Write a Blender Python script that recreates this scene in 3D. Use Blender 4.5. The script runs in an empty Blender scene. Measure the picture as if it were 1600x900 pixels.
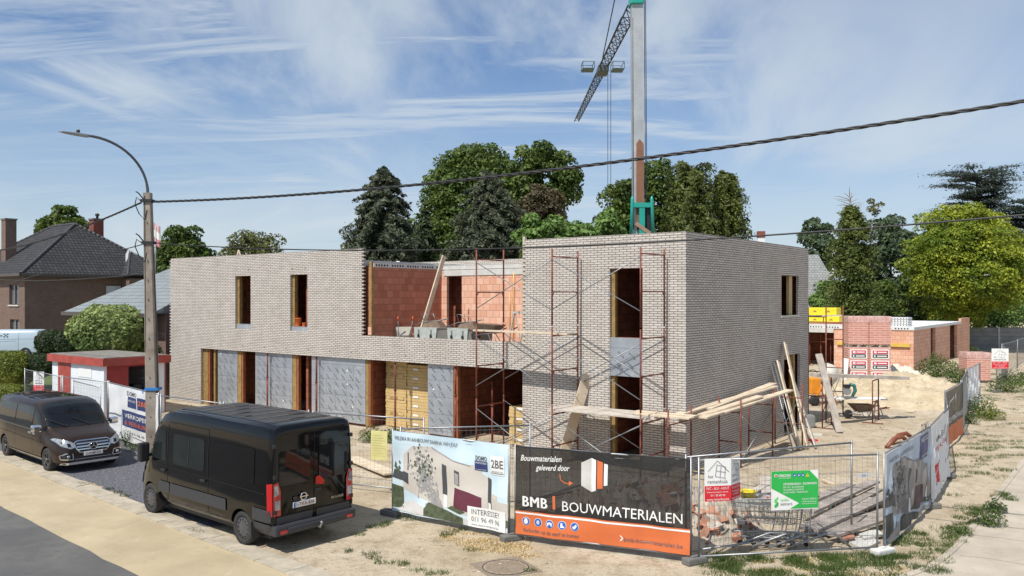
import bpy, bmesh, math, random
import numpy as np
from mathutils import Vector, Matrix
from mathutils.bvhtree import BVHTree
random.seed(7); rng = np.random.default_rng(7)
R = math.radians
S = bpy.context.scene
COL = S.collection
# ---------------------------------------------------------------- camera, sky, sun, exposure
cam = bpy.data.objects.new('camera', bpy.data.cameras.new('camera')); COL.objects.link(cam)
cam.data.lens = 36*1290/1600; cam.data.sensor_width = 36; cam.data.shift_y = 14/1600
cam.data.clip_start = .2; cam.data.clip_end = 3000
cam.location = (0, 0, 5); cam.rotation_euler = (R(90), 0, 0)
S.camera = cam
S.view_settings.view_transform = 'Standard'; S.view_settings.look = 'None'
S.view_settings.exposure = .02; S.view_settings.gamma = 1
SUN_EL = R(55); SUN_AZ = math.atan2(-.597, -.802)
w = bpy.data.worlds.new('World'); S.world = w; w.use_nodes = True
nt = w.node_tree; N = nt.nodes; N.clear()
def nn(t, **k):
    n = N.new(t)
    for a, b in k.items(): setattr(n, a, b)
    return n
Lk = lambda a, b: nt.links.new(a, b)
out = nn('ShaderNodeOutputWorld'); bg = nn('ShaderNodeBackground'); bg.inputs[1].default_value = .097
sky = nn('ShaderNodeTexSky', sky_type='NISHITA', sun_disc=False, sun_elevation=SUN_EL, sun_rotation=SUN_AZ)
sky.air_density = 1.0; sky.dust_density = .6; sky.ozone_density = 1.6
tc = nn('ShaderNodeTexCoord'); sep = nn('ShaderNodeSeparateXYZ'); Lk(tc.outputs['Generated'], sep.inputs[0])
def mth(op, a, b=None, c=None):
    n = nn('ShaderNodeMath', operation=op)
    for i, v in enumerate((a, b, c)):
        if v is None: continue
        if isinstance(v, (int, float)): n.inputs[i].default_value = v
        else: Lk(v, n.inputs[i])
    return n.outputs[0]
den = mth('ADD', mth('MAXIMUM', sep.outputs[2], 0.0), .13)
px_ = mth('DIVIDE', sep.outputs[0], den); py_ = mth('DIVIDE', sep.outputs[1], den)
cmb = nn('ShaderNodeCombineXYZ'); Lk(px_, cmb.inputs[0]); Lk(py_, cmb.inputs[1])
def cloud(rot, scl, scale, detail, dist, lo, hi, rough=.6):
    mp = nn('ShaderNodeMapping'); mp.inputs['Rotation'].default_value = (0, 0, R(rot)); mp.inputs['Scale'].default_value = scl
    Lk(cmb.outputs[0], mp.inputs[0])
    no = nn('ShaderNodeTexNoise'); no.inputs['Scale'].default_value = scale; no.inputs['Detail'].default_value = detail
    no.inputs['Roughness'].default_value = rough; no.inputs['Distortion'].default_value = dist
    Lk(mp.outputs[0], no.inputs['Vector'])
    r = nn('ShaderNodeMapRange', interpolation_type='SMOOTHSTEP'); r.inputs[1].default_value = lo; r.inputs[2].default_value = hi
    Lk(no.outputs[0], r.inputs[0]); return r.outputs[0]
c1 = cloud(118, (1.0, .5, 1), .95, 10, .8, .31, .63, .58)
c2 = cloud(-14, (.34, 1.5, 1), 2.1, 10, .7, .39, .62, .64)
c3 = cloud(60, (1, .8, 1), .5, 3, .3, .36, .60, .5)
cc = mth('MULTIPLY', mth('MAXIMUM', c1, mth('MULTIPLY', c2, .85)), mth('ADD', mth('MULTIPLY', c3, .45), .6))
cc = mth('MULTIPLY', mth('MINIMUM', cc, 1.0), .78)
hz = mth('MULTIPLY', mth('POWER', mth('SUBTRACT', 1.0, mth('MINIMUM', mth('MULTIPLY', mth('ABSOLUTE', sep.outputs[2]), 3.0), 1.0)), 1.3), .68)
cc = mth('MAXIMUM', cc, mth('ADD', hz, mth('MULTIPLY', cc, .35)))
mx = nn('ShaderNodeMix', data_type='RGBA'); Lk(cc, mx.inputs[0]); 
mul = nn('ShaderNodeMix', data_type='RGBA', blend_type='MULTIPLY'); mul.inputs[0].default_value = 1
Lk(sky.outputs[0], mul.inputs[6]); mul.inputs[7].default_value = (.66, .91, 1.18, 1)
Lk(mul.outputs[2], mx.inputs[6]); mx.inputs[7].default_value = (6.9, 7.6, 8.1, 1)
Lk(mx.outputs[2], bg.inputs[0]); Lk(bg.outputs[0], out.inputs[0])
sl = bpy.data.lights.new('sun', 'SUN'); sl.energy = 5.0; sl.angle = R(.53); sl.color = (1, .955, .88)
so = bpy.data.objects.new('sun', sl); COL.objects.link(so)
_d = Vector((.597, .802, -math.tan(SUN_EL)*1.007)).normalized()
so.rotation_euler = _d.to_track_quat('-Z', 'Y').to_euler(); so.location = (-20, -30, 60)
# ---------------------------------------------------------------- the plan frame of the site: x along the long front, y into the plot
F_, YH, CH = 1290., 464., 5.0
UX = np.array([.7903, -.6127]); VY = np.array([.6127, .7903]); C0 = np.array([4.9275, 23.3696])
ANG = math.atan2(UX[1], UX[0])
def W(x, y, z=0): p = C0+UX*x+VY*y; return Vector((p[0], p[1], z))
def G(px, py, z=0): d = (CH-z)*F_/(py-YH); return Vector(((px-800)/F_*d, d, z))
def PD(px, py, d): return Vector(((px-800)/F_*d, d, CH-(py-YH)*d/F_))
def fx(px, y=0):
    a = (px-800)/F_; p = C0+VY*y; return (a*p[1]-p[0])/(UX[0]-a*UX[1])
def fy(px, x=0):
    a = (px-800)/F_; p = C0+UX*x; return (a*p[1]-p[0])/(VY[0]-a*VY[1])
def fz(px, py, y=0):
    x = fx(px, y); return CH-(py-YH)*(C0+UX*x+VY*y)[1]/F_
def toL(p): r = np.array([p[0], p[1]])-C0; return Vector((r@UX, r@VY, p[2]))
def terr(x, y):
    a = min(max((y-36)/16, 0), 1); b = min(max((-x-19)/7, 0), 1)
    return .8*(a*a*(3-2*a))*(b*b*(3-2*b))
# ---------------------------------------------------------------- materials
MATS = {}
def mat(name, col, rough=.8, metal=0, var=.12, vs=3, bump=0, bs=40, col2=None, spec=None, coat=0, alpha=None, trans=0, island=0, det=5, stain=None):
    if name in MATS: return MATS[name]
    m = bpy.data.materials.new(name); m.use_nodes = True; MATS[name] = m
    t = m.node_tree; p = t.nodes['Principled BSDF']; l = t.links.new
    p.inputs['Roughness'].default_value = rough; p.inputs['Metallic'].default_value = metal
    if spec is not None: p.inputs['Specular IOR Level'].default_value = spec
    if coat: p.inputs['Coat Weight'].default_value = coat; p.inputs['Coat Roughness'].default_value = .04
    if trans: p.inputs['Transmission Weight'].default_value = trans
    tcn = t.nodes.new('ShaderNodeTexCoord')
    no = t.nodes.new('ShaderNodeTexNoise'); no.inputs['Scale'].default_value = vs; no.inputs['Detail'].default_value = det; no.inputs['Roughness'].default_value = .6
    l(tcn.outputs['Object'], no.inputs['Vector'])
    mr = t.nodes.new('ShaderNodeMapRange'); mr.inputs[1].default_value = .3; mr.inputs[2].default_value = .7; l(no.outputs[0], mr.inputs[0])
    mx = t.nodes.new('ShaderNodeMix'); mx.data_type = 'RGBA'
    a = [c*(1-var) for c in col]; b = list(col2) if col2 else [min(1, c*(1+var)) for c in col]
    mx.inputs[6].default_value = (*a, 1); mx.inputs[7].default_value = (*b, 1); l(mr.outputs[0], mx.inputs[0])
    last = mx.outputs[2]
    for sc_, lo_, hi_, cs_, am_ in (stain or ()):
        n3 = t.nodes.new('ShaderNodeTexNoise'); n3.inputs['Scale'].default_value = sc_; n3.inputs['Detail'].default_value = 9; n3.inputs['Roughness'].default_value = .7; n3.inputs['Distortion'].default_value = .5
        l(tcn.outputs['Object'], n3.inputs['Vector']); r3 = t.nodes.new('ShaderNodeMapRange'); r3.inputs[1].default_value = lo_; r3.inputs[2].default_value = hi_; r3.inputs[4].default_value = am_; l(n3.outputs[0], r3.inputs[0])
        m3 = t.nodes.new('ShaderNodeMix'); m3.data_type = 'RGBA'; l(r3.outputs[0], m3.inputs[0]); l(last, m3.inputs[6]); m3.inputs[7].default_value = (*cs_, 1); last = m3.outputs[2]
    if island:
        ge = t.nodes.new('ShaderNodeNewGeometry'); h = t.nodes.new('ShaderNodeHueSaturation')
        q = t.nodes.new('ShaderNodeMapRange'); q.inputs[3].default_value = 1-island; q.inputs[4].default_value = 1+island
        l(ge.outputs['Random Per Island'], q.inputs[0]); l(q.outputs[0], h.inputs['Value']); l(last, h.inputs['Color']); last = h.outputs[0]
    l(last, p.inputs['Base Color'])
    if bump:
        nb = t.nodes.new('ShaderNodeTexNoise'); nb.inputs['Scale'].default_value = bs; nb.inputs['Detail'].default_value = 5
        l(tcn.outputs['Object'], nb.inputs['Vector'])
        bu = t.nodes.new('ShaderNodeBump'); bu.inputs['Strength'].default_value = min(1, bump*20); bu.inputs['Distance'].default_value = bump
        l(nb.outputs[0], bu.inputs['Height']); l(bu.outputs[0], p.inputs['Normal'])
    if alpha is not None: p.inputs['Alpha'].default_value = alpha
    return m
def brick(name, c1, c2, mortar, bw, rh, ms, off=.5, bump=.006, stain=.15, stainc=None, bias=0):
    m = bpy.data.materials.new(name); m.use_nodes = True; MATS[name] = m
    t = m.node_tree; p = t.nodes['Principled BSDF']; l = t.links.new; p.inputs['Roughness'].default_value = .9
    tcn = t.nodes.new('ShaderNodeTexCoord'); b = t.nodes.new('ShaderNodeTexBrick'); b.offset = off; b.squash = 1
    b.inputs['Scale'].default_value = 1; b.inputs['Brick Width'].default_value = bw; b.inputs['Row Height'].default_value = rh
    b.inputs['Mortar Size'].default_value = ms; b.inputs['Mortar Smooth'].default_value = .15; b.inputs['Bias'].default_value = bias
    b.inputs['Color1'].default_value = (*c1, 1); b.inputs['Color2'].default_value = (*c2, 1); b.inputs['Mortar'].default_value = (*mortar, 1)
    l(tcn.outputs['UV'], b.inputs['Vector'])
    no = t.nodes.new('ShaderNodeTexNoise'); no.inputs['Scale'].default_value = 1.1; no.inputs['Detail'].default_value = 7; no.inputs['Roughness'].default_value = .65
    l(tcn.outputs['UV'], no.inputs['Vector'])
    mr = t.nodes.new('ShaderNodeMapRange'); mr.inputs[1].default_value = .3; mr.inputs[2].default_value = .72; l(no.outputs[0], mr.inputs[0])
    mx = t.nodes.new('ShaderNodeMix'); mx.data_type = 'RGBA'; mx.blend_type = 'MULTIPLY'
    mm = t.nodes.new('ShaderNodeMath'); mm.operation = 'MULTIPLY'; mm.inputs[1].default_value = stain*2; l(mr.outputs[0], mm.inputs[0]); l(mm.outputs[0], mx.inputs[0])
    l(b.outputs[0], mx.inputs[6]); mx.inputs[7].default_value = (*(stainc or (.6, .55, .5)), 1)
    l(mx.outputs[2], p.inputs['Base Color'])
    n2 = t.nodes.new('ShaderNodeTexNoise'); n2.inputs['Scale'].default_value = 55; n2.inputs['Detail'].default_value = 3; l(tcn.outputs['UV'], n2.inputs['Vector'])
    s = t.nodes.new('ShaderNodeMath'); s.operation = 'MULTIPLY_ADD'; s.inputs[1].default_value = -1; l(b.outputs['Fac'], s.inputs[0])
    q = t.nodes.new('ShaderNodeMath'); q.operation = 'MULTIPLY'; q.inputs[1].default_value = .5; l(n2.outputs[0], q.inputs[0]); l(q.outputs[0], s.inputs[2])
    bu = t.nodes.new('ShaderNodeBump'); bu.inputs['Distance'].default_value = bump; bu.inputs['Strength'].default_value = 1
    l(s.outputs[0], bu.inputs['Height']); l(bu.outputs[0], p.inputs['Normal'])
    return m
def leafmat(name, c, c2, isl=.35):
    m = bpy.data.materials.new(name); m.use_nodes = True; t = m.node_tree; l = t.links.new
    t.nodes.clear(); o = t.nodes.new('ShaderNodeOutputMaterial'); ad = t.nodes.new('ShaderNodeMixShader'); ad.inputs[0].default_value = .28
    d = t.nodes.new('ShaderNodeBsdfPrincipled'); d.inputs['Roughness'].default_value = .55; d.inputs['Specular IOR Level'].default_value = .3
    tr = t.nodes.new('ShaderNodeBsdfTranslucent')
    tcn = t.nodes.new('ShaderNodeTexCoord'); no = t.nodes.new('ShaderNodeTexNoise'); no.inputs['Scale'].default_value = .45; no.inputs['Detail'].default_value = 3
    l(tcn.outputs['Object'], no.inputs['Vector'])
    mr = t.nodes.new('ShaderNodeMapRange'); mr.inputs[1].default_value = .35; mr.inputs[2].default_value = .65; l(no.outputs[0], mr.inputs[0])
    mx = t.nodes.new('ShaderNodeMix'); mx.data_type = 'RGBA'; mx.inputs[6].default_value = (*c, 1); mx.inputs[7].default_value = (*c2, 1); l(mr.outputs[0], mx.inputs[0])
    ge = t.nodes.new('ShaderNodeNewGeometry'); h = t.nodes.new('ShaderNodeHueSaturation'); q = t.nodes.new('ShaderNodeMapRange')
    q.inputs[3].default_value = 1-isl; q.inputs[4].default_value = 1+isl
    l(ge.outputs['Random Per Island'], q.inputs[0]); l(q.outputs[0], h.inputs['Value']); l(mx.outputs[2], h.inputs['Color'])
    l(h.outputs[0], d.inputs['Base Color']); l(h.outputs[0], tr.inputs[0]); l(d.outputs[0], ad.inputs[1]); l(tr.outputs[0], ad.inputs[2]); l(ad.outputs[0], o.inputs[0])
    return m
# ---------------------------------------------------------------- mesh building
class MB:
    def __init__(s): s.bm = bmesh.new(); s.m = 0
    def _f(s, vs):
        try: f = s.bm.faces.new(vs); f.material_index = s.m; return f
        except ValueError: return None
    def box(s, a, b, M=None):
        x0, y0, z0 = a; x1, y1, z1 = b
        v = [s.bm.verts.new((M @ Vector(c)) if M else c) for c in ((x0,y0,z0),(x1,y0,z0),(x1,y1,z0),(x0,y1,z0),(x0,y0,z1),(x1,y0,z1),(x1,y1,z1),(x0,y1,z1))]
        for q in ((0,3,2,1),(4,5,6,7),(0,1,5,4),(1,2,6,5),(2,3,7,6),(3,0,4,7)): s._f([v[i] for i in q])
        return s
    def bbox(s, a, b, r=.02, M=None):   # bevelled box
        t = bmesh.new(); bmesh.ops.create_cube(t, size=1)
        c = [(a[i]+b[i])/2 for i in range(3)]; d = [b[i]-a[i] for i in range(3)]
        for v in t.verts: v.co = Vector([c[i]+v.co[i]*d[i] for i in range(3)])
        bmesh.ops.bevel(t, geom=t.edges[:], offset=r, segments=2, affect='EDGES', profile=.6)
        s.merge(t, M); t.free(); return s
    def merge(s, t, M=None):
        mp = {}
        for v in t.verts: mp[v] = s.bm.verts.new((M @ v.co) if M else v.co)
        for f in t.faces:
            g = s._f([mp[v] for v in f.verts])
            if g: g.smooth = f.smooth
        return s
    def beam(s, a, b, w, h, up=(0,0,1)):
        a, b = Vector(a), Vector(b); d = (b-a); L = d.length; d.normalize(); u = Vector(up)
        sd = d.cross(u)
        if sd.length < 1e-4: sd = d.cross(Vector((1,0,0)))
        sd.normalize(); u = sd.cross(d)
        M = Matrix((( sd.x, d.x, u.x, a.x),(sd.y, d.y, u.y, a.y),(sd.z, d.z, u.z, a.z),(0,0,0,1)))
        return s.box((-w/2, 0, -h/2), (w/2, L, h/2), M)
    def tube(s, pts, r, n=8, cap=True, close=False):
        pts = [Vector(p) for p in pts]; k = len(pts); rr = r if isinstance(r, (list, tuple)) else [r]*k
        rings = []; prev = None
        for i, p in enumerate(pts):
            d = (pts[min(i+1, k-1)]-pts[max(i-1, 0)])
            if close: d = pts[(i+1) % k]-pts[i-1]
            d.normalize()
            if prev is None:
                a = d.cross(Vector((0,0,1)))
                if a.length < .05: a = d.cross(Vector((1,0,0)))
            else: a = prev-d*prev.dot(d)
            a.normalize(); prev = a; b = d.cross(a)
            rings.append([s.bm.verts.new(p+(a*math.cos(t)+b*math.sin(t))*rr[i]) for t in [2*math.pi*j/n for j in range(n)]])
        rng_ = range(k if close else k-1)
        for i in rng_:
            A, B = rings[i], rings[(i+1) % k]
            for j in range(n):
                f = s._f([A[j], A[(j+1) % n], B[(j+1) % n], B[j]])
                if f and n > 5: f.smooth = True
        if cap and not close: s._f(rings[0][::-1]); s._f(rings[-1])
        return s
    def lathe(s, prof, c=(0,0,0), axis='z', n=20, M=None):   # prof: (r, h)
        rings = []
        for r, h in prof:
            ring = []
            for j in range(n):
                t = 2*math.pi*j/n; x, y = r*math.cos(t), r*math.sin(t)
                p = {'z': (x, y, h), 'y': (x, h, y), 'x': (h, x, y)}[axis]
                p = Vector(p)+Vector(c); ring.append(s.bm.verts.new((M @ p) if M else p))
            rings.append(ring)
        for A, B in zip(rings, rings[1:]):
            for j in range(n):
                f = s._f([A[j], A[(j+1) % n], B[(j+1) % n], B[j]])
                if f: f.smooth = True
        s._f(rings[0][::-1]); s._f(rings[-1]); return s
    def prism(s, pts, ext, M=None):     # pts 3d polygon, extruded by ext
        e = Vector(ext); a = [s.bm.verts.new((M @ Vector(p)) if M else p) for p in pts]
        b = [s.bm.verts.new((M @ (Vector(p)+e)) if M else Vector(p)+e) for p in pts]
        s._f(a[::-1]); s._f(b); k = len(pts)
        for i in range(k): s._f([a[i], a[(i+1) % k], b[(i+1) % k], b[i]])
        return s
    def quad(s, *p): s._f([s.bm.verts.new(q) for q in p]); return s
    def slab(s, xs, zs, solid, y0, y1, axis='y'):   # wall with holes, one closed mesh
        vd = {}
        def V(i, j, y):
            k = (i, j, y)
            if k not in vd:
                c = (xs[i], y, zs[j]) if axis == 'y' else ((y, xs[i], zs[j]) if axis == 'x' else (xs[i], zs[j], y)); vd[k] = s.bm.verts.new(c)
            return vd[k]
        nx, nz = len(xs)-1, len(zs)-1
        g = [[solid((xs[i]+xs[i+1])/2, (zs[j]+zs[j+1])/2) for j in range(nz)] for i in range(nx)]
        at = lambda i, j: 0 <= i < nx and 0 <= j < nz and g[i][j]
        for i in range(nx):
            for j in range(nz):
                if not g[i][j]: continue
                s._f([V(i,j,y0), V(i+1,j,y0), V(i+1,j+1,y0), V(i,j+1,y0)]); s._f([V(i,j,y1), V(i,j+1,y1), V(i+1,j+1,y1), V(i+1,j,y1)])
                if not at(i-1, j): s._f([V(i,j,y0), V(i,j+1,y0), V(i,j+1,y1), V(i,j,y1)])
                if not at(i+1, j): s._f([V(i+1,j,y0), V(i+1,j,y1), V(i+1,j+1,y1), V(i+1,j+1,y0)])
                if not at(i, j-1): s._f([V(i,j,y0), V(i,j,y1), V(i+1,j,y1), V(i+1,j,y0)])
                if not at(i, j+1): s._f([V(i,j+1,y0), V(i+1,j+1,y0), V(i+1,j+1,y1), V(i,j+1,y1)])
        return s
    def wall(s, x0, x1, z0, z1, holes, y0, y1, axis='y'):
        xs = sorted({x0, x1, *[h[0] for h in holes], *[h[1] for h in holes]}); zs = sorted({z0, z1, *[h[2] for h in holes], *[h[3] for h in holes]})
        xs = [x for x in xs if x0 <= x <= x1]; zs = [z for z in zs if z0 <= z <= z1]
        return s.slab(xs, zs, lambda x, z: not any(h[0] < x < h[1] and h[2] < z < h[3] for h in holes), y0, y1, axis)
    def build(s, name, mats, parent=None, loc=None, rot=0, wloc=False, smooth=None, fixn=True):
        bm = s.bm
        if fixn and len(bm.faces) < 60000: bmesh.ops.recalc_face_normals(bm, faces=bm.faces)
        off = Vector((0,0,0))
        if wloc and parent is not None: off = -Vector(parent.location)
        elif parent is None and loc is None:
            bb = [v.co for v in bm.verts]; mn = [min(v[i] for v in bb) for i in range(3)]; mxx = [max(v[i] for v in bb) for i in range(3)]
            loc = ((mn[0]+mxx[0])/2, (mn[1]+mxx[1])/2, mn[2]); off = -Vector(loc)
        uv = bm.loops.layers.uv.new('UVMap')
        for f in bm.faces:
            n = f.normal; ax, ay, az = abs(n.x), abs(n.y), abs(n.z)
            for l in f.loops:
                c = l.vert.co
                l[uv].uv = (c.x, c.y) if az >= ax and az >= ay else ((c.y, c.z) if ax > ay else (c.x, c.z))
            if smooth is not None: f.smooth = smooth
        if off.length: 
            for v in bm.verts: v.co += off
        me = bpy.data.meshes.new(name); bm.to_mesh(me); bm.free()
        for m in (mats if isinstance(mats, (list, tuple)) else [mats]): me.materials.append(m)
        o = bpy.data.objects.new(name, me); COL.objects.link(o)
        if parent is not None: o.parent = parent
        elif loc is not None: o.location = loc; o.rotation_euler = (0, 0, rot)
        return o
def tag(o, label=None, cat=None, group=None, kind=None):
    if label: o['label'] = label
    if cat: o['category'] = cat
    if group: o['group'] = group
    if kind: o['kind'] = kind
    return o
def T(name, label, cat, loc=(0,0,0), rot=0, group=None):
    o = bpy.data.objects.new(name, None); COL.objects.link(o); o.empty_display_size = .2
    o.location = loc; o.rotation_euler = (0, 0, rot); return tag(o, label, cat, group)
def kids(o): return [c for c in bpy.data.objects if c.parent == o]
def copy_tree(o, loc, rot, label=None, parent=None):
    c = o.copy(); COL.objects.link(c)
    if parent is not None: c.parent = parent
    else:
        c.location = loc; c.rotation_euler = (0, 0, rot)
        if label: c['label'] = label
    for k in kids(o): copy_tree(k, None, 0, None, c)
    return c
_tc = {}
def text_bm(s, size, bold=0, align='LEFT', shear=0, sp=1):
    cu = bpy.data.curves.new('t', 'FONT'); cu.body = s; cu.size = size; cu.align_x = align; cu.offset = bold*size; cu.shear = shear; cu.space_character = sp
    cu.resolution_u = 2
    ob = bpy.data.objects.new('t', cu); COL.objects.link(ob)
    dg = bpy.context.evaluated_depsgraph_get(); me = bpy.data.meshes.new_from_object(ob.evaluated_get(dg))
    bm = bmesh.new(); bm.from_mesh(me); bpy.data.objects.remove(ob); bpy.data.curves.remove(cu); bpy.data.meshes.remove(me)
    return bm
class Print:    # a printed sheet: cloth or board with its layers of print, x along, z up, front towards -y
    def __init__(s, w, h, mats, wave=0, thick=.004, grid=.12, fn=None):
        s.mb = MB(); s.mats = mats; s.w = w; s.h = h; s.wave = wave; s.thick = thick; s.fn = fn
        nx = max(1, int(w/grid)) if (wave or fn) else 1; nz = max(1, int(h/grid)) if (wave or fn) else 1
        s.mb.m = 0
        s.mb.slab([w*i/nx for i in range(nx+1)], [h*j/nz for j in range(nz+1)], lambda x, z: True, 0, thick)
    def poly(s, pts, m, layer=1):
        t = bmesh.new(); vs = [t.verts.new((p[0], -.004*layer, p[1])) for p in pts]; t.faces.new(vs)
        if s.wave or s.fn:
            bmesh.ops.triangulate(t, faces=t.faces[:])
            for _ in range(6):
                e = [e for e in t.edges if e.calc_length() > .11]
                if not e: break
                bmesh.ops.subdivide_edges(t, edges=e, cuts=1); bmesh.ops.triangulate(t, faces=[f for f in t.faces if len(f.verts) > 3])
        s.mb.m = m; s.mb.merge(t); t.free()
    def rect(s, x0, z0, x1, z1, m, layer=1): s.poly([(x0,z0),(x1,z0),(x1,z1),(x0,z1)], m, layer)
    def circ(s, x, z, r, m, layer=1, n=20): s.poly([(x+r*math.cos(2*math.pi*i/n), z+r*math.sin(2*math.pi*i/n)) for i in range(n)], m, layer)
    def line(s, x0, z0, x1, z1, w, m, layer=1):
        d = Vector((x1-x0, z1-z0)); n = Vector((-d.y, d.x)).normalized()*w/2
        s.poly([(x0+n.x, z0+n.y), (x1+n.x, z1+n.y), (x1-n.x, z1-n.y), (x0-n.x, z0-n.y)], m, layer)
    def text(s, st, x, z, size, m, layer=2, bold=0, align='LEFT', shear=0, rot=0, width=None, sp=1):
        t = text_bm(st, size, bold, align, shear, sp)
        k = 1
        if width and t.verts:
            xs = [v.co.x for v in t.verts]; k = width/(max(xs)-min(xs))
        M = Matrix.Translation((x, -.004*layer, z)) @ Matrix.Rotation(-rot, 4, 'Y') @ Matrix(((k,0,0,0),(0,0,-1,0),(0,1,0,0),(0,0,0,1)))
        M = Matrix.Translation((x, -.004*layer, z)) @ Matrix.Rotation(-rot, 4, 'Y') @ Matrix(((k,0,0,0),(0,0,0,0),(0,1,0,0),(0,0,0,1)))
        s.mb.m = m
        for v in t.verts: v.co.z = 0
        s.mb.merge(t, M); t.free()
    def done(s, name, parent=None, loc=None, rot=0):
        for v in s.mb.bm.verts:
            x, z = v.co.x, v.co.z
            if s.wave: v.co.y += s.wave*(math.sin(x*5.1+z*1.7)+.6*math.sin(z*7.3-x*2.2)+.5*math.sin(x*11.3+2))
            if s.fn: v.co = Vector(s.fn(v.co.x, v.co.y, v.co.z))
        return s.mb.build(name, s.mats, parent, loc=loc, rot=rot, fixn=False)
# ---------------------------------------------------------------- base materials
steel = mat('galvanised', (.30,.31,.32), .45, .7, .15, 20)
redst = mat('red_oxide', (.17,.035,.022), .6, .1, .35, 9, col2=(.27,.075,.045))
wood = mat('raw_wood', (.62,.5,.36), .8, 0, .2, 4, .001, 30, col2=(.74,.62,.46), island=.12)
oldwood = mat('grey_wood', (.46,.40,.34), .85, 0, .2, 3, .001, 25, col2=(.64,.575,.50), island=.18)
post_y = mat('laminated_post', (.27,.165,.05), .7, 0, .25, 6, col2=(.36,.23,.08))
post_r = mat('red_timber', (.28,.09,.035), .75, 0, .25, 6)
concrete = mat('concrete', (.38,.37,.34), .9, 0, .15, 2.5, .003, 40)
lconc = mat('light_concrete', (.55,.54,.5), .85, 0, .12, 4, .002, 40)
dconc = mat('dark_concrete', (.16,.155,.145), .9, 0, .2, 5, .003, 40)
white = mat('white_paint', (.78,.78,.76), .5, 0, .03, 3)
black = mat('black_plastic', (.018,.018,.02), .5, 0, .1)
dark = mat('dark_void', (.012,.011,.01), .9)
rubber = mat('rubber', (.028,.027,.026), .8, 0, .2, 12)
chrome = mat('chrome', (.75,.76,.78), .12, 1, .02)
foil = mat('foil_facing', (.40,.43,.47), .38, .45, .14, 1.5, .006, 3.5, stain=((2.2,.56,.66,(.52,.55,.58),.7),(.9,.56,.62,(.33,.35,.38),.5)))
tape = mat('joint_tape', (.22,.24,.27), .5, .2)
mark = mat('dark_print', (.13,.14,.16), .6)
orange = mat('orange_pot', (.75,.17,.04), .6)
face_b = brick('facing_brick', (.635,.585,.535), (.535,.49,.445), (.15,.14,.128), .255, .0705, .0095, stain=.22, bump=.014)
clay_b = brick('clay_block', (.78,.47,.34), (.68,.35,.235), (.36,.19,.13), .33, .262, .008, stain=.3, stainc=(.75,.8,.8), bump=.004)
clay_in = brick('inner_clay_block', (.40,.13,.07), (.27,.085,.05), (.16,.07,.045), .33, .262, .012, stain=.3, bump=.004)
# ---------------------------------------------------------------- ground sheets
def ground_mat():
    m = bpy.data.materials.new('ground_dirt'); m.use_nodes = True; t = m.node_tree; l = t.links.new; p = t.nodes['Principled BSDF']; p.inputs['Roughness'].default_value = .95
    p.inputs['Specular IOR Level'].default_value = .15
    tcn = t.nodes.new('ShaderNodeTexCoord')
    def no(sc, de, ro=.6, di=0):
        n = t.nodes.new('ShaderNodeTexNoise'); n.inputs['Scale'].default_value = sc; n.inputs['Detail'].default_value = de; n.inputs['Roughness'].default_value = ro; n.inputs['Distortion'].default_value = di
        l(tcn.outputs['Object'], n.inputs['Vector']); return n.outputs[0]
    def mr(v, a, b, c=0, d=1):
        q = t.nodes.new('ShaderNodeMapRange'); q.inputs[1].default_value = a; q.inputs[2].default_value = b; q.inputs[3].default_value = c; q.inputs[4].default_value = d; l(v, q.inputs[0]); return q.outputs[0]
    def mix(f, a, b):
        x = t.nodes.new('ShaderNodeMix'); x.data_type = 'RGBA'; l(f, x.inputs[0])
        for i, c in ((6, a), (7, b)):
            if isinstance(c, tuple): x.inputs[i].default_value = (*c, 1)
            else: l(c, x.inputs[i])
        return x.outputs[2]
    c = mix(mr(no(.35, 6), .35, .65), (.42,.335,.225), (.55,.47,.355))
    c = mix(mr(no(1.7, 9, .72), .48, .66), c, (.31,.24,.155))
    c = mix(mr(no(11, 6, .75), .54, .66), c, (.25,.21,.15))
    c = mix(mr(no(38, 2, .7), .60, .68), c, (.66,.61,.52))
    c = mix(mr(no(.8, 9, .72, .6), .62, .68, 0, .75), c, (.10,.105,.04))
    l(c, p.inputs['Base Color'])
    bu = t.nodes.new('ShaderNodeBump'); bu.inputs['Distance'].default_value = .05; bu.inputs['Strength'].default_value = .9; l(no(9, 9, .72), bu.inputs['Height']); l(bu.outputs[0], p.inputs['Normal'])
    return m
gm = ground_mat()
asph = mat('asphalt', (.085,.083,.082), .9, 0, .12, .8, .004, 120, col2=(.115,.112,.108), stain=((.5,.5,.62,(.14,.135,.125),.7),(60,.55,.7,(.2,.19,.18),.6),(3,.6,.68,(.05,.05,.05),.6)))
lane = mat('beige_lane', (.40,.32,.20), .9, 0, .07, .6, .002, 150, col2=(.48,.395,.255), stain=((.7,.5,.68,(.33,.27,.18),.6),(5,.58,.68,(.26,.21,.14),.45),(70,.58,.7,(.6,.53,.4),.6),(1.6,.6,.66,(.55,.47,.34),.5)))
gutter = mat('gutter_stone', (.40,.345,.26), .9, 0, .25, 3, .01, 25, col2=(.50,.44,.34))
street = mat('street_concrete', (.44,.375,.29), .9, 0, .12, .9, .003, 90, col2=(.52,.455,.365), stain=((.6,.48,.66,(.33,.29,.235),.7),(6,.58,.68,(.24,.21,.17),.5),(60,.58,.7,(.6,.56,.48),.6)))
gravel = mat('gravel_grey', (.07,.07,.08), .9, 0, .75, 16, .03, 22, col2=(.19,.19,.212))
lawnm = mat('lawn_green', (.07,.12,.025), .95, 0, .3, 2, .03, 40, col2=(.13,.18,.05))
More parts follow.
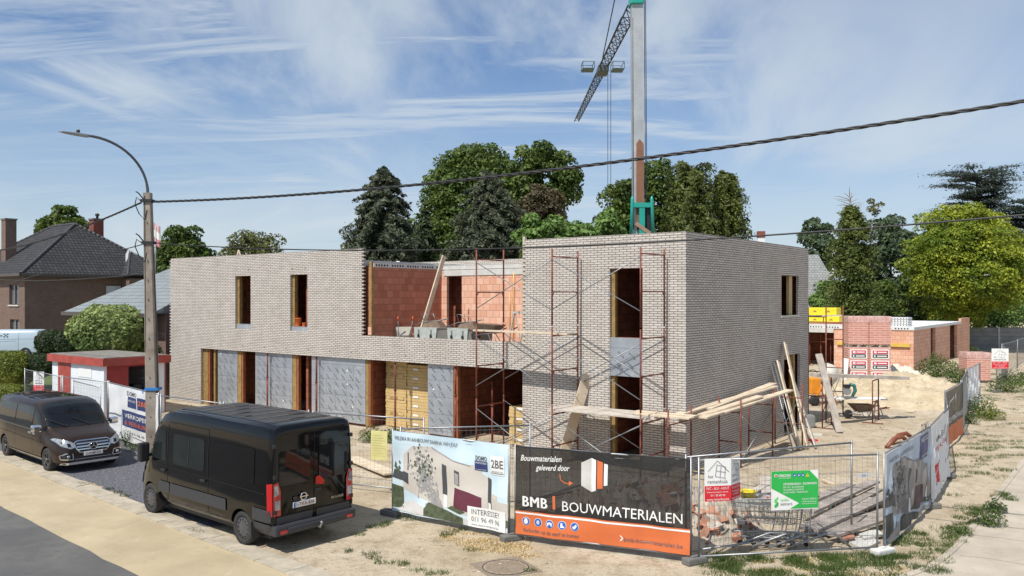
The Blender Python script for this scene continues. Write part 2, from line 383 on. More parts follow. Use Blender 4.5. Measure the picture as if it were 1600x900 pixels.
def relief(x, y):
    if y < 8 or y > 70 or x < -4: return 0
    lx, ly = (x-C0[0])*UX[0]+(y-C0[1])*UX[1], (x-C0[0])*VY[0]+(y-C0[1])*VY[1]
    if ly < -6.8 or lx > 6.6 or (lx < .3 and ly > -.8 and ly < 11): return 0
    k = min(1, (ly+6.8)/2, (6.6-lx)/1.5, (x+4)/3)
    return k*.045*(math.sin(x*1.9+y*.7)*math.sin(y*1.6-x*.5)+.5*math.sin(x*4.3)*math.sin(y*3.7+1))
def axis(a, b, c, d, st):
    v = [a]; 
    for t in np.linspace(0, 1, 12)[1:-1]: v.append(b-(b-a)*(1-t)**2)
    v += list(np.arange(b, c, st)); 
    for t in np.linspace(0, 1, 14)[:-1]: v.append(c+(d-c)*t**2.5)
    return v+[d]
xs = axis(-900, -45, 45, 1200, .6); ys = axis(-40, 6, 80, 1600, .6)
mb = MB(); V = [[mb.bm.verts.new((x, y, terr(x, y)+relief(x, y))) for y in ys] for x in xs]
for i in range(len(xs)-1):
    for j in range(len(ys)-1): mb._f([V[i][j], V[i+1][j], V[i+1][j+1], V[i][j+1]])
tag(mb.build('ground', gm, loc=(0,0,0), smooth=True), kind='structure')
SD = Vector((.745, -.667)); TD = Vector((.667, .745))
def ST(s, t, z=0): v = SD*s+TD*t; return Vector((v.x, v.y, z))
def sheet(name, pts, m, z):
    from mathutils.geometry import tessellate_polygon
    mb = MB(); vs = [mb.bm.verts.new((p[0], p[1], z)) for p in pts]
    for t in tessellate_polygon([[Vector((p[0], p[1], 0)) for p in pts]]): mb._f([vs[i] for i in t])
    return tag(mb.build(name, m, loc=(0,0,0)), kind='structure')
def wob(a, b, n, amp, seed=0):
    r = random.Random(seed); a, b = Vector(a[:2]), Vector(b[:2]); d = (b-a); nrm = Vector((-d.y, d.x)).normalized()
    return [a+d*(i/n)+nrm*amp*(r.random()-.5)*(0 if i in (0, n) else 1) for i in range(n+1)]
sheet('road', [ST(-80,-8), ST(60,-8), ST(60,6.56), ST(-80,6.56)], asph, .004)
sheet('cycle_path', wob(ST(-80,6.54), ST(60,6.54), 200, .05, 1)+[ST(60,8.36), ST(-80,8.36)], lane, .008)
mb = MB(); rr = random.Random(3)
s = -60
while s < 30:
    L_ = 1.0; mb.box((s+.006, 8.36, -.05), (s+L_-.006, 8.50, .035+rr.random()*.01)); mb.box((s+.006, 8.505, -.05), (s+L_-.006, 8.86+rr.random()*.05, .018+rr.random()*.014)); s += L_
for v in mb.bm.verts: q = ST(v.co.x, v.co.y); v.co.x, v.co.y = q.x, q.y
tag(mb.build('kerb', gutter, loc=(0,0,0)), kind='structure')
g0 = [ST(-60,8.9), ST(-24,8.9)]+wob(ST(-24,8.9), ST(-16.9,8.95), 24, .28, 5)+[ST(-16.6,9.6), ST(-16.3,11.5), ST(-17,12.8), ST(-20,13.3), ST(-26,13.6), ST(-60,13.9)]
sheet('gravel_parking', g0, gravel, .006)
# right street with its rounded kerb
kc = [W(7.35, 60), W(7.35, -1.5), W(7.33,-3.2), W(7.15,-4.8), W(6.7,-6.1), W(5.9,-7.2), W(4.6,-8.4), W(2.4,-10.0), W(-1,-11.9)]
def cr(pts, k=6):
    o = []
    for i in range(len(pts)-1):
        a, b, c, d = pts[max(i-1,0)], pts[i], pts[i+1], pts[min(i+2,len(pts)-1)]
        for j in range(k):
            t = j/k; o.append(.5*((2*b)+(c-a)*t+(2*a-5*b+4*c-d)*t*t+(3*b-a-3*c+d)*t**3))
    return o+[pts[-1]]
kp = [kc[0]]+cr(kc[1:])
sheet('side_street', [(p.x, p.y) for p in kp]+[W(4,-16)[:2], W(16,-16)[:2], W(16,60)[:2]], street, .012)
mb = MB()
for i in range(len(kp)-1):
    a, b = kp[i], kp[i+1]; n = max(1, int((b-a).length/1.0)) 
    for k in range(n):
        p, q = a+(b-a)*(k/n), a+(b-a)*((k+1)/n); d = (q-p).normalized()*.008
        mb.beam(p+d+Vector((0,0,.0)), q-d+Vector((0,0,.0)), .13, .06)
tag(mb.build('side_street_kerb', street, loc=(0,0,0)), kind='structure')
sheet('road_patch', [W(9.1,-1)[:2], W(12.8,-1.2)[:2], W(13,.6)[:2], W(9.0,.4)[:2]], mat('patch_asphalt', (.19,.19,.20), .9, 0, .1), .018)
mb = MB()
for yy in (-3.6, -1.9): mb.tube([W(7.5+i*.5, yy+.05*math.sin(i*2.1)+.08*i, .014) for i in range(12)], .005, 4)
tag(mb.build('road_seam', mat('seam_filler', (.22,.19,.16), .9), loc=(0,0,0)), kind='structure')
# lawn of the left garden, laid on the rise
mb = MB(); P = {}
def lawn_in(x, y): t = x*TD.x+y*TD.y; return x < -17.5-.35*max(0, y-34) *0 and t > 14.2 and y < 60 and not (-25 < x < -16.5 and 33 < y < 39 and False)
gx = np.arange(-60, -14, .8); gy = np.arange(26, 62, .8)
for x in gx:
    for y in gy:
        if x*TD.x+y*TD.y > 14.6 and x+.0*y < -17.6:
            q = []
            for a, b in ((x,y),(x+.8,y),(x+.8,y+.8),(x,y+.8)):
                k = (round(a,2), round(b,2))
                if k not in P: P[k] = mb.bm.verts.new((a, b, terr(a,b)+.012))
                q.append(P[k])
            mb._f(q)
tag(mb.build('lawn', lawnm, loc=(0,0,0)), kind='structure')
# ---------------------------------------------------------------- the house under construction
B = T('brick_house', 'two storey light grey brick house shell under construction, open roof terrace in the middle', 'house', W(0,0), ANG)
TOP = 6.86
xL, xA, xB = -27.26, -13.42, -5.80      # left end, terrace left, terrace right
rows = [i*.0705 for i in range(98)]
def toothed(x, z, x0, x1):  # every second course left short
    return x0 < x < x1 and int(z/.0705) % 2 == 0
zs = [z for z in rows if z < TOP]+[TOP]
soff, par = 2.60, 3.55
w1 = (fx(367.6), fx(391.5), 3.60, 5.93); w2 = (fx(453.5), fx(480.5), 3.57, 5.91)
dr = (fx(952.5), fx(1004), -1, 5.87)
snap = lambda z: min(rows, key=lambda r: abs(r-z))
H1 = [w1, w2, dr, (-24.55, xB, -1, soff), (xA, xB, par, 99)]
H1 = [(h[0], h[1], snap(h[2]) if h[2] > 0 else -1, snap(h[3]) if h[3] < 50 else 99) for h in H1]
TQ = [(xL, xL+.11), (xA-.11, xA), (xB, xB+.11)]
xs_ = sorted({xL, 0, *[v for h in H1 for v in h[:2]], *[v for q in TQ for v in q]})
def solid(x, z):
    if any(h[0] < x < h[1] and h[2] < z < h[3] for h in H1): return False
    if toothed(x, z, *TQ[0]) and z > 2.2: return False
    if z > par and (toothed(x, z, *TQ[1]) or toothed(x, z, *TQ[2])): return False
    if z > TOP-.08 and (x < xL+.25 or (xB < x < xB+.25)): return False
    return True
MB().slab(xs_, zs, solid, 0, .1).build('front_brick_wall', face_b, B)
rw = (7.61, 9.43, 4.33, 5.77); rd = (7.87, 9.57, -.2, 2.89)
MB().wall(.1, 10.52, 0, TOP, [rw, rd], -.1, 0, 'x').build('side_brick_wall', face_b, B)
MB().wall(xL, -.1, 0, TOP, [], 10.42, 10.52).build('rear_brick_wall', face_b, B)
# inner clay block leaf
mb = MB(); yi0, yi1 = .26, .40
gh = [(fx(a, .2), fx(b, .2), -1, 2.62) for a, b in ((318,341),(378,399),(464,487),(576,668),(712,817))]
def grow(h, k=.02): return (h[0]+k, h[1]-k, h[2], h[3])
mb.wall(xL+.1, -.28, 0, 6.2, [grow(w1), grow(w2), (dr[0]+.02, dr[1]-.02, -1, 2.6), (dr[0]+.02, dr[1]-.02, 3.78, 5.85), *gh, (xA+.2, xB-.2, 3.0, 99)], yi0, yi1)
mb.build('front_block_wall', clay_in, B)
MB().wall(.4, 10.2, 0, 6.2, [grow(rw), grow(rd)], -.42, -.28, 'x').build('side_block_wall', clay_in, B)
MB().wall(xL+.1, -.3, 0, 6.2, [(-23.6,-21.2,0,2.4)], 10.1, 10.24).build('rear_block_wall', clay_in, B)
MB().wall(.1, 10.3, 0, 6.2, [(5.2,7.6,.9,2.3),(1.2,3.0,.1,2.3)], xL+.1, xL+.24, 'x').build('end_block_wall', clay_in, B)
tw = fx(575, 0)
MB().wall(.16, 4.13, 2.95, 6.14, [], tw-.14, tw, 'x').build('terrace_side_wall', brick('shaded_clay_block', (.52,.20,.12), (.40,.13,.075), (.22,.10,.07), .33, .262, .008, stain=.4, stainc=(.9,1.0,1.0), bump=.004), B)  # same clay block as the back wall; its shade is in the colour
yb = 4.12; d0, d1 = fx(698, yb), fx(721.5, yb)
MB().wall(tw, xB+.02, 2.95, 6.10, [(d0, d1, 2.9, 5.86)], yb, yb+.14).build('terrace_back_wall', clay_b, B)
MB().wall(.3, yb, 2.95, 6.2, [], xB+.05, xB+.19, 'x').build('terrace_right_wall', clay_b, B)
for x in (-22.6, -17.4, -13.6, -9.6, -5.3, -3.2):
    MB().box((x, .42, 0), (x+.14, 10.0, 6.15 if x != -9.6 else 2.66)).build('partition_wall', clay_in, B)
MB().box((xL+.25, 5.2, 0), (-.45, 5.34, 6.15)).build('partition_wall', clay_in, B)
MB().box((xL+.26, .15, 2.68), (-.3, 10.08, 2.95)).build('floor_slab', concrete, B)
mb = MB(); mb.box((xL+.12, .12, 6.2), (xA-.2, 10.3, 6.42)); mb.box((xB+.2, .12, 6.2), (-.12, 10.3, 6.42)); mb.box((xA-.19, yb+.02, 6.14), (xB+.19, 10.3, 6.30))
mb.build('roof_slab', lconc, B)
# edge of the hollow core slabs above the terrace side wall, with its row of holes
mb = MB(); mb.box((tw-.16, .3, 6.145), (tw+.012, yb+.02, 6.31)); mb.build('slab_edge', lconc, B)
mb = MB()
for i in range(26):
    y = .42+i*.142
    if i % 6 == 5: continue
    mb.lathe([(.042, tw+.013), (.042, tw+.018)], (0, y, 6.225), 'x', 8)
mb.build('slab_holes', dark, B)
MB().box((d0-.15, yb-.03, 5.88), (xB-1.9, yb+.02, 6.12)).build('lintel', lconc, B)
mb = MB(); mb.box((tw+.01, .06, 2.98), (tw+.13, .16, 6.35)); mb.build('terrace_post', post_y, B)
MB().box((tw-.02, .02, 3.56), (tw+.16, .055, 3.85)).build('clay_stub', clay_b, B)
mb = MB(); mb.box((xB-.02, .03, 3.2), (xB+.07, .13, 6.97)); mb.build('terrace_post', mat('pale_post', (.50,.46,.33), .8, 0, .2, 6), B)
MB().box((d0-.75, yb-.22, 3.0), (d0-.62, yb-.09, 5.95)).build('brick_pier', clay_b, B)
mb = MB()
for px, zz in ((803,6.0),(797,5.2)): 
    xx = fx(px, yb); mb.tube([(xx,yb-.02,2.98),(xx+.02,yb-.03,zz-.6),(xx,yb-.02,zz)], .03, 6)
mb.build('conduit', mat('orange_conduit', (.75,.42,.16), .5), B)
# posts and insulation of the ground floor
yf = .125
def gpost(a, b, m, z1=2.62, y=yf): MB().box((fx(a, y), y, 0.02), (fx(b, y), y+.13, z1)).build('door_post', m, B)
for a, b, m in ((316,325,post_y),(325.6,328,post_r),(334,336.5,post_y),(371.5,377,post_y),(377.6,380,post_r),(457,463,post_y),(463.6,466.5,post_r),(571.5,576,post_y),(576.6,579,post_r),(708.5,711,post_r),(713,715.5,post_r)): gpost(a, b, m)
MB().box((dr[0]+.01, .105, 0), (dr[0]+.13, .25, 5.86)).build('door_post', post_y, B)
MB().box((dr[1]-.27, .5, 0), (dr[1]-.2, .6, 2.6)).build('door_post', post_y, B)
for q in (w1, w2): MB().box((q[0]+.01, .105, q[2]+.15), (q[0]+.16, .25, q[3]-.002)).build('window_post', post_y, B)
MB().box((-.25, rw[1]-.62, rw[2]+.01), (-.105, rw[1]-.42, rw[3]-.01)).build('window_post', mat('pale_timber', (.5,.38,.2), .8), B)
MB().box((-.24, rd[1]-.5, 0), (-.105, rd[1]-.25, rd[3]-.01)).build('door_post', post_y, B)
MB().box((-.02, rw[0]-.02, rw[2]-.05), (.03, rw[1]+.02, rw[2]-.004)).build('window_sill', lconc, B)
def insul(x0, x1, z0, z1, y, seed, dots=True):
    r = random.Random(seed); p = Print(x1-x0, z1-z0, [foil, tape, mark, white], thick=.1)
    W_, H_ = x1-x0, z1-z0
    z = H_ if r.random() < .5 else H_-.3; row = 0
    while z > 0:
        p.rect(0, max(0,z-.012), W_, z, 1)
        x = (.35 if row % 2 else .95)+r.random()*.3
        while x < W_-.05:
            p.rect(x, max(0,z-.6), x+.012, z-.012, 1); x += 1.2
        zz = z-.15
        for k in range(2):
            x = .1+r.random()*.2
            while x < W_-.2 and zz-.15 > 0:
                s_ = .055; ox, oz = x, zz; x += r.uniform(-.05,.05); zz += r.uniform(-.05,.05)
                p.line(x, zz, x+.14, zz-.14, .018, 2, 2); p.line(x+.02, zz-.1, x+.12, zz-.04, .014, 2, 3); p.circ(x+.15, zz-.15, .028, 2, 3, 8); p.circ(x-.01, zz+.0, .022, 2, 3, 8)
                x, zz = ox+.38+r.random()*.1, oz
            zz -= .3
        z -= .6; row += 1
    if dots:
        for k in range(int(W_*1.2)): p.circ(.15+r.random()*(W_-.3), .3+r.random()*(H_-.5), .038, 3, 4, 10)
    o = p.done('insulation_panel', B); o.location = (x0, y, z0)
for i, (a, b) in enumerate(((340.5,371),(399,417),(419,456.5),(487,493),(496,571),(668.5,708))):
    insul(fx(a, .12), fx(b, .12), .1, 2.64, .12, 11+i)
insul(dr[0]+.0, dr[1], 2.63, 3.78, .03, 5, False)
for q in (w1, w2): insul(q[0]+.02, q[1]-.01, q[2]+.0, q[2]+.21, .05, 9, False)
# small weep vents over the openings
mb = MB()
for px in list(range(345, 570, 34))+list(range(571, 815, 31)): x = fx(px); mb.box((x, -.004, 2.83), (x+.035, .01, 2.87))
for q in (w1, w2):
    for t in (.1, .85): x = q[0]+(q[1]-q[0])*t; mb.box((x, -.004, q[3]+.24), (x+.04, .01, q[3]+.29))
mb.build('weep_vent', dark, B)
mb = MB(); mb.box((xL+2.7, -.02, .36), (-24.6, -.001, .40)); 
MB().box((fx(462,.0), -.25, .02), (fx(492,.0), .1, .12)).build('door_sill', wood, B)
# ---------------------------------------------------------------- orange pots in the right upper window
for r_, px, h in ((.13, 466, .32), (.09, 475.5, .13)):
    x = fx(px, .2); t = MB().lathe([(r_*.9,0),(r_,.02),(r_,h),(r_*1.05,h+.001),(r_*1.05,h+.02),(r_*.8,h+.02),(r_*.8,.04)], (0,0,0), 'z', 16).build('pot', orange, loc=W(x,.2,w2[2]+.21))
    tag(t, 'larger orange plastic pipe piece on the sill of the second upper window' if r_ > .1 else 'smaller orange pipe piece beside the larger one on the window sill', 'pipe piece')
# ---------------------------------------------------------------- steel props
def prop(x, y, h, label, z=0.0, t=0):
    P_ = T('steel_prop', label, 'prop', W(x,y,z), ANG, 'red steel props holding the slabs')
    MB().tube([(0,0,.01),(0,0,h*.62)], .038, 8).build('outer_tube', redst, P_); MB().tube([(0,0,h*.62),(t,0,h)], .028, 8).build('inner_tube', redst, P_)
    MB().box((-.08,-.08,0),(.08,.08,.01)).build('foot_plate', redst, P_); MB().box((t-.08,-.08,h),(t+.08,.08,h+.01)).build('head_plate', redst, P_)
    MB().lathe([(.06,0),(.06,.05)], (0,0,h*.6), 'z', 10).build('collar', redst, P_)
prop(fx(418,-.05), -.06, 2.59, 'red steel prop between the two narrow left insulation panels')
prop(fx(494.5,-.05), -.06, 2.59, 'red steel prop at the left edge of the widest insulation panel')
prop(fx(617.5,-.05), -.05, 2.59, 'red steel prop before the yellow board stack in the wide opening')
prop(fx(711.5,-.05), -.05, 2.59, 'red steel prop at the right edge of the narrow foil panel beside the dark opening')
prop(fx(762,.35), .6, 2.05, 'short red steel prop inside the dark opening behind the scaffold')
# ---------------------------------------------------------------- yellow insulation board stacks
pirm = mat('pir_yellow', (.56,.40,.18), .75, 0, .12, 3); pir2 = mat('pir_edge', (.34,.22,.08), .8); paper = mat('paper_white', (.75,.74,.7), .7, 0, .03); pinked = mat('brown_ink', (.2,.12,.04), .8)
def boards(x0, x1, y0, y1, z0, n, th, label, txt=None, cols=2, tz=()):
    P_ = T('insulation_stack', label, 'board stack', W(x0,y0,z0), ANG, 'yellow insulation boards stored in the ground floor'); cw = (x1-x0)/cols
    for c in range(cols):
        k = n if c == 0 else n-1
        for i in range(k):
            mb = MB(); dx = random.uniform(-.012,.012)
            mb.bbox((c*cw+.02+dx, dx, i*th), ((c+1)*cw-.02+dx, y1-y0, i*th+th-.006), .006); o = mb.build('board', pirm, P_)
            if c == cols-1 and i % 3 == 1:
                q = MB(); q.box((c*cw+.35, -.022, i*th+.02), (c*cw+.62, -.016, i*th+th*.9)); q.build('paper_slip', paper, o)
    for z, s_ in tz:
        p = Print(cw*.7, .1, [pirm, pinked], thick=.004); p.text('RECTICEL', .1, .02, .1, 1, 1, .02); o = p.done('print_panel', P_); o.location = (.2, -.03, z)
boards(fx(601,.75), fx(669,.75), .8, 2.0, .03, 22, .115, 'tall stacks of yellow insulation boards filling the wide ground floor opening', tz=((1.05,0),(1.9,0),(2.2,0),(.45,0)))
boards(fx(796,.5), fx(823,.5), .45, 1.5, .05, 11, .115, 'lower stack of yellow boards in the right end of the dark opening', cols=1, tz=((.75,0),))
# ---------------------------------------------------------------- front scaffold
SC = T('scaffold', 'tall red frame scaffold with crossed steel braces against the right half of the house front', 'scaffold', W(0,0), ANG)
FX = [-6.43, -3.52, -.58]; yi_, yo_ = -.2, -1.58; TOPS = [6.55, 6.42, 6.36]
lifts = [(4.15, 6.45), (1.82, 4.12), (0.0, 1.8)]
for k, x in enumerate(FX):
    for j, (a, b) in enumerate(lifts):
        b2 = TOPS[k] if j == 0 else b; mb = MB()
        for y in (yi_, yo_): mb.tube([(x, y, a+.01), (x, y, b2)], .026, 8)
        z1 = b-.26; z2 = a+1.0 if j < 2 else .6
        for z in (z1, z2): mb.tube([(x, yo_, z), (x, yi_, z+.0)], .022, 6)
        for y, s_ in ((yi_, -1), (yo_, 1)): mb.tube([(x, y, z2-.14), (x, y+s_*.12, z2)], .014, 5)
        mb.build('frame', redst, SC)
def xbr(x0, x1, y, z0, z1):
    for a, b in ((z0, z1), (z1, z0)): MB().tube([(x0, y, a), (x1, y, b)], .014, 6).build('brace', steel, SC)
for x0, x1 in ((FX[0], FX[1]), (FX[1], FX[2])):
    xbr(x0, x1, yo_-.03, 4.62, 6.1); xbr(x0, x1, yo_-.03, 2.2, 3.72); xbr(x0, x1, yo_-.03, -.0, 1.5)
    xbr(x0, x1, yi_+.03, 2.3, 3.8); xbr(x0, x1, yi_+.03, .2, 1.6)
# low scaffold along the side wall
SL = T('low_scaffold', 'low red frame scaffold of three frames along the shaded side wall', 'scaffold', W(0,0), ANG)
for y, zt, xo in ((1.62, 1.95, .85), (3.9, 1.95, .95), (6.22, 2.0, 1.1)):
    mb = MB()
    for x in (.28, xo+.1): mb.tube([(x, y, .02), (x, y, zt+.1)], .026, 8)
    for z in (1.62, .75): mb.tube([(.28, y, z), (xo+.1, y, z)], .02, 6)
    mb.build('frame', redst, SL)
for a, b in ((1.62,3.9),(3.9,6.22)):
    for p, q in ((.3,1.5),(1.5,.3)):
        MB().tube([(1.0, a, p), (1.05, b, q)], .013, 6).build('brace', steel, SL); 
mb = MB(); mb.tube([(.25,-1.58,.02),(.25,-1.58,2.0)], .026, 8); mb.tube([(.25,-.2,.02),(.25,-.2,2.0)], .026, 8); mb.tube([(.25,-1.58,.5),(.25,-.2,.5)], .02, 6); mb.tube([(.25,-1.58,1.58),(.25,-.2,1.58)], .02, 6); mb.build('frame', redst, SL)
# ---------------------------------------------------------------- planks
def plank(a, b, w_, t, label, m=None, group=None, up=(0,0,1), name='plank', cat='plank'):
    mb = MB(); a, b = Vector(a), Vector(b)
    mb.beam(a, b, w_, t, up); o = mb.build(name, m or oldwood); return tag(o, label, cat, group)
def WL(x, y, z): return W(x, y, z)
dk = 'planks of the front scaffold deck'
for i, (x0, x1, y, z, l) in enumerate(((-3.85,-.45,-.42,1.66,'deck plank nearest the wall at the foot of the scaffold'),(-3.8,-.5,-.72,1.66,'deck plank second from the wall on the front scaffold'),(-3.9,-.4,-1.02,1.66,'deck plank third from the wall on the front scaffold'),
        (-3.75,-.5,-1.33,1.665,'outermost deck plank of the front scaffold'),(-1.3,.55,-.55,1.72,'short pale plank lapping over the deck at the house corner, inner one'),(-1.1,.6,-.95,1.715,'short pale plank lapping over the deck at the house corner, outer one'))):
    plank(WL(x0,y,z), WL(x1,y+.02,z+.01), .27, .04, l, wood if i > 3 else oldwood, dk)
plank(WL(-6.9,-1.05,3.92), WL(-3.2,-1.12,3.90), .3, .045, 'long pale plank on the scaffold bridging to the terrace parapet', wood)
plank(WL(-3.7,-.8,.05), WL(-3.25,-.06,2.62), .34, .035, 'wide plank leaning upright against the front wall beside the scaffold', wood, up=(.4,-.9,0))
for a, b, l in (((-.1,-.2,1.70),(.75,4.9,2.1),'upper plank of the loose pile on the low side scaffold'),((.25,.9,1.76),(.6,5.2,2.16),'plank lying closest to the shaded wall on the low scaffold'),
                ((.35,.2,1.66),(1.0,3.0,1.98),'short plank under the pile at the corner of the low scaffold'),((.7,.9,1.70),(1.35,4.6,2.05),'outer plank with a sawn end on the low scaffold'),((.55,-.1,1.64),(.95,4.2,1.9),'middle plank of the low scaffold pile')):
    plank(WL(*a), WL(*b), .26, .045, l, wood, 'planks lying loose on the low scaffold')
for a, b, l, m in (((1.5,5.9,.02),(.1,7.7,3.35),'tallest plank leaning over the side door opening',wood),((1.35,5.6,.02),(.1,7.0,2.75),'second plank leaning beside the side door opening',wood),((1.7,6.1,.02),(.35,7.5,2.4),'plank leaning behind the two tall ones by the side door',oldwood)):
    plank(WL(*a), WL(*b), .22, .045, l, m, 'planks leaning on the side wall', up=(.79,-.61,.1))
for a, b, l in (((1.2,5.3,.03),(.05,6.5,2.62),'steel tube leaning left of the planks at the side door'),((1.3,5.5,.03),(.05,6.75,2.7),'steel tube leaning closest to the planks at the side door')):
    o = MB().tube([WL(*a), WL(*b)], .024, 8).build('steel_tube', steel); tag(o, l, 'tube', 'steel tubes leaning at the side door')
plank(WL(fx(646,1.2),1.5,3.35), WL(fx(694,2.6),2.6,6.62), .2, .05, 'pair of pale battens standing slanted on the roof terrace', wood, up=(.8,-.6,0))
# ---------------------------------------------------------------- on the terrace
tubm = mat('mortar_tub_grey', (.40,.42,.39), .8, 0, .2, 5, .003, 20)
for i, (a, b, l) in enumerate(((648,699,'left grey mortar box on the terrace with a wheelbarrow lying on it'),(700,746,'right grey mortar box on the terrace behind the scaffold post'))):
    y = 1.3; x0, x1 = fx(a, y), fx(b, y); z0 = 2.96; P_ = T('mortar_box', l, 'mortar box', W(x0,y,z0), ANG, 'grey mortar boxes on the terrace'); w_ = x1-x0
    mb = MB(); mb.prism([(0,0,0),(w_*.62,0,0),(w_*.68,0,.88),(-.04,0,.88)], (0,.9,0)); mb.build('box_shell', tubm, P_)
    mb = MB(); mb.prism([(w_*.64,.02,0),(w_*.95,.02,0),(w_,.02,.78),(w_*.70,.02,.78)], (0,.85,0)); mb.build('side_box', mat('tub_inner', (.16,.15,.13), .9), P_)
    for q in (.12, .5): MB().box((w_*q, -.03, .1), (w_*q+.05, 0, .8)).build('rib', steel, P_); MB().box((w_*q-.02, -.05, .5), (w_*q+.07, -.03, .62)).build('hook', black, P_)
def wheelbarrow(name_loc, rot, label, tilt=0, trayc=None, grip=None, scale=1, roll=0, wh_=True):
    P_ = T('wheelbarrow', label, 'wheelbarrow', name_loc, rot, 'wheelbarrows on the building site'); P_.rotation_euler = (roll, tilt, rot); P_.scale = (scale,)*3
    m = trayc or mat('tray_mud', (.16,.11,.075), .8, 0, .3, 6)
    t = bmesh.new(); lo = [(-.28,-.17,.30),(.22,-.17,.30),(.22,.17,.30),(-.28,.17,.30)]; hi = [(-.5,-.33,.6),(.5,-.30,.64),(.5,.30,.64),(-.5,.33,.6)]
    mb = MB(); a = [mb.bm.verts.new(p) for p in lo]; b = [mb.bm.verts.new(p) for p in hi]; c = [mb.bm.verts.new((p[0]*.94, p[1]*.9, p[2]-.0)) for p in hi]; d = [mb.bm.verts.new((p[0]*.92, p[1]*.86, p[2]+.03)) for p in lo]
    mb._f(a[::-1]); mb._f(d)
    for i in range(4): j = (i+1) % 4; mb._f([a[i],a[j],b[j],b[i]]); mb._f([b[i],b[j],c[j],c[i]]); mb._f([c[i],c[j],d[j],d[i]])
    mb.build('tray', m, P_)
    for s_ in (-1, 1):
        MB().tube([(-1.0,s_*.3,.52),(-.45,s_*.26,.33),(.2,s_*.14,.28),(.62,s_*.06,.2)], .016, 6).build('handle', steel, P_)
        MB().tube([(-1.0,s_*.3,.52),(-.86,s_*.29,.47)], .024, 8).build('grip', grip or black, P_)
        MB().tube([(-.42,s_*.24,.32),(-.5,s_*.26,.0),(-.3,s_*.26,.0),(-.1,s_*.2,.3)], .014, 6).build('leg', steel, P_)
    if not wh_: return P_
    o = MB().lathe([(.12,-.04),(.185,-.045),(.2,0),(.185,.045),(.12,.04)], (.62,0,.2), 'y', 18).build('wheel', rubber, P_)
    MB().lathe([(.12,-.03),(.12,.03)], (.62,0,.2), 'y', 12).build('rim', steel, o)
    return P_
og = mat('orange_grip', (.8,.12,.03), .5)
wheelbarrow(W(fx(632,1.6)+.15, 1.5, 3.1), ANG+R(150), 'muddy wheelbarrow tipped up on the terrace with orange grips pointing skyward', R(62), mat('tray_plaster', (.45,.42,.36), .9), og)
wheelbarrow(W(fx(680,1.7), 1.7, 4.35), ANG+R(8), 'upturned wheelbarrow without wheel lying over the left mortar box', 0, None, None, .9, R(180), False)
wheelbarrow(W(fx(735,1.7), 1.7, 4.35), ANG+R(5), 'upturned wheelbarrow without wheel lying over the right mortar box', 0, None, None, .9, R(180), False)
wheelbarrow(W(fx(768,1.0)-.1, 1.0, 3.42), ANG+R(180), 'brown wheelbarrow with its tray showing above the terrace parapet right of the scaffold post', 0, None, None, 1.0)
tr = T('trestle', 'small grey timber trestle leaning at the right end of the roof terrace', 'trestle', W(fx(808,.6), .6, 2.97), ANG)
for s_ in (-.3, .2): MB().beam((s_-.2,0,0), (s_+.1,.1,1.5), .06, .04).build('leg', oldwood, tr); MB().beam((s_+.35,.3,0), (s_+.12,.12,1.5), .06, .04).build('leg', oldwood, tr)
MB().beam((-.3,.1,1.5), (.5,.1,1.5), .06, .08).build('rail', oldwood, tr)
tp = T('timber_tripod', 'small pale timber tripod sticking up behind the left parapet', 'tripod', W(fx(373,3), 3, 6.42), ANG)
for a in ((-.22,0),(.3,.1),(0,-.3)): MB().beam((a[0]*1.3,a[1],0), (0,0,.95), .05, .05).build('leg', wood, tp)
for px, py in ((622,419),): tag(MB().tube([W(fx(px,7),7,6.3), W(fx(px,7),7,6.75)], .09, 10).build('roof_pipe', white), 'short white vent pipe rising behind the terrace back wall', 'pipe')
# ---------------------------------------------------------------- fence panels
def fence(a, b, label, h=2.0, cloth=False, group='mesh site fence panels', lift=.1, zb=0):
    a, b = Vector((a[0],a[1],zb)), Vector((b[0],b[1],zb)); d = b-a; L = d.length; P_ = T('site_fence', label, 'site fence', a, math.atan2(d.y, d.x), group)
    mb = MB(); mb.tube([(.02,0,.03),(.02,0,h)], .021, 8); mb.tube([(L-.02,0,.03),(L-.02,0,h)], .021, 8); mb.tube([(.02,0,h-.06),(L-.02,0,h-.06)], .019, 8); mb.tube([(.02,0,lift+.04),(L-.02,0,lift+.04)], .019, 8)
    mb.build('frame', steel, P_)
    mb = MB(); n = int(L/(.11 if not cloth else .35)); 
    for i in range(1, n): x = L*i/n; mb.tube([(x,.004,lift+.04),(x,.004,h-.06)], .0024 if not cloth else .004, 4, cap=False)
    for z in np.arange(lift+.2, h-.1, .26 if not cloth else .5): mb.tube([(.02,-.003,z),(L-.02,-.003,z)], .0026, 4, cap=False)
    mb.build('wire_mesh', steel, P_); return P_, L
def foot(x, y, label, rot=0, m=None, group='blocks that hold the fence posts'):
    P_ = MB(); P_.bbox((-.24,-.11,0),(.24,.11,.13), .03); P_.box((-.08,-.04,.1305),(.08,.04,.15)); o = P_.build('weight_block', m or dconc, loc=(x,y,0), rot=rot); return tag(o, label, 'fence block', group)
A_ = {}
A_['p1'] = fence((-2.74,18.85), (-.04,16.98), 'site fence panel that carries the pale blue sales banner')
A_['p2'] = fence((.05,16.93), (3.38,15.50), 'site fence panel that carries the black and orange banner')
A_['p3'] = fence((3.48,15.46), (7.12,16.05), 'bare mesh fence panel at the front with the green sign')
fence((3.3,15.75), (7.15,17.35), 'second mesh fence panel standing slanted behind the front one with the green sign')
fence((-2.6,19.15), (.45,19.7), 'mesh fence panel standing behind the pale blue banner')
fence((-5.3,21.95), (-2.18,20.6), 'mesh fence panel right of the black van holding a yellow sheet')
fence((-8.3,23.72), (-5.4,22.0), 'mesh fence panel mostly hidden behind the black van')
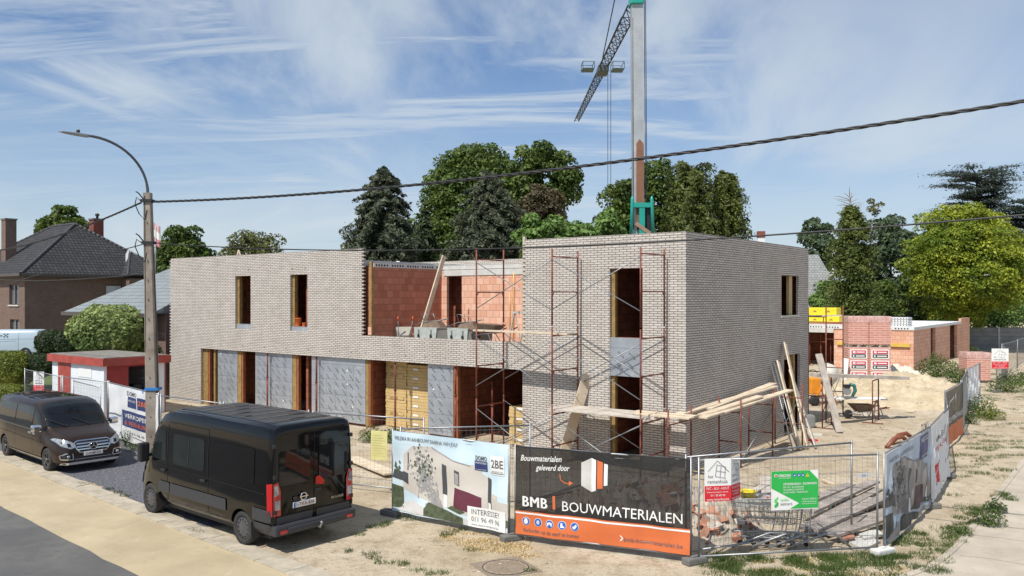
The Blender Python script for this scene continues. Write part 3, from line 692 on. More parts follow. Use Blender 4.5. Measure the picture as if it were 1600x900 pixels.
fence((-10.9,25.6), (-8.38,23.75), 'mesh fence panel just right of the concrete pole')
A_['l'] = fence((-14.45,29.6), (-11.1,25.95), 'site fence panel that carries the white banner left of the pole')
fence((-17.2,31.6), (-14.5,29.65), 'mesh fence panel before the white front of the kiosk')
fence((-20.6,34.9), (-17.3,31.7), 'mesh fence panel at the garden with the red and white sign', zb=0.0)
fence((-16.0,30.1), (-13.9,27.9), 'narrower mesh gate panel standing in front of the kiosk')
A_['s1'] = fence((7.25,16.1), (9.87,19.5), 'street side fence panel nearest the corner carrying the crumpled house banner')
A_['s2'] = fence((9.9,19.55), (12.0,22.75), 'street side fence panel carrying the white banner with a red shape')
fence((12.05,22.85), (13.95,26.6), 'street side fence panel seen almost edge on')
A_['s3'] = fence((14.0,26.7), (16.2,29.7), 'street side fence panel carrying the far black and orange banner')
A_['s4'] = fence((16.2,29.8), (18.9,34.3), 'street side mesh fence panel behind the far black banner')
A_['s5'] = fence((18.9,34.4), (21.6,38.1), 'street side fence panel carrying the torn white cloth')
A_['s6'] = fence((25.4,43.3), (28.3,47.2), 'fence panel standing at the far sign post')
fence((28.4,47.4), (31.5,53.0), 'distant mesh fence panel beyond the far sign'); fence((31.5,53.1), (35.6,58.2), 'most distant but one mesh fence panel at the right edge'); fence((35.7,58.3), (39.5,63.4), 'most distant mesh fence panel at the right edge')
for x, y, l, r_ in ((-2.78,18.9,'dark fence block under the left end of the pale blue banner',-.6),(0,16.95,'dark fence block between the two large banners',.5),(3.43,15.48,'dark fence block at the right end of the black banner',.5),
                  (9.88,19.5,'dark fence block between the first two street side banners',.3),(12.0,22.8,'dark fence block at the far end of the white street side banner',.3),(16.2,29.75,'dark fence block at the far black banner',.1),(25.4,43.2,'dark fence block under the far sign post',.1),(-2.2,20.6,'dark fence block beside the yellow sheet panel',.8),(-11.0,25.8,'dark fence block at the foot of the concrete pole',.8)): foot(x, y, l, r_)
foot(7.19, 16.02, 'white plastic fence block at the street corner', .5, mat('white_block', (.66,.65,.61), .7))
# ---------------------------------------------------------------- banners
skyb = mat('print_sky', (.55,.72,.82), .55, 0, .12, .9, col2=(.70,.80,.84)); prw = mat('print_wall', (.58,.54,.49), .55, 0, .06, 2); prd = mat('print_dark', (.07,.075,.085), .55); prg = mat('print_green', (.085,.105,.06), .6, 0, .5, 9); prs = mat('print_shade', (.32,.31,.31), .55, 0, .2, 5)
prr = mat('print_maroon', (.13,.03,.05), .55); prp = mat('print_path', (.62,.61,.6), .55); prn = mat('print_navy', (.035,.05,.16), .5); bkb = mat('banner_black', (.022,.021,.021), .5, alpha=.70); orb = mat('banner_orange', (.62,.15,.045), .55, 0, .05); whb = mat('banner_white', (.72,.73,.74), .5, 0, .03)
blu = mat('sign_blue', (.02,.12,.45), .5); redp = mat('sign_red', (.62,.015,.03), .5); grn = mat('sign_green', (.02,.42,.07), .5, 0, .06, 4); grl = mat('sign_lime', (.1,.6,.12), .5); yel = mat('sign_yellow', (.8,.62,.03), .5); gryp = mat('print_grey', (.12,.12,.13), .5)
def house_print(p, w, h):
    X = lambda u: u*w; Z = lambda v: v*h
    # order: 0 cloth 1 wall 2 dark 3 green 4 shade 5 maroon 6 path 7 navy 8 white 9 greytext
    P = lambda pts, m, l=1: p.poly([(X(a), Z(b)) for a, b in pts], m, l)
    P([(.11,.30),(.42,.16),(.64,.17),(.64,.70),(.545,.745),(.36,.86),(.28,.78),(.19,.84),(.11,.72)], 1)
    P([(.64,.12),(.86,.10),(.86,.58),(.80,.62),(.76,.71),(.70,.68),(.70,.71),(.64,.70)], 1)
    P([(.86,.10),(1,.10),(1,.33),(.92,.34),(.92,.40),(.86,.42)], 1, 1)
    P([(.36,.86),(.545,.745),(.545,.73),(.36,.845)], 4, 2); P([(.545,.745),(.70,.70),(.70,.685),(.545,.73)], 4, 2)
    P([(.11,.40),(.16,.36),(.16,.5),(.11,.52)], 2, 2); P([(.0,.42),(.14,.40),(.14,.5),(.02,.53)], 2, 2)
    P([(.15,.54),(.16,.54),(.16,.76),(.15,.75)], 2, 2)
    P([(.46,.46),(.50,.44),(.50,.66),(.46,.68)], 2, 2); P([(.47,.16),(.50,.16),(.50,.42),(.47,.44)], 8, 2); P([(.46,.32),(.50,.31),(.50,.44),(.46,.46)], 2, 3)
    P([(.57,.46),(.61,.44),(.61,.61),(.57,.63)], 2, 2); P([(.575,.46),(.605,.45),(.605,.58),(.575,.6)], 4, 3)
    P([(.56,.18),(.79,.13),(.79,.35),(.57,.42)], 5, 2); P([(.84,.25),(.87,.24),(.87,.58),(.84,.6)], 2, 2); P([(.845,.13),(.865,.13),(.865,.3),(.845,.31)], 8, 3)
    r = random.Random(2)
    for k in range(150):
        a, b = r.gauss(.29,.045), r.gauss(.62,.09); s_ = .004+.008*r.random(); P([(a-s_,b),(a,b-s_*2.2),(a+s_,b-s_*.5),(a+s_*.4,b+s_*2.4)], 3 if k % 2 else 4, 3)
    for k in range(130):
        b = r.uniform(.14,.56); a = r.gauss(.30+.12*(.5-b)/.4,.035); s_ = .006+.012*r.random(); P([(a-s_,b),(a,b-s_*2.0),(a+s_*1.4,b-s_*2.5),(a+s_*.4,b+s_*1.4)], 4, 2)
    p.line(X(.25),Z(.22),X(.285),Z(.62),.018,4,2)
    for k in range(16):
        a, b = r.gauss(.065,.013), r.gauss(.56,.05); s_ = .010; P([(a-s_,b),(a,b-s_*2),(a+s_,b),(a,b+s_*3)], 3, 3)
    P([(0,.05),(0,.34),(.11,.32),(.11,.06)], 3, 2); P([(.11,.12),(.2,.18),(.36,.08),(.3,.02),(.05,.02)], 6, 2)
    P([(.30,.10),(.34,.19),(.64,.08),(.64,.0),(.3,.02)], 3, 3); P([(.50,.16),(.62,.12),(.66,.15),(.55,.2)], 3, 3); P([(.80,.12),(1,.06),(1,.14),(.82,.17)], 3, 3)
    P([(.15,.02),(.66,-.0),(1,.0),(1,.05),(.64,.07),(.4,.01)], 6, 1)
def domo(p, x, z, s_, navy=7, wh=8, mtx=9):
    p.rect(x, z, x+s_, z+s_*.62, navy, 2); p.text('DOMO', x+s_*.06, z+s_*.68, s_*.36, navy if mtx is None else mtx, 3, .02, width=s_*.9); p.text('VASTGOED', x+s_*.05, z+s_*.44, s_*.17, wh, 3, width=s_*.9); p.text('op mensenmaat', x+s_*.1, z+s_*.06, s_*.1, wh, 3, width=s_*.8)
HM = [skyb, prw, prd, prg, prs, prr, prp, prn, white, gryp]
def bloc(P_, x0, z0, y=-.028): return P_.matrix_basis @ Vector((x0, y, z0))
def setb(o, fp, x0, z0, label, cat='banner', y=-.034):
    P_, L = fp; P_.rotation_euler; c, s_ = math.cos(P_.rotation_euler[2]), math.sin(P_.rotation_euler[2])
    o.location = (P_.location.x+c*x0-s_*y, P_.location.y+s_*x0+c*y, P_.location.z+z0); o.rotation_euler = (0,0,P_.rotation_euler[2]); return tag(o, label, cat)
L1 = A_['p1'][1]; w_, h_ = L1-.06, 1.82
p = Print(w_, h_, HM, wave=.018); house_print(p, w_, h_)
p.text('WELDRA IN AANBOUW! DAARNA VAN JOU?', .1, h_*.90, .12, 9, 3, width=w_*.56)
domo(p, w_*.735, h_*.66, w_*.105)
p.rect(w_*.865, h_*.64, w_*.975, h_*.86, 8, 2); p.text('2BE', w_*.872, h_*.72, .24, 9, 3, .015, width=w_*.095); p.rect(w_*.868, h_*.655, w_*.972, h_*.662, 9, 3); p.text('ARCHITECTEN', w_*.875, h_*.668, .045, 9, 3, width=w_*.09)
p.rect(w_*.68, -.0, w_*.985, h_*.235, 8, 4); p.text('INTERESSE?', w_*.71, h_*.15, .16, 9, 5, width=w_*.22); p.text('011 96 49 96', w_*.71, h_*.065, .15, 9, 5, width=w_*.225); p.text('www.domovastgoed.be', w_*.71, h_*.02, .06, 9, 5, width=w_*.22)
setb(p.done('banner', loc=(0,0,0)), A_['p1'], .03, .14, 'pale blue banner printed with a white house and the word INTERESSE')
L2 = A_['p2'][1]; w_ = L2-.06; h_ = 1.80
p = Print(w_, h_, [bkb, orb, white, blu, prs, gryp, lconc], wave=.018)
for f in list(p.mb.bm.faces): f.material_index = 1 if f.calc_center_median().z < h_*.235 else 0
p.rect(0, h_*.233, w_, h_*.252, 2); 
p.text('Bouwmaterialen', w_*.035, h_*.84, .17, 2, 2, .012, shear=.35, rot=.03, width=w_*.245); p.text('geleverd door', w_*.13, h_*.745, .16, 2, 2, .012, shear=.35, rot=.04, width=w_*.2)
[p.text('BMB', w_*.04+dx_, h_*.325, .30, 2, 2+k_, .0, width=w_*.15, sp=1.1) for k_, dx_ in enumerate((0,.012,.024))]; p.rect(w_*.232, h_*.325, w_*.247, h_*.475, 1, 2); p.text('BOUWMATERIALEN', w_*.28, h_*.315, .28, 2, 2, width=w_*.675)
for x in (0,): 
    p.poly([(w_*.40,h_*.62),(w_*.40,h_*.87),(w_*.46,h_*.93),(w_*.46,h_*.56)], 6, 2); p.poly([(w_*.46,h_*.56),(w_*.46,h_*.93),(w_*.485,h_*.91),(w_*.485,h_*.58)], 2, 2)
    p.poly([(w_*.492,h_*.60),(w_*.492,h_*.91),(w_*.525,h_*.89),(w_*.525,h_*.61)], 1, 2); p.poly([(w_*.532,h_*.64),(w_*.532,h_*.88),(w_*.552,h_*.87),(w_*.552,h_*.65)], 2, 2)
pts = [(w_*.27,h_*.72),(w_*.275,h_*.66),(w_*.295,h_*.63),(w_*.33,h_*.62)]
for a, b in zip(pts, pts[1:]): p.line(*a, *b, .014, 1, 2)
p.poly([(w_*.325,h_*.60),(w_*.35,h_*.635),(w_*.325,h_*.655)], 1, 2)
for i in range(5):
    x = w_*(.066+.0735*i); z = h_*.155; r_ = .078; p.circ(x, z, r_*1.1, 2, 1); p.circ(x, z, r_, 3, 2)
    if i == 0: p.circ(x, z-.012, r_*.55, 2, 3); p.rect(x-r_*.62, z-.004, x+r_*.62, z+.012, 2, 4); p.circ(x, z+.03, r_*.42, 2, 3)
    if i == 1: p.circ(x, z, r_*.5, 2, 3); p.rect(x-r_*.6, z-.012, x+r_*.6, z+.02, 3, 4); p.rect(x-r_*.45, z-.004, x+r_*.45, z+.012, 2, 5)
    if i == 2: p.circ(x, z, r_*.5, 2, 3); p.rect(x-r_*.68, z-.04, x-r_*.42, z+.03, 2, 4); p.rect(x+r_*.42, z-.04, x+r_*.68, z+.03, 2, 4); p.rect(x-r_*.25, z-.05, x+r_*.25, z+.0, 3, 5)
    if i == 3: p.poly([(x-.03,z+.045),(x+.01,z+.045),(x+.012,z-.01),(x+.05,z-.025),(x+.05,z-.045),(x-.035,z-.045)], 2, 3)
    if i == 4: p.poly([(x-.045,z-.03),(x-.005,z-.05),(x+.03,z-.02),(x+.05,z+.03),(x+.02,z+.045),(x-.005,z+.01)], 2, 3); p.circ(x-.025, z-.01, .018, 2, 4)
p.text('Verboden op de werf te komen', w_*.045, h_*.035, .115, 5, 2, width=w_*.34); p.text('bmb-bouwmaterialen.be', w_*.64, h_*.06, .12, 5, 2, width=w_*.32); p.poly([(w_*.618,h_*.06),(w_*.632,h_*.09),(w_*.618,h_*.12),(w_*.626,h_*.12),(w_*.64,h_*.09),(w_*.626,h_*.06)], 2, 2)
setb(p.done('banner', loc=(0,0,0)), A_['p2'], .03, .16, 'large black banner with an orange strip reading BMB BOUWMATERIALEN')
# crumpled street side banners
LS = A_['s1'][1]; w_, h_ = LS-.05, 1.8
sk2 = mat('print_sky_shaded', (.42,.50,.60), .55, 0, .2, 1.5);  # house print palette darkened: this banner's backlit shade is put into the colours
fold = lambda amp, k: (lambda x, y, z: (x, y+amp*(math.sin(x*k+z*2.5)+.6*math.sin(x*k*1.9-z*5)+.4*math.sin(z*9+x*3))*min(1, (1.85-z)*1.6), z))
p = Print(w_, h_, [sk2, mat('shaded_wall', (.30,.275,.26), .6, 0, .1, 2), prd, mat('shaded_green', (.06,.065,.06), .6, 0, .3, 5), mat('shaded_grey', (.16,.16,.165), .6), mat('shaded_maroon', (.09,.05,.06), .6), mat('shaded_path', (.30,.30,.31), .6, 0, .2, 3), prn, white, gryp], wave=0, fn=fold(.025, 6)); house_print(p, w_, h_); domo(p, w_*.72, h_*.68, w_*.2); p.text('WELDRA IN AANBOUW!', .25, h_*.88, .12, 9, 3, width=w_*.5)
setb(p.done('banner', loc=(0,0,0)), A_['s1'], .02, .12, 'crumpled grey blue house banner hanging on the street side nearest the corner')
LS = A_['s2'][1]; w_ = LS-.05; p = Print(w_, h_, [whb, redp, orb, gryp], fn=fold(.03, 8)); p.poly([(w_*.12,.35),(w_*.34,.30),(w_*.30,.9),(w_*.14,.6)], 1); p.line(w_*.2,.4,w_*.3,.75,.05,0,2); p.text('VERHUREN', w_*.2, 1.1, .16, 1, 2, width=w_*.5); p.text('VERKOPEN', w_*.2, 1.32, .16, 3, 2, width=w_*.5)
for k in range(7): p.line(w_*(.72+.035*k), .5, w_*(.74+.035*k), 1.5, .025, 3, 1)
setb(p.done('banner', loc=(0,0,0)), A_['s2'], .02, .1, 'wrinkled white banner with a red shape on the street side fence')
LS = A_['s3'][1]; w_ = LS-.05; p = Print(w_, h_, [bkb, orb, white], fn=fold(.015, 5))
for f in list(p.mb.bm.faces): f.material_index = 1 if f.calc_center_median().z < h_*.33 else 0
p.text('BOUWMATERIALEN', w_*.1, h_*.40, .26, 2, 2, width=w_*.85); p.poly([(w_*.5,h_*.6),(w_*.5,h_*.85),(w_*.56,h_*.9),(w_*.56,h_*.56)], 2, 2); p.line(w_*.12,h_*.72,w_*.4,h_*.85,.05,2,2)
setb(p.done('banner', loc=(0,0,0)), A_['s3'], .02, .12, 'smaller looking far black and orange banner on the street side')
LS = A_['s5'][1]; w_ = LS*.72; p = Print(w_, 1.8, [whb, gryp], fn=fold(.05, 7)); p.text('2BE', w_*.4, .9, .35, 1, 2); setb(p.done('banner', loc=(0,0,0)), A_['s5'], .5, .14, 'torn pale cloth banner farthest along the street side fence')
LL = A_['l'][1]; w_ = LL-.1; h_ = 1.82; p = Print(w_, h_, [whb, prn, orb, white, gryp], wave=.01)
p.rect(w_*.42, h_*.64, w_*.60, h_*.84, 1); p.rect(w_*.62, h_*.64, w_*.80, h_*.86, 1); p.text('DOMO', w_*.40, h_*.86, .2, 4, 2, .02, width=w_*.2); p.text('2BE', w_*.63, h_*.72, .22, 2, 3, .02, width=w_*.16); p.text('VASTGOED', w_*.43, h_*.75, .1, 3, 3, width=w_*.16)
p.rect(w_*.30, h_*.27, w_*.93, h_*.57, 1); [(p.text('VERKOPEN', w_*.36+dx_, h_*.44, .2, 3, 2+k_, 0, width=w_*.46), p.text('& VERHUREN', w_*.36+dx_, h_*.31, .2, 2, 2+k_, 0, width=w_*.52)) for k_, dx_ in enumerate((0,.02))]; p.text('011 96 49 96', w_*.5, h_*.15, .12, 4, 2, width=w_*.33); p.rect(w_*.52, h_*.1, w_*.8, h_*.115, 4)
setb(p.done('banner', loc=(0,0,0)), A_['l'], .1, .1, 'white banner with navy boxes reading VERKOPEN and VERHUREN left of the pole')
# ---------------------------------------------------------------- signs
def ramen(p, x, z, w_, h_, W_=0, Rr=1, G_=2):
    p.rect(x, z, x+w_, z+h_*.36, Rr, 1)
    q = lambda a, b, c, d: p.line(x+a*w_, z+b*h_, x+c*w_, z+d*h_, .008, G_, 2)
    q(.12,.70,.48,.95); q(.48,.95,.92,.68)
    for i in range(3): q(.40+.18*i, .58-.02*i+.0, .46+.16*i, .86-.03*i); q(.40+.03*i, .58+.135*i, .80+.0*i, .53+.135*i)
    p.text('het', x+w_*.12, z+h_*.55, h_*.1, G_, 2); p.text('ramenhuis', x+w_*.1, z+h_*.42, h_*.13, G_, 2, width=w_*.75)
    p.text('PVC - ALU - HOUT', x+w_*.06, z+h_*.27, h_*.09, W_, 2, width=w_*.86); p.text('011 28 68 90', x+w_*.22, z+h_*.115, h_*.07, W_, 2, width=w_*.55); p.text('Diestersteenweg 26 - Hasselt', x+w_*.08, z+h_*.2, h_*.05, W_, 2, width=w_*.8); p.text('www.ramenhuis.be', x+w_*.08, z+h_*.02, h_*.08, W_, 2, width=w_*.84)
SM = [white, redp, gryp]
p = Print(.52, .80, SM, thick=.008); ramen(p, 0, 0, .52, .80); o = setb(p.done('sign_board', loc=(0,0,0)), A_['p3'], .12, 1.17, None, None)
FS = T('folded_sign', 'white and red folded window company sign on the front mesh fence', 'sign', o.location, o.rotation_euler[2]); o.parent = FS; o.location = (0,0,0); o.rotation_euler = (0,0,0); del_ = [o.pop(k, None) for k in ('label','category')]
p = Print(.36, .80, SM, thick=.008); ramen(p, 0, 0, .36, .80); o2 = p.done('sign_board', FS); o2.location = (.522, 0, 0); o2.rotation_euler = (0,0,R(38))
p = Print(.96, .74, [white, grn, grl, yel, blu, redp, gryp], thick=.006)
p.poly([(0,.74),(0,.44),(.60,.10),(.24,0),(.96,0),(.96,.56),(.74,.74)], 1) if False else None
p.poly([(0,.72),(0,.42),(.57,.10),(.20,.0),(.20,.0),(.57,.10),(.96,.62),(.80,.72)], 1, 1) if False else None
p.poly([(0,.42),(.57,.12),(.96,.56),(.78,.74),(0,.74)], 1); p.poly([(.57,.121),(.38,.02),(.96,.02),(.96,.561)], 1); p.poly([(.02,.02),(.02,.39),(.0,.41),(.0,0),(.36,0)], 0, 1)
p.text('VERBODEN', .14, .63, .07, 0, 2, .015, width=.25); p.circ(.09, .655, .032, 0, 2); p.circ(.09, .655, .02, 5, 3); p.text('voor onbevoegden', .14, .60, .03, 0, 2, width=.25)
for i in range(3): p.circ(.47+.085*i, .655, .033, 4, 2); p.circ(.47+.085*i, .65, .014, 0, 3)
p.poly([(.70,.62),(.77,.62),(.735,.69)], 3, 2); p.line(.735,.635,.735,.67,.008,6,3)
p.text('STUDIEBUREAU - KEURINGEN', .24, .47, .06, 0, 2, .012, width=.68); p.text('EPB - EPC - BLOWERDOOR', .24, .415, .045, 0, 2, width=.42); p.text('VEILIGHEIDSCOORDINATIE', .24, .365, .045, 0, 2, width=.42); p.text('3D METINGEN - TEKENINGEN', .24, .315, .045, 0, 2, width=.5)
p.text('Tel: 011 74 25 51', .62, .18, .045, 0, 2, .01, width=.3); p.text('info@studiosomers.be', .62, .135, .035, 0, 2, width=.3); p.text('www.studiosomers.be', .62, .095, .035, 0, 2, width=.3)
p.poly([(.06,.20),(.14,.26),(.14,.22),(.10,.19),(.14,.15),(.14,.11),(.06,.16)], 2, 2); p.poly([(.06,.10),(.14,.15),(.14,.09),(.08,.05),(.06,.07)], 1, 2); p.text('studio', .18, .17, .08, 2, 2, width=.17); p.text('somers', .18, .09, .085, 6, 2, width=.24)
o = setb(p.done('sign', loc=(0,0,0)), A_['p3'], 1.45, .95, 'green and white studio somers sign hanging on the front mesh fence', 'sign')
p = Print(.50, .86, SM, thick=.008); ramen(p, 0, 0, .50, .86); o = p.done('sign', loc=(-19.62, 33.85, 1.08), rot=R(-12)); tag(o, 'red and white window company sign at the garden fence behind the brown van', 'sign')
p = Print(.85, 1.05, SM, thick=.01); ramen(p, 0, 0, .85, 1.05); o = p.done('sign', loc=PD(1549.5, 576, 43.15), rot=R(-4)); tag(o, 'small distant red and white sign on the far fence post at the right', 'sign')
p = Print(.30, .55, [white, redp], thick=.006); p.rect(.04,.22,.26,.36,1); p.text('ACTIE', .06, .25, .08, 0, 2, width=.18); o = p.done('sign', loc=PD(169.5, 622, 29.6), rot=R(-42)); tag(o, 'narrow white sign with a red word at the left end of the white banner', 'sign')
ys_ = mat('yellow_sheet', (.72,.66,.28), .6, 0, .06, 3); p = Print(.48, .74, [ys_, mat('faint_ink', (.5,.46,.25), .7)], fn=fold(.008, 7))
for k in range(9): p.rect(.05, .1+.065*k, .43-.06*(k % 3), .108+.065*k, 1)
o = p.done('notice_sheet', loc=PD(579.5, 718, 20.85), rot=R(-22)); tag(o, 'pale yellow notice sheet hanging on the fence right of the black van', 'notice')
p = Print(.36, .09, [white, gryp], thick=.004); p.text('CEM', .12, .025, .05, 1, 1); o = p.done('fence_tag', loc=PD(1340, 747, 17.2), rot=R(20)); tag(o, 'small white plastic plate on the slanted rear fence panel', 'plate')
# ---------------------------------------------------------------- vehicles
def carpaint(name, col, rough=.22, fl=0.0):
    return mat(name, col, rough, fl, .03, 1, spec=.42)
glass_d = mat('dark_glass', (.008,.010,.012), .04, 0, 0, spec=.5)
glass_c = mat('tinted_glass', (.016,.02,.02), .05, 0, .3, 1.2, spec=.25)
lamp_r = mat('lamp_red', (.45,.01,.01), .15, 0, 0, coat=1); lamp_w = mat('lamp_clear', (.34,.36,.38), .12, .3, .35, 9, coat=1)
trim = mat('grey_trim', (.035,.036,.043), .5, 0, .05, 5, coat=0); seam = mat('panel_gap', (.004,.004,.004), .7)
plate_w = mat('plate_white', (.75,.75,.73), .4, 0, 0); plate_r = mat('plate_ink', (.25,.01,.02), .4)
HALF = [(0,0),(.6,0),(.9,.01),(.975,.05),(1,.16),(1.0,.45),(.985,.60),(.955,.75),(.915,.88),(.87,.945),(.79,.983),(.62,.998),(.35,1.008),(0,1.012)]
def van_body(st, tum=1.0):
    bm = bmesh.new(); rings = []
    for (x, zb, zt, hw) in st:
        pts = []
        for yf, t in HALF:
            y = (1-(1-yf)*tum) if t > .5 else yf
            pts.append((x, hw*max(y, 0) if not (t > 1.0 and yf == 0) else 0, zb+(zt-zb)*t))
        full = [(p[0], -p[1], p[2]) for p in pts]+[p for p in pts[::-1][1:-1]]
        rings.append([bm.verts.new(p) for p in full])
    n = len(rings[0])
    for A, B_ in zip(rings, rings[1:]):
        for j in range(n): f = bm.faces.new([A[j], A[(j+1) % n], B_[(j+1) % n], B_[j]]); f.smooth = True
    bm.faces.new(rings[0][::-1]); bm.faces.new(rings[-1]); bmesh.ops.recalc_face_normals(bm, faces=bm.faces)
    return bm
def cut_body(bm, wheels, r, hw):
    me = bpy.data.meshes.new('b'); bm.to_mesh(me); o = bpy.data.objects.new('b', me); COL.objects.link(o); tmp = []
    for x in wheels:
        for s_ in (-1, 1):
            c = MB().lathe([(r, 0), (r, .42)], (x, (hw-.32) if s_ > 0 else -(hw+.10), r*.86), 'y', 32).build('c', black, loc=(0,0,0)); tmp.append(c)
            m = o.modifiers.new('b', 'BOOLEAN'); m.object = c; m.operation = 'DIFFERENCE'; m.solver = 'EXACT'
    dg = bpy.context.evaluated_depsgraph_get(); dg.update(); me2 = bpy.data.meshes.new_from_object(o.evaluated_get(dg))
    bpy.data.objects.remove(o)
    for c in tmp: bpy.data.objects.remove(c)
    b2 = bmesh.new(); b2.from_mesh(me2); return b2
class Van:
    def __init__(s, root, st, paint, wheels, wr, hw, tum=1.0, zbot=.3):
        s.root = root; b = van_body(st, tum); s.bvh = BVHTree.FromBMesh(b); b2 = cut_body(b, wheels, wr*1.16, hw); b.free()
        me = bpy.data.meshes.new('body'); b2.to_mesh(me); b2.free(); me.materials.clear(); me.materials.append(paint); me.materials.append(black)
        for p in me.polygons: p.material_index = 0
        s.body = bpy.data.objects.new('body', me); COL.objects.link(s.body); s.body.parent = root
        md = me; 
        for p in me.polygons: p.use_smooth = True
        try: me.set_sharp_from_angle(angle=R(38))
        except Exception: pass
    def decal(s, pts, ax, m, name, off=.006, parent=None, label=None, th=.012, mb=None):
        t = bmesh.new()
        dirs = {'L': ((0,1,0), lambda a, b: (a, -5, b)), 'R': ((0,-1,0), lambda a, b: (a, 5, b)), 'B': ((1,0,0), lambda a, b: (-5, a, b)), 'F': ((-1,0,0), lambda a, b: (12, a, b)), 'T': ((0,0,-1), lambda a, b: (a, b, 8))}
        d, f = dirs[ax]; d = Vector(d)
        vs = [t.verts.new((p[0], p[1], 0)) for p in pts]; t.faces.new(vs); bmesh.ops.triangulate(t, faces=t.faces[:])
        for _ in range(6):
            e = [e for e in t.edges if e.calc_length() > .11]
            if not e: break
            bmesh.ops.subdivide_edges(t, edges=e, cuts=1); bmesh.ops.triangulate(t, faces=[q for q in t.faces if len(q.verts) > 3])
        ok = []
        for v in t.verts:
            o = Vector(f(v.co.x, v.co.y)); h = s.bvh.ray_cast(o, d)
            if h[0] is None: v.co = Vector((1e3, 0, 0)); ok.append(v)
            else: v.co = h[0]+h[1]*off*(1 if h[1].dot(d) < 0 else -1)
        if ok: bmesh.ops.delete(t, geom=ok, context='VERTS')
        q = mb or MB(); q.merge(t); t.free()
        for g in q.bm.faces: g.smooth = True
        if mb: return q
        o = q.build(name, m, parent or s.root); 
        if label: o['label'] = label
        return o
    def stripe(s, pts, ax, w_, m, name, off=.008, parent=None, mb=None):
        q = mb or MB()
        for a, b in zip(pts, pts[1:]):
            d = Vector((b[0]-a[0], b[1]-a[1])); 
            if d.length < 1e-5: continue
            n = Vector((-d.y, d.x)).normalized()*w_/2; s.decal([(a[0]+n.x,a[1]+n.y),(b[0]+n.x,b[1]+n.y),(b[0]-n.x,b[1]-n.y),(a[0]-n.x,a[1]-n.y)], ax, m, name, off, mb=q)
        return q if mb else q.build(name, m, parent or s.root)
    def hit(s, ax, a, b):
        dirs = {'L': ((0,1,0), (a, -5, b)), 'R': ((0,-1,0), (a, 5, b)), 'B': ((1,0,0), (-5, a, b)), 'F': ((-1,0,0), (12, a, b))}
        return s.bvh.ray_cast(Vector(dirs[ax][1]), Vector(dirs[ax][0]))[0]
def rr4(x0, z0, x1, z1, r=.06, n=4):
    o = []
    for cx, cz, a in ((x1-r,z1-r,0),(x0+r,z1-r,90),(x0+r,z0+r,180),(x1-r,z0+r,270)):
        for i in range(n+1): t = R(a+90*i/n); o.append((cx+r*math.cos(t), cz+r*math.sin(t)))
    return o
def wheel(root, x, y, r, style, m_rim):
    s_ = -1 if y < 0 else 1; wd = .22
    t = MB().lathe([(r*.62,-wd/2*s_),(r*.93,-wd/2*s_),(r,-wd*.34*s_),(r,wd*.34*s_),(r*.94,wd/2*s_),(r*.66,wd*.48*s_),(r*.62,wd*.3*s_)], (x,y-s_*wd/2,r), 'y', 30).build('wheel', rubber, root)
    mb = MB(); Y = y-s_*wd/2+s_*wd*.32
    if style == 'cap':
        mb.lathe([(r*.64,s_*.0),(r*.62,s_*.03),(r*.45,s_*.015),(r*.2,s_*.045),(.01,s_*.05)], (x,Y,r), 'y', 24)
        o = mb.build('rim', m_rim, t); q = MB()
        for i in range(12): a = 2*math.pi*i/12; q.lathe([(r*.05,0),(r*.05,.006*s_)], (x+math.cos(a)*r*.52, Y+s_*.026, r+math.sin(a)*r*.52), 'y', 8)
        q.build('rim_slots', seam, o)
    else:
        mb.lathe([(r*.66,0),(r*.66,s_*.035),(r*.60,s_*.035),(r*.60,0)], (x,Y,r), 'y', 28)
        for i in range(5):
            for dd in (-.13, .13):
                a = 2*math.pi*i/5+.3; p = Vector((x+math.cos(a+dd)*r*.61, Y+s_*.02, r+math.sin(a+dd)*r*.61)); c_ = Vector((x+math.cos(a)*r*.12, Y+s_*.03, r+math.sin(a)*r*.12)); mb.beam(c_, p, .022, .03)
        mb.lathe([(r*.17,0),(r*.15,s_*.045)], (x,Y,r), 'y', 14); o = mb.build('rim', m_rim, t)
        MB().lathe([(r*.6,-s_*.03),(r*.6,-s_*.025)], (x,Y,r), 'y', 20).build('brake_disc', dark, o)
    return t
# --- black crew van (rear at x=0, front towards +x)
hd = math.atan2(.642, -.767)
v0 = Vector((-5.40, 16.65, 0)); ax_ = Vector((math.cos(hd), math.sin(hd), 0)); ay = Vector((-ax_.y, ax_.x, 0))
HW = .99; wb = 3.82; ro = 1.02
org = v0-ax_*ro-ay*(HW-.05)*(1)
# left side of the van (driving left) is +y in its frame; it faces the street
M_ = T('van', 'black crew van with raised roof parked with its rear doors towards us beside the fence', 'van', org, hd)
st = [(-.01,.36,2.34,.93),(.0,.34,2.40,.965),(.04,.33,2.445,.995),(.14,.33,2.465,1.01),(1.2,.33,2.475,1.02),(3.2,.33,2.475,1.02),(3.85,.33,2.46,1.02),(4.25,.33,2.38,1.01),(4.5,.33,2.22,1.0),(4.72,.33,1.92,.99),(4.92,.33,1.56,.975),(5.08,.33,1.33,.955),(5.3,.33,1.2,.91),(5.48,.34,1.08,.83),(5.56,.36,.86,.74),(5.58,.42,.7,.68)]
pb = carpaint('van_black', (.0025,.0025,.003), .07)
v = Van(M_, st, pb, [ro, ro+wb], .345, 1.02, .5)
for x in (ro, ro+wb):
    for s_ in (1, -1): wheel(M_, x, s_*.985, .345, 'cap', mat('hubcap_grey', (.11,.11,.12), .4, .5))
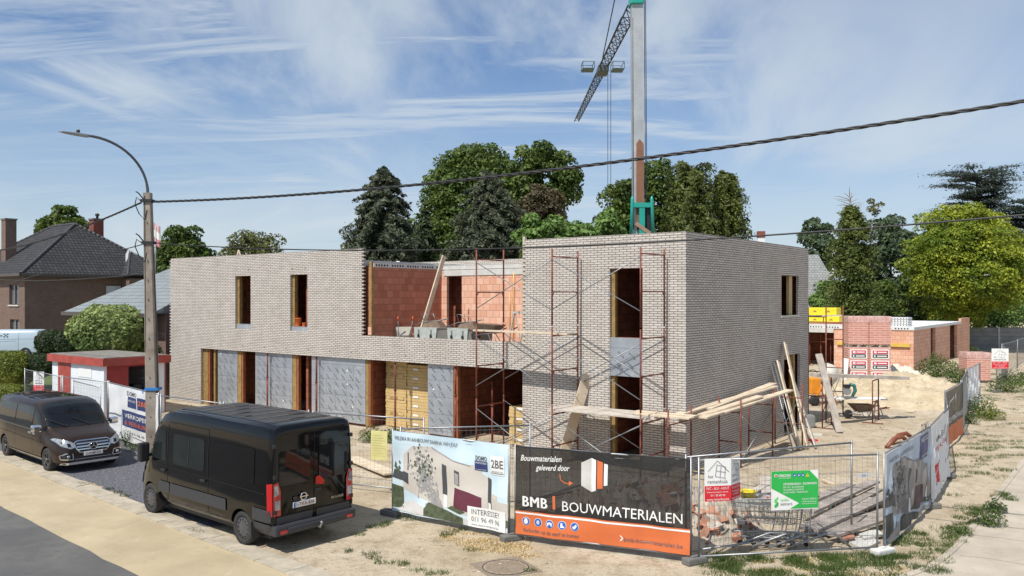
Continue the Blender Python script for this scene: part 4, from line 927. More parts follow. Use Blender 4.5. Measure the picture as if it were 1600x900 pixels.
for s_, ax in ((1,'R'),(-1,'L')):
    v.decal([(4.42,1.33),(4.98,1.33),(4.55,1.98),(4.42,2.02)] if False else [(4.05,1.32),(4.86,1.32),(4.80,1.46),(4.52,1.98),(4.08,2.0)], ax, glass_c, 'cab_window')
    v.decal(rr4(2.42,1.30,3.72,1.97,.07), ax, glass_c, 'side_window')
    if s_ > 0: v.decal(rr4(3.05,1.34,3.08,1.94,.01), ax, black, 'window_bar', .012)
    v.decal(rr4(.55,1.28,2.12,2.0,.07), ax, pb, 'pressed_panel', .010)
    for a, b in ((.30,.52),(1.55,3.83),(3.86,4.36)): v.decal(rr4(a if a > 1 else .02, .62, b if a > 1 else .60, .86, .03), ax, trim, 'side_moulding', .02)
    v.decal(rr4(.02,.36,.58,.58,.04), ax, trim, 'corner_bumper', .02)
    q = MB()
    for pts in ([(2.27,.45),(2.27,2.2)],[(3.98,.45),(3.98,2.15)],[(4.05,2.05),(4.6,2.02)],[(2.27,2.2),(3.98,2.2)],[(.12,2.22),(2.27,2.24)],[(4.92,.95),(4.86,1.32)],[(.2,1.16),(4.8,1.22)]): v.stripe(pts, ax, .016, seam, 's', .009, mb=q)
    q.build('panel_gaps', seam, M_)
    for x in (2.42, 4.12): h = v.hit(ax, x, 1.12); MB().bbox((h.x-.09,h.y-.01 if s_>0 else h.y-.05,1.09),(h.x+.09,h.y+.05 if s_>0 else h.y+.01,1.14),.012).build('door_handle', black, M_)
    h = v.hit(ax, 4.86, 1.4); mm = MB(); mm.bbox((h.x-.08,h.y+s_*.06-(0 if s_>0 else .24),1.22),(h.x+.08,h.y+s_*.06+(.24 if s_>0 else 0),1.66),.05); mm.beam((h.x,h.y-s_*.02,1.36),(h.x,h.y+s_*.1,1.36),.08,.06); mm.build('wing_mirror', black, M_)
    # tail light: wraps the corner
    tl = v.decal([(s_*.80,.74),(s_*.955,.74),(s_*.955,1.36),(s_*.86,1.40),(s_*.80,1.2)], 'B', lamp_r, 'tail_light', .022)
    v.decal([(s_*.82,.86),(s_*.93,.86),(s_*.93,1.04),(s_*.82,1.04)], 'B', lamp_w, 'lamp_lens', .03, tl); v.decal([(s_*.84,1.16),(s_*.94,1.12),(s_*.94,1.32),(s_*.88,1.35)], 'B', lamp_w, 'lamp_lens', .03, tl)
    v.decal([(.0,.74),(.10,.74),(.12,1.36),(.0,1.38)], ax, lamp_r, 'tail_light', .02)
    v.decal(rr4(s_*.47-.36 if s_ > 0 else s_*.47-.36, 1.30, s_*.47+.36, 1.98, .07), 'B', glass_d, 'rear_window', .012)
    MB().lathe([(.06,0),(.075,.02)], (4.95,s_*.9,.5), 'x', 4)
    for z in (.82, 1.5, 2.1): h = v.hit('B', s_*.93, z); MB().bbox((h.x-.05,h.y-.035,z-.04),(h.x+.01,h.y+.035,z+.04),.012).build('hinge', black, M_)
    v.decal([(s_*.55,.58),(s_*.85,.62),(s_*.80,.86),(s_*.62,.84)], 'F', lamp_w, 'headlight', .02)
q = MB()
for pts in ([(0.0,.55),(0.0,2.3)],[(.94,.5),(.9,2.28)],[(-.94,.5),(-.9,2.28)],[(-.9,2.30),(.9,2.30)],[(-.94,.72),(.94,.72)]): v.stripe(pts, 'B', .012, seam, 's', .008, mb=q)
q.build('door_gaps', seam, M_)
mb = MB(); mb.bbox((-.13,-.98,.36),(.1,.98,.56),.04); mb.bbox((-.16,-.7,.40),(-.06,.7,.50),.02); mb.build('rear_bumper', trim, M_)
for s_ in (1,-1): v.decal(rr4(s_*.47-.42,.57,s_*.47+.42,.71,.02), 'B', trim, 'door_trim', .014)
pl = MB(); pl.bbox((-.045,-.02,.83),(-.02,.52,.94),.006); pl = pl.build('number_plate', plate_w, M_)
def plate(parent, s_, y0, z0, size, x, width, face=-1):
    t = text_bm(s_, size, .01); xs_ = [a.co.x for a in t.verts]; k = width/(max(xs_)-min(xs_)); mb = MB()
    M = Matrix(((0,0,0,x),(face*k,0,0,y0),(0,1,0,z0),(0,0,0,1)))
    for a in t.verts: a.co.z = 0
    mb.merge(t, M); t.free(); return mb.build('plate_text', plate_r, parent, fixn=False)
plate(pl, '1-TKA-838', .46, .852, .095, -.049, .42); MB().box((-.049,.47,.835),(-.046,.515,.935)).build('plate_band', blu, pl)
bd = MB(); bd.tube([(-.05,.28+.07*math.cos(t),1.03+.07*math.sin(t)) for t in np.linspace(0,2*math.pi,18)[:-1]], .012, 6, close=True); bd.beam((-.055,.18,1.03),(-.055,.38,1.03),.02,.02); bd.build('badge', chrome, M_)
t = text_bm('MOVANO', .07, .01); mb = MB(); mb.merge(t, Matrix(((0,0,0,-.022),(-1,0,0,-.42),(0,1,0,.84),(0,0,0,1)))); mb.build('badge_text', chrome, M_, fixn=False)
v.decal([(-.02,1.22),(-.22,1.18),(-.25,1.25),(-.12,1.38),(-.03,1.36)], 'B', lamp_r, 'red_reflector', .02)
MB().bbox((-.04,-.16,1.06),(-.0,-.02,1.12),.01).build('door_handle', black, M_)
MB().lathe([(.05,-.03),(.05,.0)], (-.02,.46,1.0), 'x', 12).build('lock', black, M_)
mb = MB(); mb.tube([(.2,0,.4),(-.22,0,.38),(-.26,0,.46)], .02, 8); mb.lathe([(.02,.45),(.032,.48),(.02,.51)], (-.26,0,0), 'z', 10); mb.build('tow_hook', steel, M_)
for s_ in (1,-1): MB().bbox((-.145,s_*.8-.08,.40),(-.12,s_*.8+.08,.46),.008).build('reflector', lamp_r, M_)
mb = MB()
for i in range(7): x = .5+.5*i; v.decal([(x,-.72),(x+.05,-.72),(x+.05,.72),(x,.72)], 'T', pb, 'r', .014, mb=mb)
mb.build('roof_ribs', pb, M_); v.decal(rr4(.35,-.75,4.1,.75,.1), 'T', mat('van_roof_dust', (.022,.021,.021), .4, 0, .5, 2.5, spec=.3), 'roof_panel', .006)
v.decal([(4.35,-.88),(4.88,-.86),(4.88,.86),(4.35,.88)], 'T', glass_d, 'windscreen', .01)
for x in (ro, ro+wb): MB().beam((x-.42,.93,.22),(x-.40,.93,.55),.02,.24,(0,1,0)).build('mudflap', rubber, M_)
for x in (ro, ro+wb): MB().tube([(x,-.85,.34),(x,.85,.34)], .06, 8).build('axle', black, M_)
mb = MB(); mb.box((.3,-.8,.22),(4.9,.8,.36)); mb.build('chassis', black, M_)
# --- brown people carrier (rear x=0)
h2 = math.atan2(-2.3, 2.6); ax2 = Vector((math.cos(h2), math.sin(h2), 0)); ay2 = Vector((-ax2.y, ax2.x, 0))
wfr = Vector((-13.36, 23.62, 0)); wb2 = 3.43; fo = .90; LN = 5.20
org2 = wfr-ax2*(LN-fo)+ay2*(.97)
M2 = T('people_carrier', 'metallic brown people carrier with chrome grille parked nose towards us on the grey gravel', 'people carrier', org2, h2)
st2 = [(0,.34,1.70,.86),(.04,.3,1.82,.93),(.2,.28,1.90,.965),(1.2,.27,1.925,.975),(2.9,.27,1.92,.975),(3.3,.27,1.885,.97),(3.6,.27,1.76,.965),(3.9,.27,1.50,.96),(4.15,.27,1.265,.955),(4.32,.27,1.165,.95),(4.6,.27,1.10,.935),(4.85,.27,1.03,.90),(5.0,.26,.96,.86),(5.1,.25,.86,.80),(5.17,.25,.74,.74),(5.19,.28,.60,.70)]
pbr = carpaint('van_brown', (.046,.031,.025), .24, .5)
v = Van(M2, st2, pbr, [LN-fo-wb2, LN-fo], .335, .975, 1.15)
for x in (LN-fo-wb2, LN-fo):
    for s_ in (1,-1): wheel(M2, x, s_*.945, .335, 'spoke', mat('alloy_dark', (.12,.12,.13), .35, .8))
for s_, ax in ((-1,'L'),(1,'R')):
    v.decal([(3.32,1.16),(3.98,1.16),(3.92,1.24),(3.52,1.68),(3.36,1.72)], ax, glass_d, 'front_window'); v.decal([(4.02,1.14),(4.16,1.13),(4.0,1.3)], ax, glass_d, 'quarter_window')
    v.decal(rr4(1.9,1.16,3.24,1.73,.06), ax, glass_d, 'side_window'); v.decal(rr4(.35,1.16,1.82,1.73,.06), ax, glass_d, 'rear_side_window')
    v.stripe([(.1,1.12),(3.9,1.10)], ax, .022, chrome, 'chrome_strip', .012); v.decal([(1.25,.28),(3.95,.28),(3.95,.36),(1.25,.36)], ax, mat('sill_silver', (.4,.38,.37), .3, .8), 'sill_strip', .02)
    q = MB()
    for pts in ([(1.86,.4),(1.86,1.8)],[(3.27,.4),(3.27,1.78)],[(4.12,.6),(4.1,1.12)],[(1.86,1.8),(3.3,1.8)],[(.4,.86),(4.1,.80)]): v.stripe(pts, ax, .008, seam, 's', .008, mb=q)
    q.build('panel_gaps', seam, M2)
    for x in (3.12, 3.42): h = v.hit(ax, x, 1.0); MB().bbox((h.x-.10,h.y-.03,.98),(h.x+.10,h.y+.03,1.03),.012).build('door_handle', chrome, M2)
    h = v.hit(ax, 3.95, 1.16); mm = MB(); y0 = h.y+s_*.05; mm.bbox((h.x-.10,min(y0,y0+s_*.26),1.12),(h.x+.08,max(y0,y0+s_*.26),1.32),.06); mm.beam((h.x,h.y-s_*.03,1.16),(h.x,h.y+s_*.1,1.17),.07,.05); mm.build('wing_mirror', chrome, M2)
    hl = v.decal([(s_*.47,.73),(s_*.60,.70),(s_*.80,.78),(s_*.885,.93),(s_*.84,.98),(s_*.66,.93),(s_*.50,.84)], 'F', lamp_w, 'headlight', .015)
    v.decal([(s_*.58,.75),(s_*.66,.75),(s_*.68,.84),(s_*.60,.84)], 'F', glass_d, 'lamp_bowl', .02, hl)
    q = MB(); v.stripe([(s_*.54,.40),(s_*.82,.42),(s_*.84,.52),(s_*.72,.58),(s_*.56,.56),(s_*.54,.40)], 'F', .025, chrome, 'fog_surround', .02, mb=q); q.build('fog_surround', chrome, M2); v.decal([(s_*.57,.42),(s_*.80,.44),(s_*.80,.52),(s_*.6,.55)], 'F', black, 'fog_recess', .012)
    h = v.hit('F', s_*.67, .485); MB().lathe([(.04,0),(.045,.02),(.02,.03)], (h.x+.01, h.y, .485), 'x', 14).build('fog_light', lamp_w, M2)
v.decal([(-.46,.70),(-.36,.58),(.36,.58),(.46,.70),(.50,.84),(.40,.88),(-.40,.88),(-.50,.84)], 'F', black, 'grille', .010)
q = MB(); v.stripe([(-.46,.70),(-.36,.58),(.36,.58),(.46,.70),(.50,.84),(.40,.885),(-.40,.885),(-.50,.84),(-.46,.70)], 'F', .028, chrome, 'g', .022, mb=q)
for z in (.66,.735,.81): v.stripe([(-.44,z),(.44,z)], 'F', .03, chrome, 'g', .02, mb=q)
gr = q.build('grille_frame', chrome, M2)
h = v.hit('F', 0, .735); X_ = h.x+.035; mb = MB(); mb.lathe([(.11,-.02),(.11,0)], (X_,0,.735), 'x', 20); mb.build('badge_disc', black, M2)
mb = MB(); mb.tube([(X_+.008,.105*math.cos(t),.735+.105*math.sin(t)) for t in np.linspace(0,2*math.pi,25)[:-1]], .012, 6, close=True)
for a in (90,210,330): mb.beam((X_+.01,0,.735),(X_+.01,.1*math.cos(R(a)),.735+.1*math.sin(R(a))),.018,.012,(1,0,0))
mb.build('badge', chrome, M2)
v.decal(rr4(-.62,.32,.62,.50,.05), 'F', black, 'lower_intake', .012)
q = MB(); v.stripe([(-.8,.30),(.8,.30)], 'F', .05, chrome, 'c', .03, mb=q); v.stripe([(-.5,.40),(.5,.40)], 'F', .012, chrome, 'c', .02, mb=q); q.build('chrome_lip', chrome, M2)
h = v.hit('F', 0, .535); pl2 = MB().bbox((h.x+.01,-.26,.475),(h.x+.03,.26,.585),.006).build('number_plate', plate_w, M2); plate(pl2, '2-ENM-029', -.21, .498, .09, h.x+.034, .42, 1)
v.decal([(3.40,-.80),(4.05,-.86),(4.22,-.70),(4.27,0),(4.22,.70),(4.05,.86),(3.40,.80),(3.34,0)], 'T', glass_d, 'windscreen', .008)
v.decal(rr4(.5,-.62,1.5,.62,.1), 'T', glass_d, 'roof_glass', .006); v.decal(rr4(1.75,-.62,2.75,.62,.1), 'T', glass_d, 'roof_glass', .006)
q = MB(); v.stripe([(4.30,-.72),(4.9,-.55)], 'T', .008, seam, 'b', .006, mb=q); v.stripe([(4.30,.72),(4.9,.55)], 'T', .008, seam, 'b', .006, mb=q); q.build('bonnet_gaps', seam, M2)
for y in (-.35,.3): MB().tube([(4.26,y,1.22),(4.02,y-.42,1.44)], .012, 5).build('wiper', black, M2)
mb = MB(); mb.box((.4,-.8,.2),(4.8,.8,.3)); mb.build('chassis', black, M2)
# --- pale blue delivery van far left (rear at x=0)
pv = carpaint('van_pale', (.42,.50,.58), .3)
M3 = T('delivery_van', 'pale blue delivery van cut off by the left edge before the brick house', 'delivery van', Vector((-33.0, 58.2, .78)), R(184))
st3 = [(0,.4,1.70,.84),(.05,.34,1.85,.92),(.25,.32,1.93,.95),(3.0,.32,1.93,.955),(3.4,.32,1.86,.95),(3.8,.32,1.6,.94),(4.15,.32,1.22,.92),(4.6,.32,1.08,.88),(4.9,.32,.85,.78),(4.96,.4,.7,.7)]
v = Van(M3, st3, pv, [.78, 4.0], .33, .955, 1.1)
for x in (.78, 4.0):
    for s_ in (1,-1): wheel(M3, x, s_*.92, .33, 'cap', mat('hubcap_grey', (.22,.22,.23)))
for s_, ax in ((1,'R'),(-1,'L')):
    q = MB()
    for pts in ([(.25,1.32),(3.1,1.28)],[(1.4,1.18),(2.8,1.12)],[(1.25,.5),(1.25,1.8)],[(2.95,.4),(2.95,1.8)]): v.stripe(pts, ax, .02, mat('van_crease', (.2,.25,.3), .4), 's', .008, mb=q)
    q.build('side_creases', MATS['van_crease'], M3); v.decal([(3.05,1.15),(4.0,1.15),(3.5,1.7),(3.1,1.72)], ax, glass_d, 'cab_window')
    q = MB()
    for i in range(-1,2):
        for j in range(-1,2):
            if (i+j) % 2 == 0: v.decal([(2.1+i*.11-.05,1.55+j*.09-.04),(2.1+i*.11+.05,1.55+j*.09-.04),(2.1+i*.11+.05,1.55+j*.09+.04),(2.1+i*.11-.05,1.55+j*.09+.04)], ax, black, 'c', .01, mb=q)
    v.decal([(2.35,1.5),(3.2,1.5),(3.2,1.56),(2.35,1.56)], ax, black, 'c', .01, mb=q); q.build('chequered_emblem', black, M3)
    v.decal([(.02,1.0),(.2,1.0),(.2,1.5),(.02,1.5)], ax, lamp_r, 'tail_light', .012)
mb = MB(); mb.bbox((-.08,-.9,.3),(.1,.9,.5),.03); mb.build('rear_bumper', trim, M3)
# ---------------------------------------------------------------- neighbouring buildings
rb = brick('brown_brick', (.23,.145,.115), (.16,.10,.08), (.14,.11,.095), .21, .065, .009, stain=.2, bump=.004)
tile = brick('dark_roof_tile', (.060,.060,.066), (.034,.034,.038), (.006,.006,.007), .26, .30, .028, off=.0, bump=.03, stain=.2)
tile2 = brick('grey_roof_tile', (.25,.285,.30), (.21,.24,.255), (.10,.12,.13), .33, .36, .018, off=0, bump=.03, stain=.12)
glassw = mat('window_glass', (.10,.12,.14), .06, 0, .5, .6, spec=.8); curt = mat('curtain', (.6,.6,.58), .8, 0, .1, 5); zinc = mat('zinc_flashing', (.42,.42,.43), .45, .4, .1, 4); chb = brick('chimney_brick', (.30,.075,.05), (.2,.05,.035), (.15,.08,.06), .21, .065, .009, bump=.003)
K = Vector((-36.3, 61.5)); kz = .7
H_ = T('detached_house', 'brown brick house with a dark hipped tile roof and two chimneys at the far left', 'house', (K.x,K.y,kz), ANG)
EV = 6.05; wl = 14.0; wd = 11.5
# local: x to the right (negative = left front face), y into depth ; corner at origin
hw_ = [(-2.75,-1.0,3.55,5.15)]; hg = [(-2.6,-.9,.9,2.7)]
MB().wall(-wl, 0, -.5, EV, [(-2.75,-1.05,3.7,5.25),(-2.6,-.9,.7,2.6),(-6.5,-4.8,3.7,5.25)], 0, .25).build('front_wall', rb, H_)
MB().wall(.251, wd, -.5, EV, [(6.0,7.4,2.9,5.3)], -.25, 0, 'x').build('side_wall', rb, H_)
MB().box((-wl,.26,-.5),(-.26,wd,EV-.01)).build('core', dark, H_)
for (a,b,c,d) in ((-2.75,-1.05,3.7,5.25),(-2.6,-.9,.7,2.6),(-6.5,-4.8,3.7,5.25)):
    f = MB(); 
    for q in ((a,.08,c,a+.07,.14,d),(b-.07,.08,c,b,.14,d),(a,.08,d-.07,b,.14,d),(a,.08,c,b,.14,c+.07),((a+b)/2-.04,.08,c,(a+b)/2+.04,.14,d)): f.box(q[:3], q[3:])
    f = f.build('window', mat('window_frame', (.10,.06,.04), .5), H_); MB().box((a+.06,.15,c+.06),(b-.06,.17,d-.06)).build('pane', glassw, f); MB().box((a+.1,.18,c+.08),(a+.75,.20,d-.08)).build('curtain', curt, f); MB().box((a-.1,-.08,c-.1),(b+.1,.07,c-.004)).build('window_sill', lconc, H_)
f = MB().box((-.2,6.0,2.9),(-.14,7.4,5.3)).build('window', MATS['window_frame'], H_); MB().box((-.13,6.1,3.0),(-.11,7.3,5.2)).build('pane', mat('pale_blind', (.5,.55,.62), .5), f)
e = .45; x0, x1, y0, y1 = -wl-e, e, -e, wd+e; RZ = EV+4.35; rx0, rx1, ry = -wl+5.2, -5.1+e, (y0+y1)/2
mb = MB(); P4 = [(x0,y0,EV),(x1,y0,EV),(x1,y1,EV),(x0,y1,EV)]; Q = [(rx0,ry,RZ),(rx1,ry,RZ)]
vs = [mb.bm.verts.new(p) for p in P4+Q]
for q in ((0,1,5,4),(1,2,5),(2,3,4,5),(3,0,4),(0,3,2,1)): mb._f([vs[i] for i in q])
rf = mb.build('roof', tile, H_)
# the hips and ridge caps, flashing of the small bay
def caps(parent, pts, r, m, name='ridge_caps'):
    mb = MB()
    for a, b in zip(pts, pts[1:]):
        a, b = Vector(a), Vector(b); n = max(1, int((b-a).length/.38))
        for i in range(n): p = a+(b-a)*(i/n); q = a+(b-a)*((i+1.08)/n); mb.tube([p, q], [r, r*1.12], 6)
    return mb.build(name, m, parent)
capm = mat('ridge_cap', (.045,.045,.05), .6, 0, .3, 3)
caps(rf, [P4[1], Q[1], Q[0], P4[0]], .12, capm); caps(rf, [P4[2], Q[1]], .12, capm)
MB().box((x0-.05,y0-.12,EV-.2),(x1+.12,y0-.005,EV+.02)).build('gutter', mat('gutter_dark', (.08,.07,.065), .5), H_); MB().box((x1+.003,y0-.12,EV-.2),(x1+.12,y1,EV+.02)).build('gutter', MATS['gutter_dark'], H_)
# bay with small hip roof on the side face
by0, by1 = 7.4, 10.6
MB().box((.01,by0,-.5),(1.1,by1,EV-.25)).build('bay_wall', rb, H_)
mb = MB(); a = [(.0,by0-.3,EV+.02),(1.4,by0-.3,EV+.02),(1.4,by1+.3,EV+.02),(0,by1+.3,EV+.02)]; t_ = (-1.9,(by0+by1)/2,EV+2.1)
vs = [mb.bm.verts.new(p) for p in a+[t_]]
for q in ((0,1,4),(1,2,4),(2,3,4),(0,4,3),(0,3,2,1)): mb._f([vs[i] for i in q])
br = mb.build('bay_roof', tile, H_); mb = MB(); mb.beam(Vector(a[0])+Vector((-.1,0,.05)), Vector(t_)+Vector((0,0,.1)), .35, .05); mb.beam(Vector(a[3])+Vector((0,0,.05)), Vector(t_)+Vector((0,0,.1)), .2, .05); mb.build('flashing', zinc, br); caps(br, [a[1], t_], .1, capm)
def chimney(parent, x, y, z0, z1, w_, m, cap=True):
    c = MB().box((x-w_/2,y-w_/2,z0),(x+w_/2,y+w_/2,z1)).build('chimney', m, parent); MB().box((x-w_/2-.06,y-w_/2-.06,z1+.002),(x+w_/2+.06,y+w_/2+.06,z1+.12)).build('chimney_cap', dconc, c)
    if cap: MB().lathe([(.12,z1+.12),(.1,z1+.3),(.2,z1+.42),(.14,z1+.55),(.02,z1+.58)], (x+w_*.2,y,0), 'z', 8).build('chimney_cowl', black, c)
p_ = PD(150.5, 344, 71); lp = Vector(((p_.x-K.x)*UX[0]+(p_.y-K.y)*UX[1], (p_.x-K.x)*VY[0]+(p_.y-K.y)*VY[1])); chimney(H_, lp.x, lp.y, EV+.3, p_.z-kz, .85, chb)
p_ = PD(14, 344, 67); lp = Vector(((p_.x-K.x)*UX[0]+(p_.y-K.y)*UX[1], (p_.x-K.x)*VY[0]+(p_.y-K.y)*VY[1])); chimney(H_, lp.x, lp.y, EV+.1, p_.z-kz, .82, rb, False)
# low neighbour with pale grey roof
B2 = T('bungalow', 'low building with a pale blue grey roof between brick house and new shell', 'house', (-24.3, 45.6, .3), ANG)
ez = 3.90; X1, Y1 = 9, 9.5
MB().box((.3,.4,-.5),(X1,Y1,ez-.02)).build('wall', rb, B2)
mb = MB(); rz = ez+2.75; a = [(-.3,-.3,ez),(X1,-.3,ez),(X1,Y1,ez),(-.3,Y1,ez)]; t0, t1 = (2.2,4.6,rz-.25),(X1,4.6,rz-.25)
vs = [mb.bm.verts.new(p) for p in a+[t0,t1]]
for q in ((0,1,5,4),(1,2,5),(2,3,4,5),(3,0,4),(0,3,2,1)): mb._f([vs[i] for i in q])
mb.build('roof', tile2, B2); MB().box((-.4,-.42,ez-.2),(X1,-.305,ez+.0)).build('gutter', MATS['gutter_dark'], B2); MB().box((-.42,-.3,ez-.2),(-.305,Y1,ez)).build('gutter', MATS['gutter_dark'], B2)
MB().box((.42,.30,-.5),(.60,.39,ez-.2)).build('corner_post', MATS['window_frame'], B2); MB().box((3.9,.3,1.2),(7.6,.38,3.3)).build('door', mat('orange_wood', (.5,.26,.08), .6, 0, .2, 4), B2)
# ---------------------------------------------------------------- kiosk
kr = mat('kiosk_red', (.36,.06,.045), .6, 0, .25, 3); kw = mat('kiosk_white', (.74,.77,.80), .5, 0, .05, 2); kd = mat('kiosk_dark_red', (.30,.03,.028), .6, 0, .15, 3); felt = mat('roof_felt', (.20,.185,.165), .95, 0, .25, 2.5, .004, 40)
KP = (-16.7, 33.8)
KI = T('kiosk', 'white and red site kiosk with a flat grey felt roof and open hatch', 'kiosk', (KP[0],KP[1],0), ANG)
kh = 2.16
MB().wall(-4.72, -.12, 0, kh, [], .0, .08).build('front_wall', kw, KI); MB().box((-4.1,-.03,.85),(-2.95,-.002,kh)).build('hatch', kr, KI); MB().box((-2.2,-.02,1.62),(-1.05,-.002,2.1)).build('notice_board', white, KI)
MB().box((-4.25,-.02,.1),(-3.2,-.002,.75)).build('lower_panel', white, KI); MB().box((-.12,-.01,0),(.01,.1,kh)).build('corner_post', kw, KI)
MB().wall(.105, 2.6, 0, kh, [(1.02,2.28,.9,2.08)], -.06, .0, 'x').build('side_wall', kd, KI); MB().box((-.04,2.27,0),(.02,2.6,kh-.01)).build('corner_post', kw, KI); MB().box((-.05,2.61,0),(.02,2.66,kh)).build('rear_post', kr, KI)
MB().wall(-4.72, -.12, 0, kh, [], 2.52, 2.6).build('rear_wall', kw, KI); MB().wall(.09, 2.51, 0, kh, [], -4.72, -4.64, 'x').build('end_wall', kw, KI)
mb = MB(); mb.prism([(-4.9,-.15,kh+.005),(.22,-.15,kh+.005),(.22,2.8,kh+.005),(-4.9,2.8,kh+.005)], (0,0,.31)); mb.build('fascia', kr, KI); MB().box((-4.82,-.07,kh+.317),(.14,2.72,kh+.345)).build('roof', felt, KI)
MB().box((-2.6,.9,.01),(-.9,2.3,.95)).build('counter', mat('kiosk_counter', (.12,.11,.10), .7), KI)
for i, z in enumerate((1.05,1.4,1.75)): MB().box((-1.6,2.2,z),(-.2,2.5,z+.03)).build('shelf', kw, KI)
MB().bbox((-.9,1.5,.95),(-.5,1.9,1.25),.05).build('bag', black, KI)
MB().bbox((-.08,.0,1.3),(.02,.04,1.36),.01)
# ---------------------------------------------------------------- garage shell at the right
GX, GY = -2.24, 38.9
GA = T('garage_shell', 'low shell of hollow clay blocks with white slabs on top behind the sand heap', 'garage', W(GX,GY), ANG)
gh_ = 2.75
MB().wall(-16, 0, 0, gh_, [(-16,-5.2,-1,2.45)], 0, .2).build('front_block_wall', clay_b, GA)
MB().wall(.201, 17.5, 0, gh_, [(5.4,7.1,-1,gh_-.001),(12.6,15.6,-1,gh_-.001)], -.2, 0, 'x').build('side_block_wall', clay_b, GA)
MB().wall(17.51, 21.5, 0, 3.2, [], -.2, .01, 'x').build('end_block_wall', clay_b, GA); MB().wall(-16, -.21, 0, gh_, [], 17, 17.2).build('rear_block_wall', clay_b, GA)
MB().box((-16,6,0),(-.25,6.15,gh_)).build('partition_wall', clay_in, GA); MB().box((-5.1,.25,0),(-4.95,5.9,gh_)).build('partition_wall', clay_in, GA)
mb = MB(); mb.box((-16,-.06,gh_+.004),(.05,17.3,gh_+.21)); rs = mb.build('roof_slab', mat('slab_white', (.66,.66,.65), .8, 0, .08, 2), GA)
mb = MB()
for i in range(60):
    x = -.35-i*.19
    if i % 6 != 5: mb.lathe([(.05,-.068),(.05,-.061)], (x,0,gh_+.105), 'y', 8)
mb.build('slab_holes', dark, GA); MB().box((-16,-.1,2.46),(-5.2,-.061,gh_-.002)).build('edge_board', lconc, GA)
for a in ((-4.95,-4.1),(-1.7,-.2)): MB().box((a[0],-.14,1.62),(a[1],-.002,1.85)).build('timber_waler', mat('shutter_yellow', (.62,.42,.08), .7, 0, .15, 4), GA)
for i, x in enumerate((-9.6,-8.7,-7.9,-7.1,-6.3,-5.6)):
    prop_ = T('steel_prop', ['leftmost','second','third','fourth','fifth','rightmost'][i]+' red steel prop in the open front of the garage shell', 'prop', W(GX+x,GY+.6,0), ANG, 'red props under the garage slab'); MB().tube([(0,0,.02),(0,0,2.55)], .045, 8).build('outer_tube', redst, prop_)
def hc(n, rows, label, loc, m, rot=ANG, w_=2.0, holes=True):
    P_ = T('slab_stack', label, 'slab stack', loc, rot)
    for r_ in range(rows):
        o = MB().box((0,0,r_*.16),(w_,1.2,r_*.16+.13)).build('slab', m, P_); mb = MB()
        for i in range(n): mb.lathe([(.036,-.008),(.036,-.001)], (w_*(i+.5)/n,0,r_*.16+.065), 'y', 8)
        mb.build('slab_holes', dark, o)
hc(9, 4, 'small stack of hollow concrete slabs lying on the garage roof', W(GX-2.3,GY+1.2,gh_+.22), MATS['slab_white'], w_=1.7)
# yellow packs on the garage roof
yp = mat('yellow_film', (.80,.62,.03), .35, 0, .1, 3); yi = mat('film_print', (.35,.2,.05), .5); ii = 0
for r_, xs__ in ((0,(-8.5,-7.3,-6.1)),(1,(-8.5,-7.3,-6.3))):
    for x in xs__:
        P_ = T('wrapped_pack', ['lower left','lower middle','lower right','upper left','upper middle','upper right'][ii]+' yellow wrapped insulation pack on the garage roof', 'pack', W(GX+x-.9,GY+3.5,gh_+.22+r_*.62), ANG, 'yellow packs on the garage roof'); ii += 1
        MB().bbox((0,0,0),(1.14,1.2,.60),.07).build('wrap', yp, P_); q = MB(); q.prism([(.4,-.008,.25),(.7,-.008,.25),(.62,-.008,.38),(.48,-.008,.38)], (0,.006,0)); q.build('printed_mark', yi, P_)
for i in range(3): plank(W(GX-9+i*.4,GY-.5+.5*i,gh_+.35+.06*i), W(GX-4.4+i*.3,GY+1.6+.3*i,gh_+.30+.04*i), .25, .05, ['brown board lying across the garage slab edge','second brown board on the garage roof left of the packs','third brown board near the packs on the garage roof'][i], mat('board_brown', (.25,.09,.05), .8, 0, .2))
# pallets of blocks before the garage
film = mat('block_film', (.60,.30,.25), .3, 0, .25, 5, col2=(.72,.50,.46)); blk = brick('wrapped_blocks', (.60,.29,.21), (.50,.22,.16), (.66,.44,.38), .55, .125, .03, stain=.4, stainc=(.95,.8,.8), bump=.01); lr = mat('label_red', (.55,.01,.06), .5); lk = mat('label_black', (.03,.03,.035), .5)
def pallet(P_, w_=1.1, d_=1.1, z=0):
    mb = MB()
    for y in (.05, d_/2-.05, d_-.15):
        mb.box((0,y,z+.0),(w_,y+.1,z+.02))
        for x in (0, w_/2-.06, w_-.12): mb.box((x,y,z+.022),(x+.12,y+.1,z+.10))
        mb.box((0,y,z+.102),(w_,y+.1,z+.12))
    n = int(d_/.15); 
    for i in range(n): pass
    for i in range(7): x = (w_-.1)*i/6; mb.box((x,0,z+.122),(x+.1,d_,z+.14))
    mb.build('pallet_base', oldwood, P_)
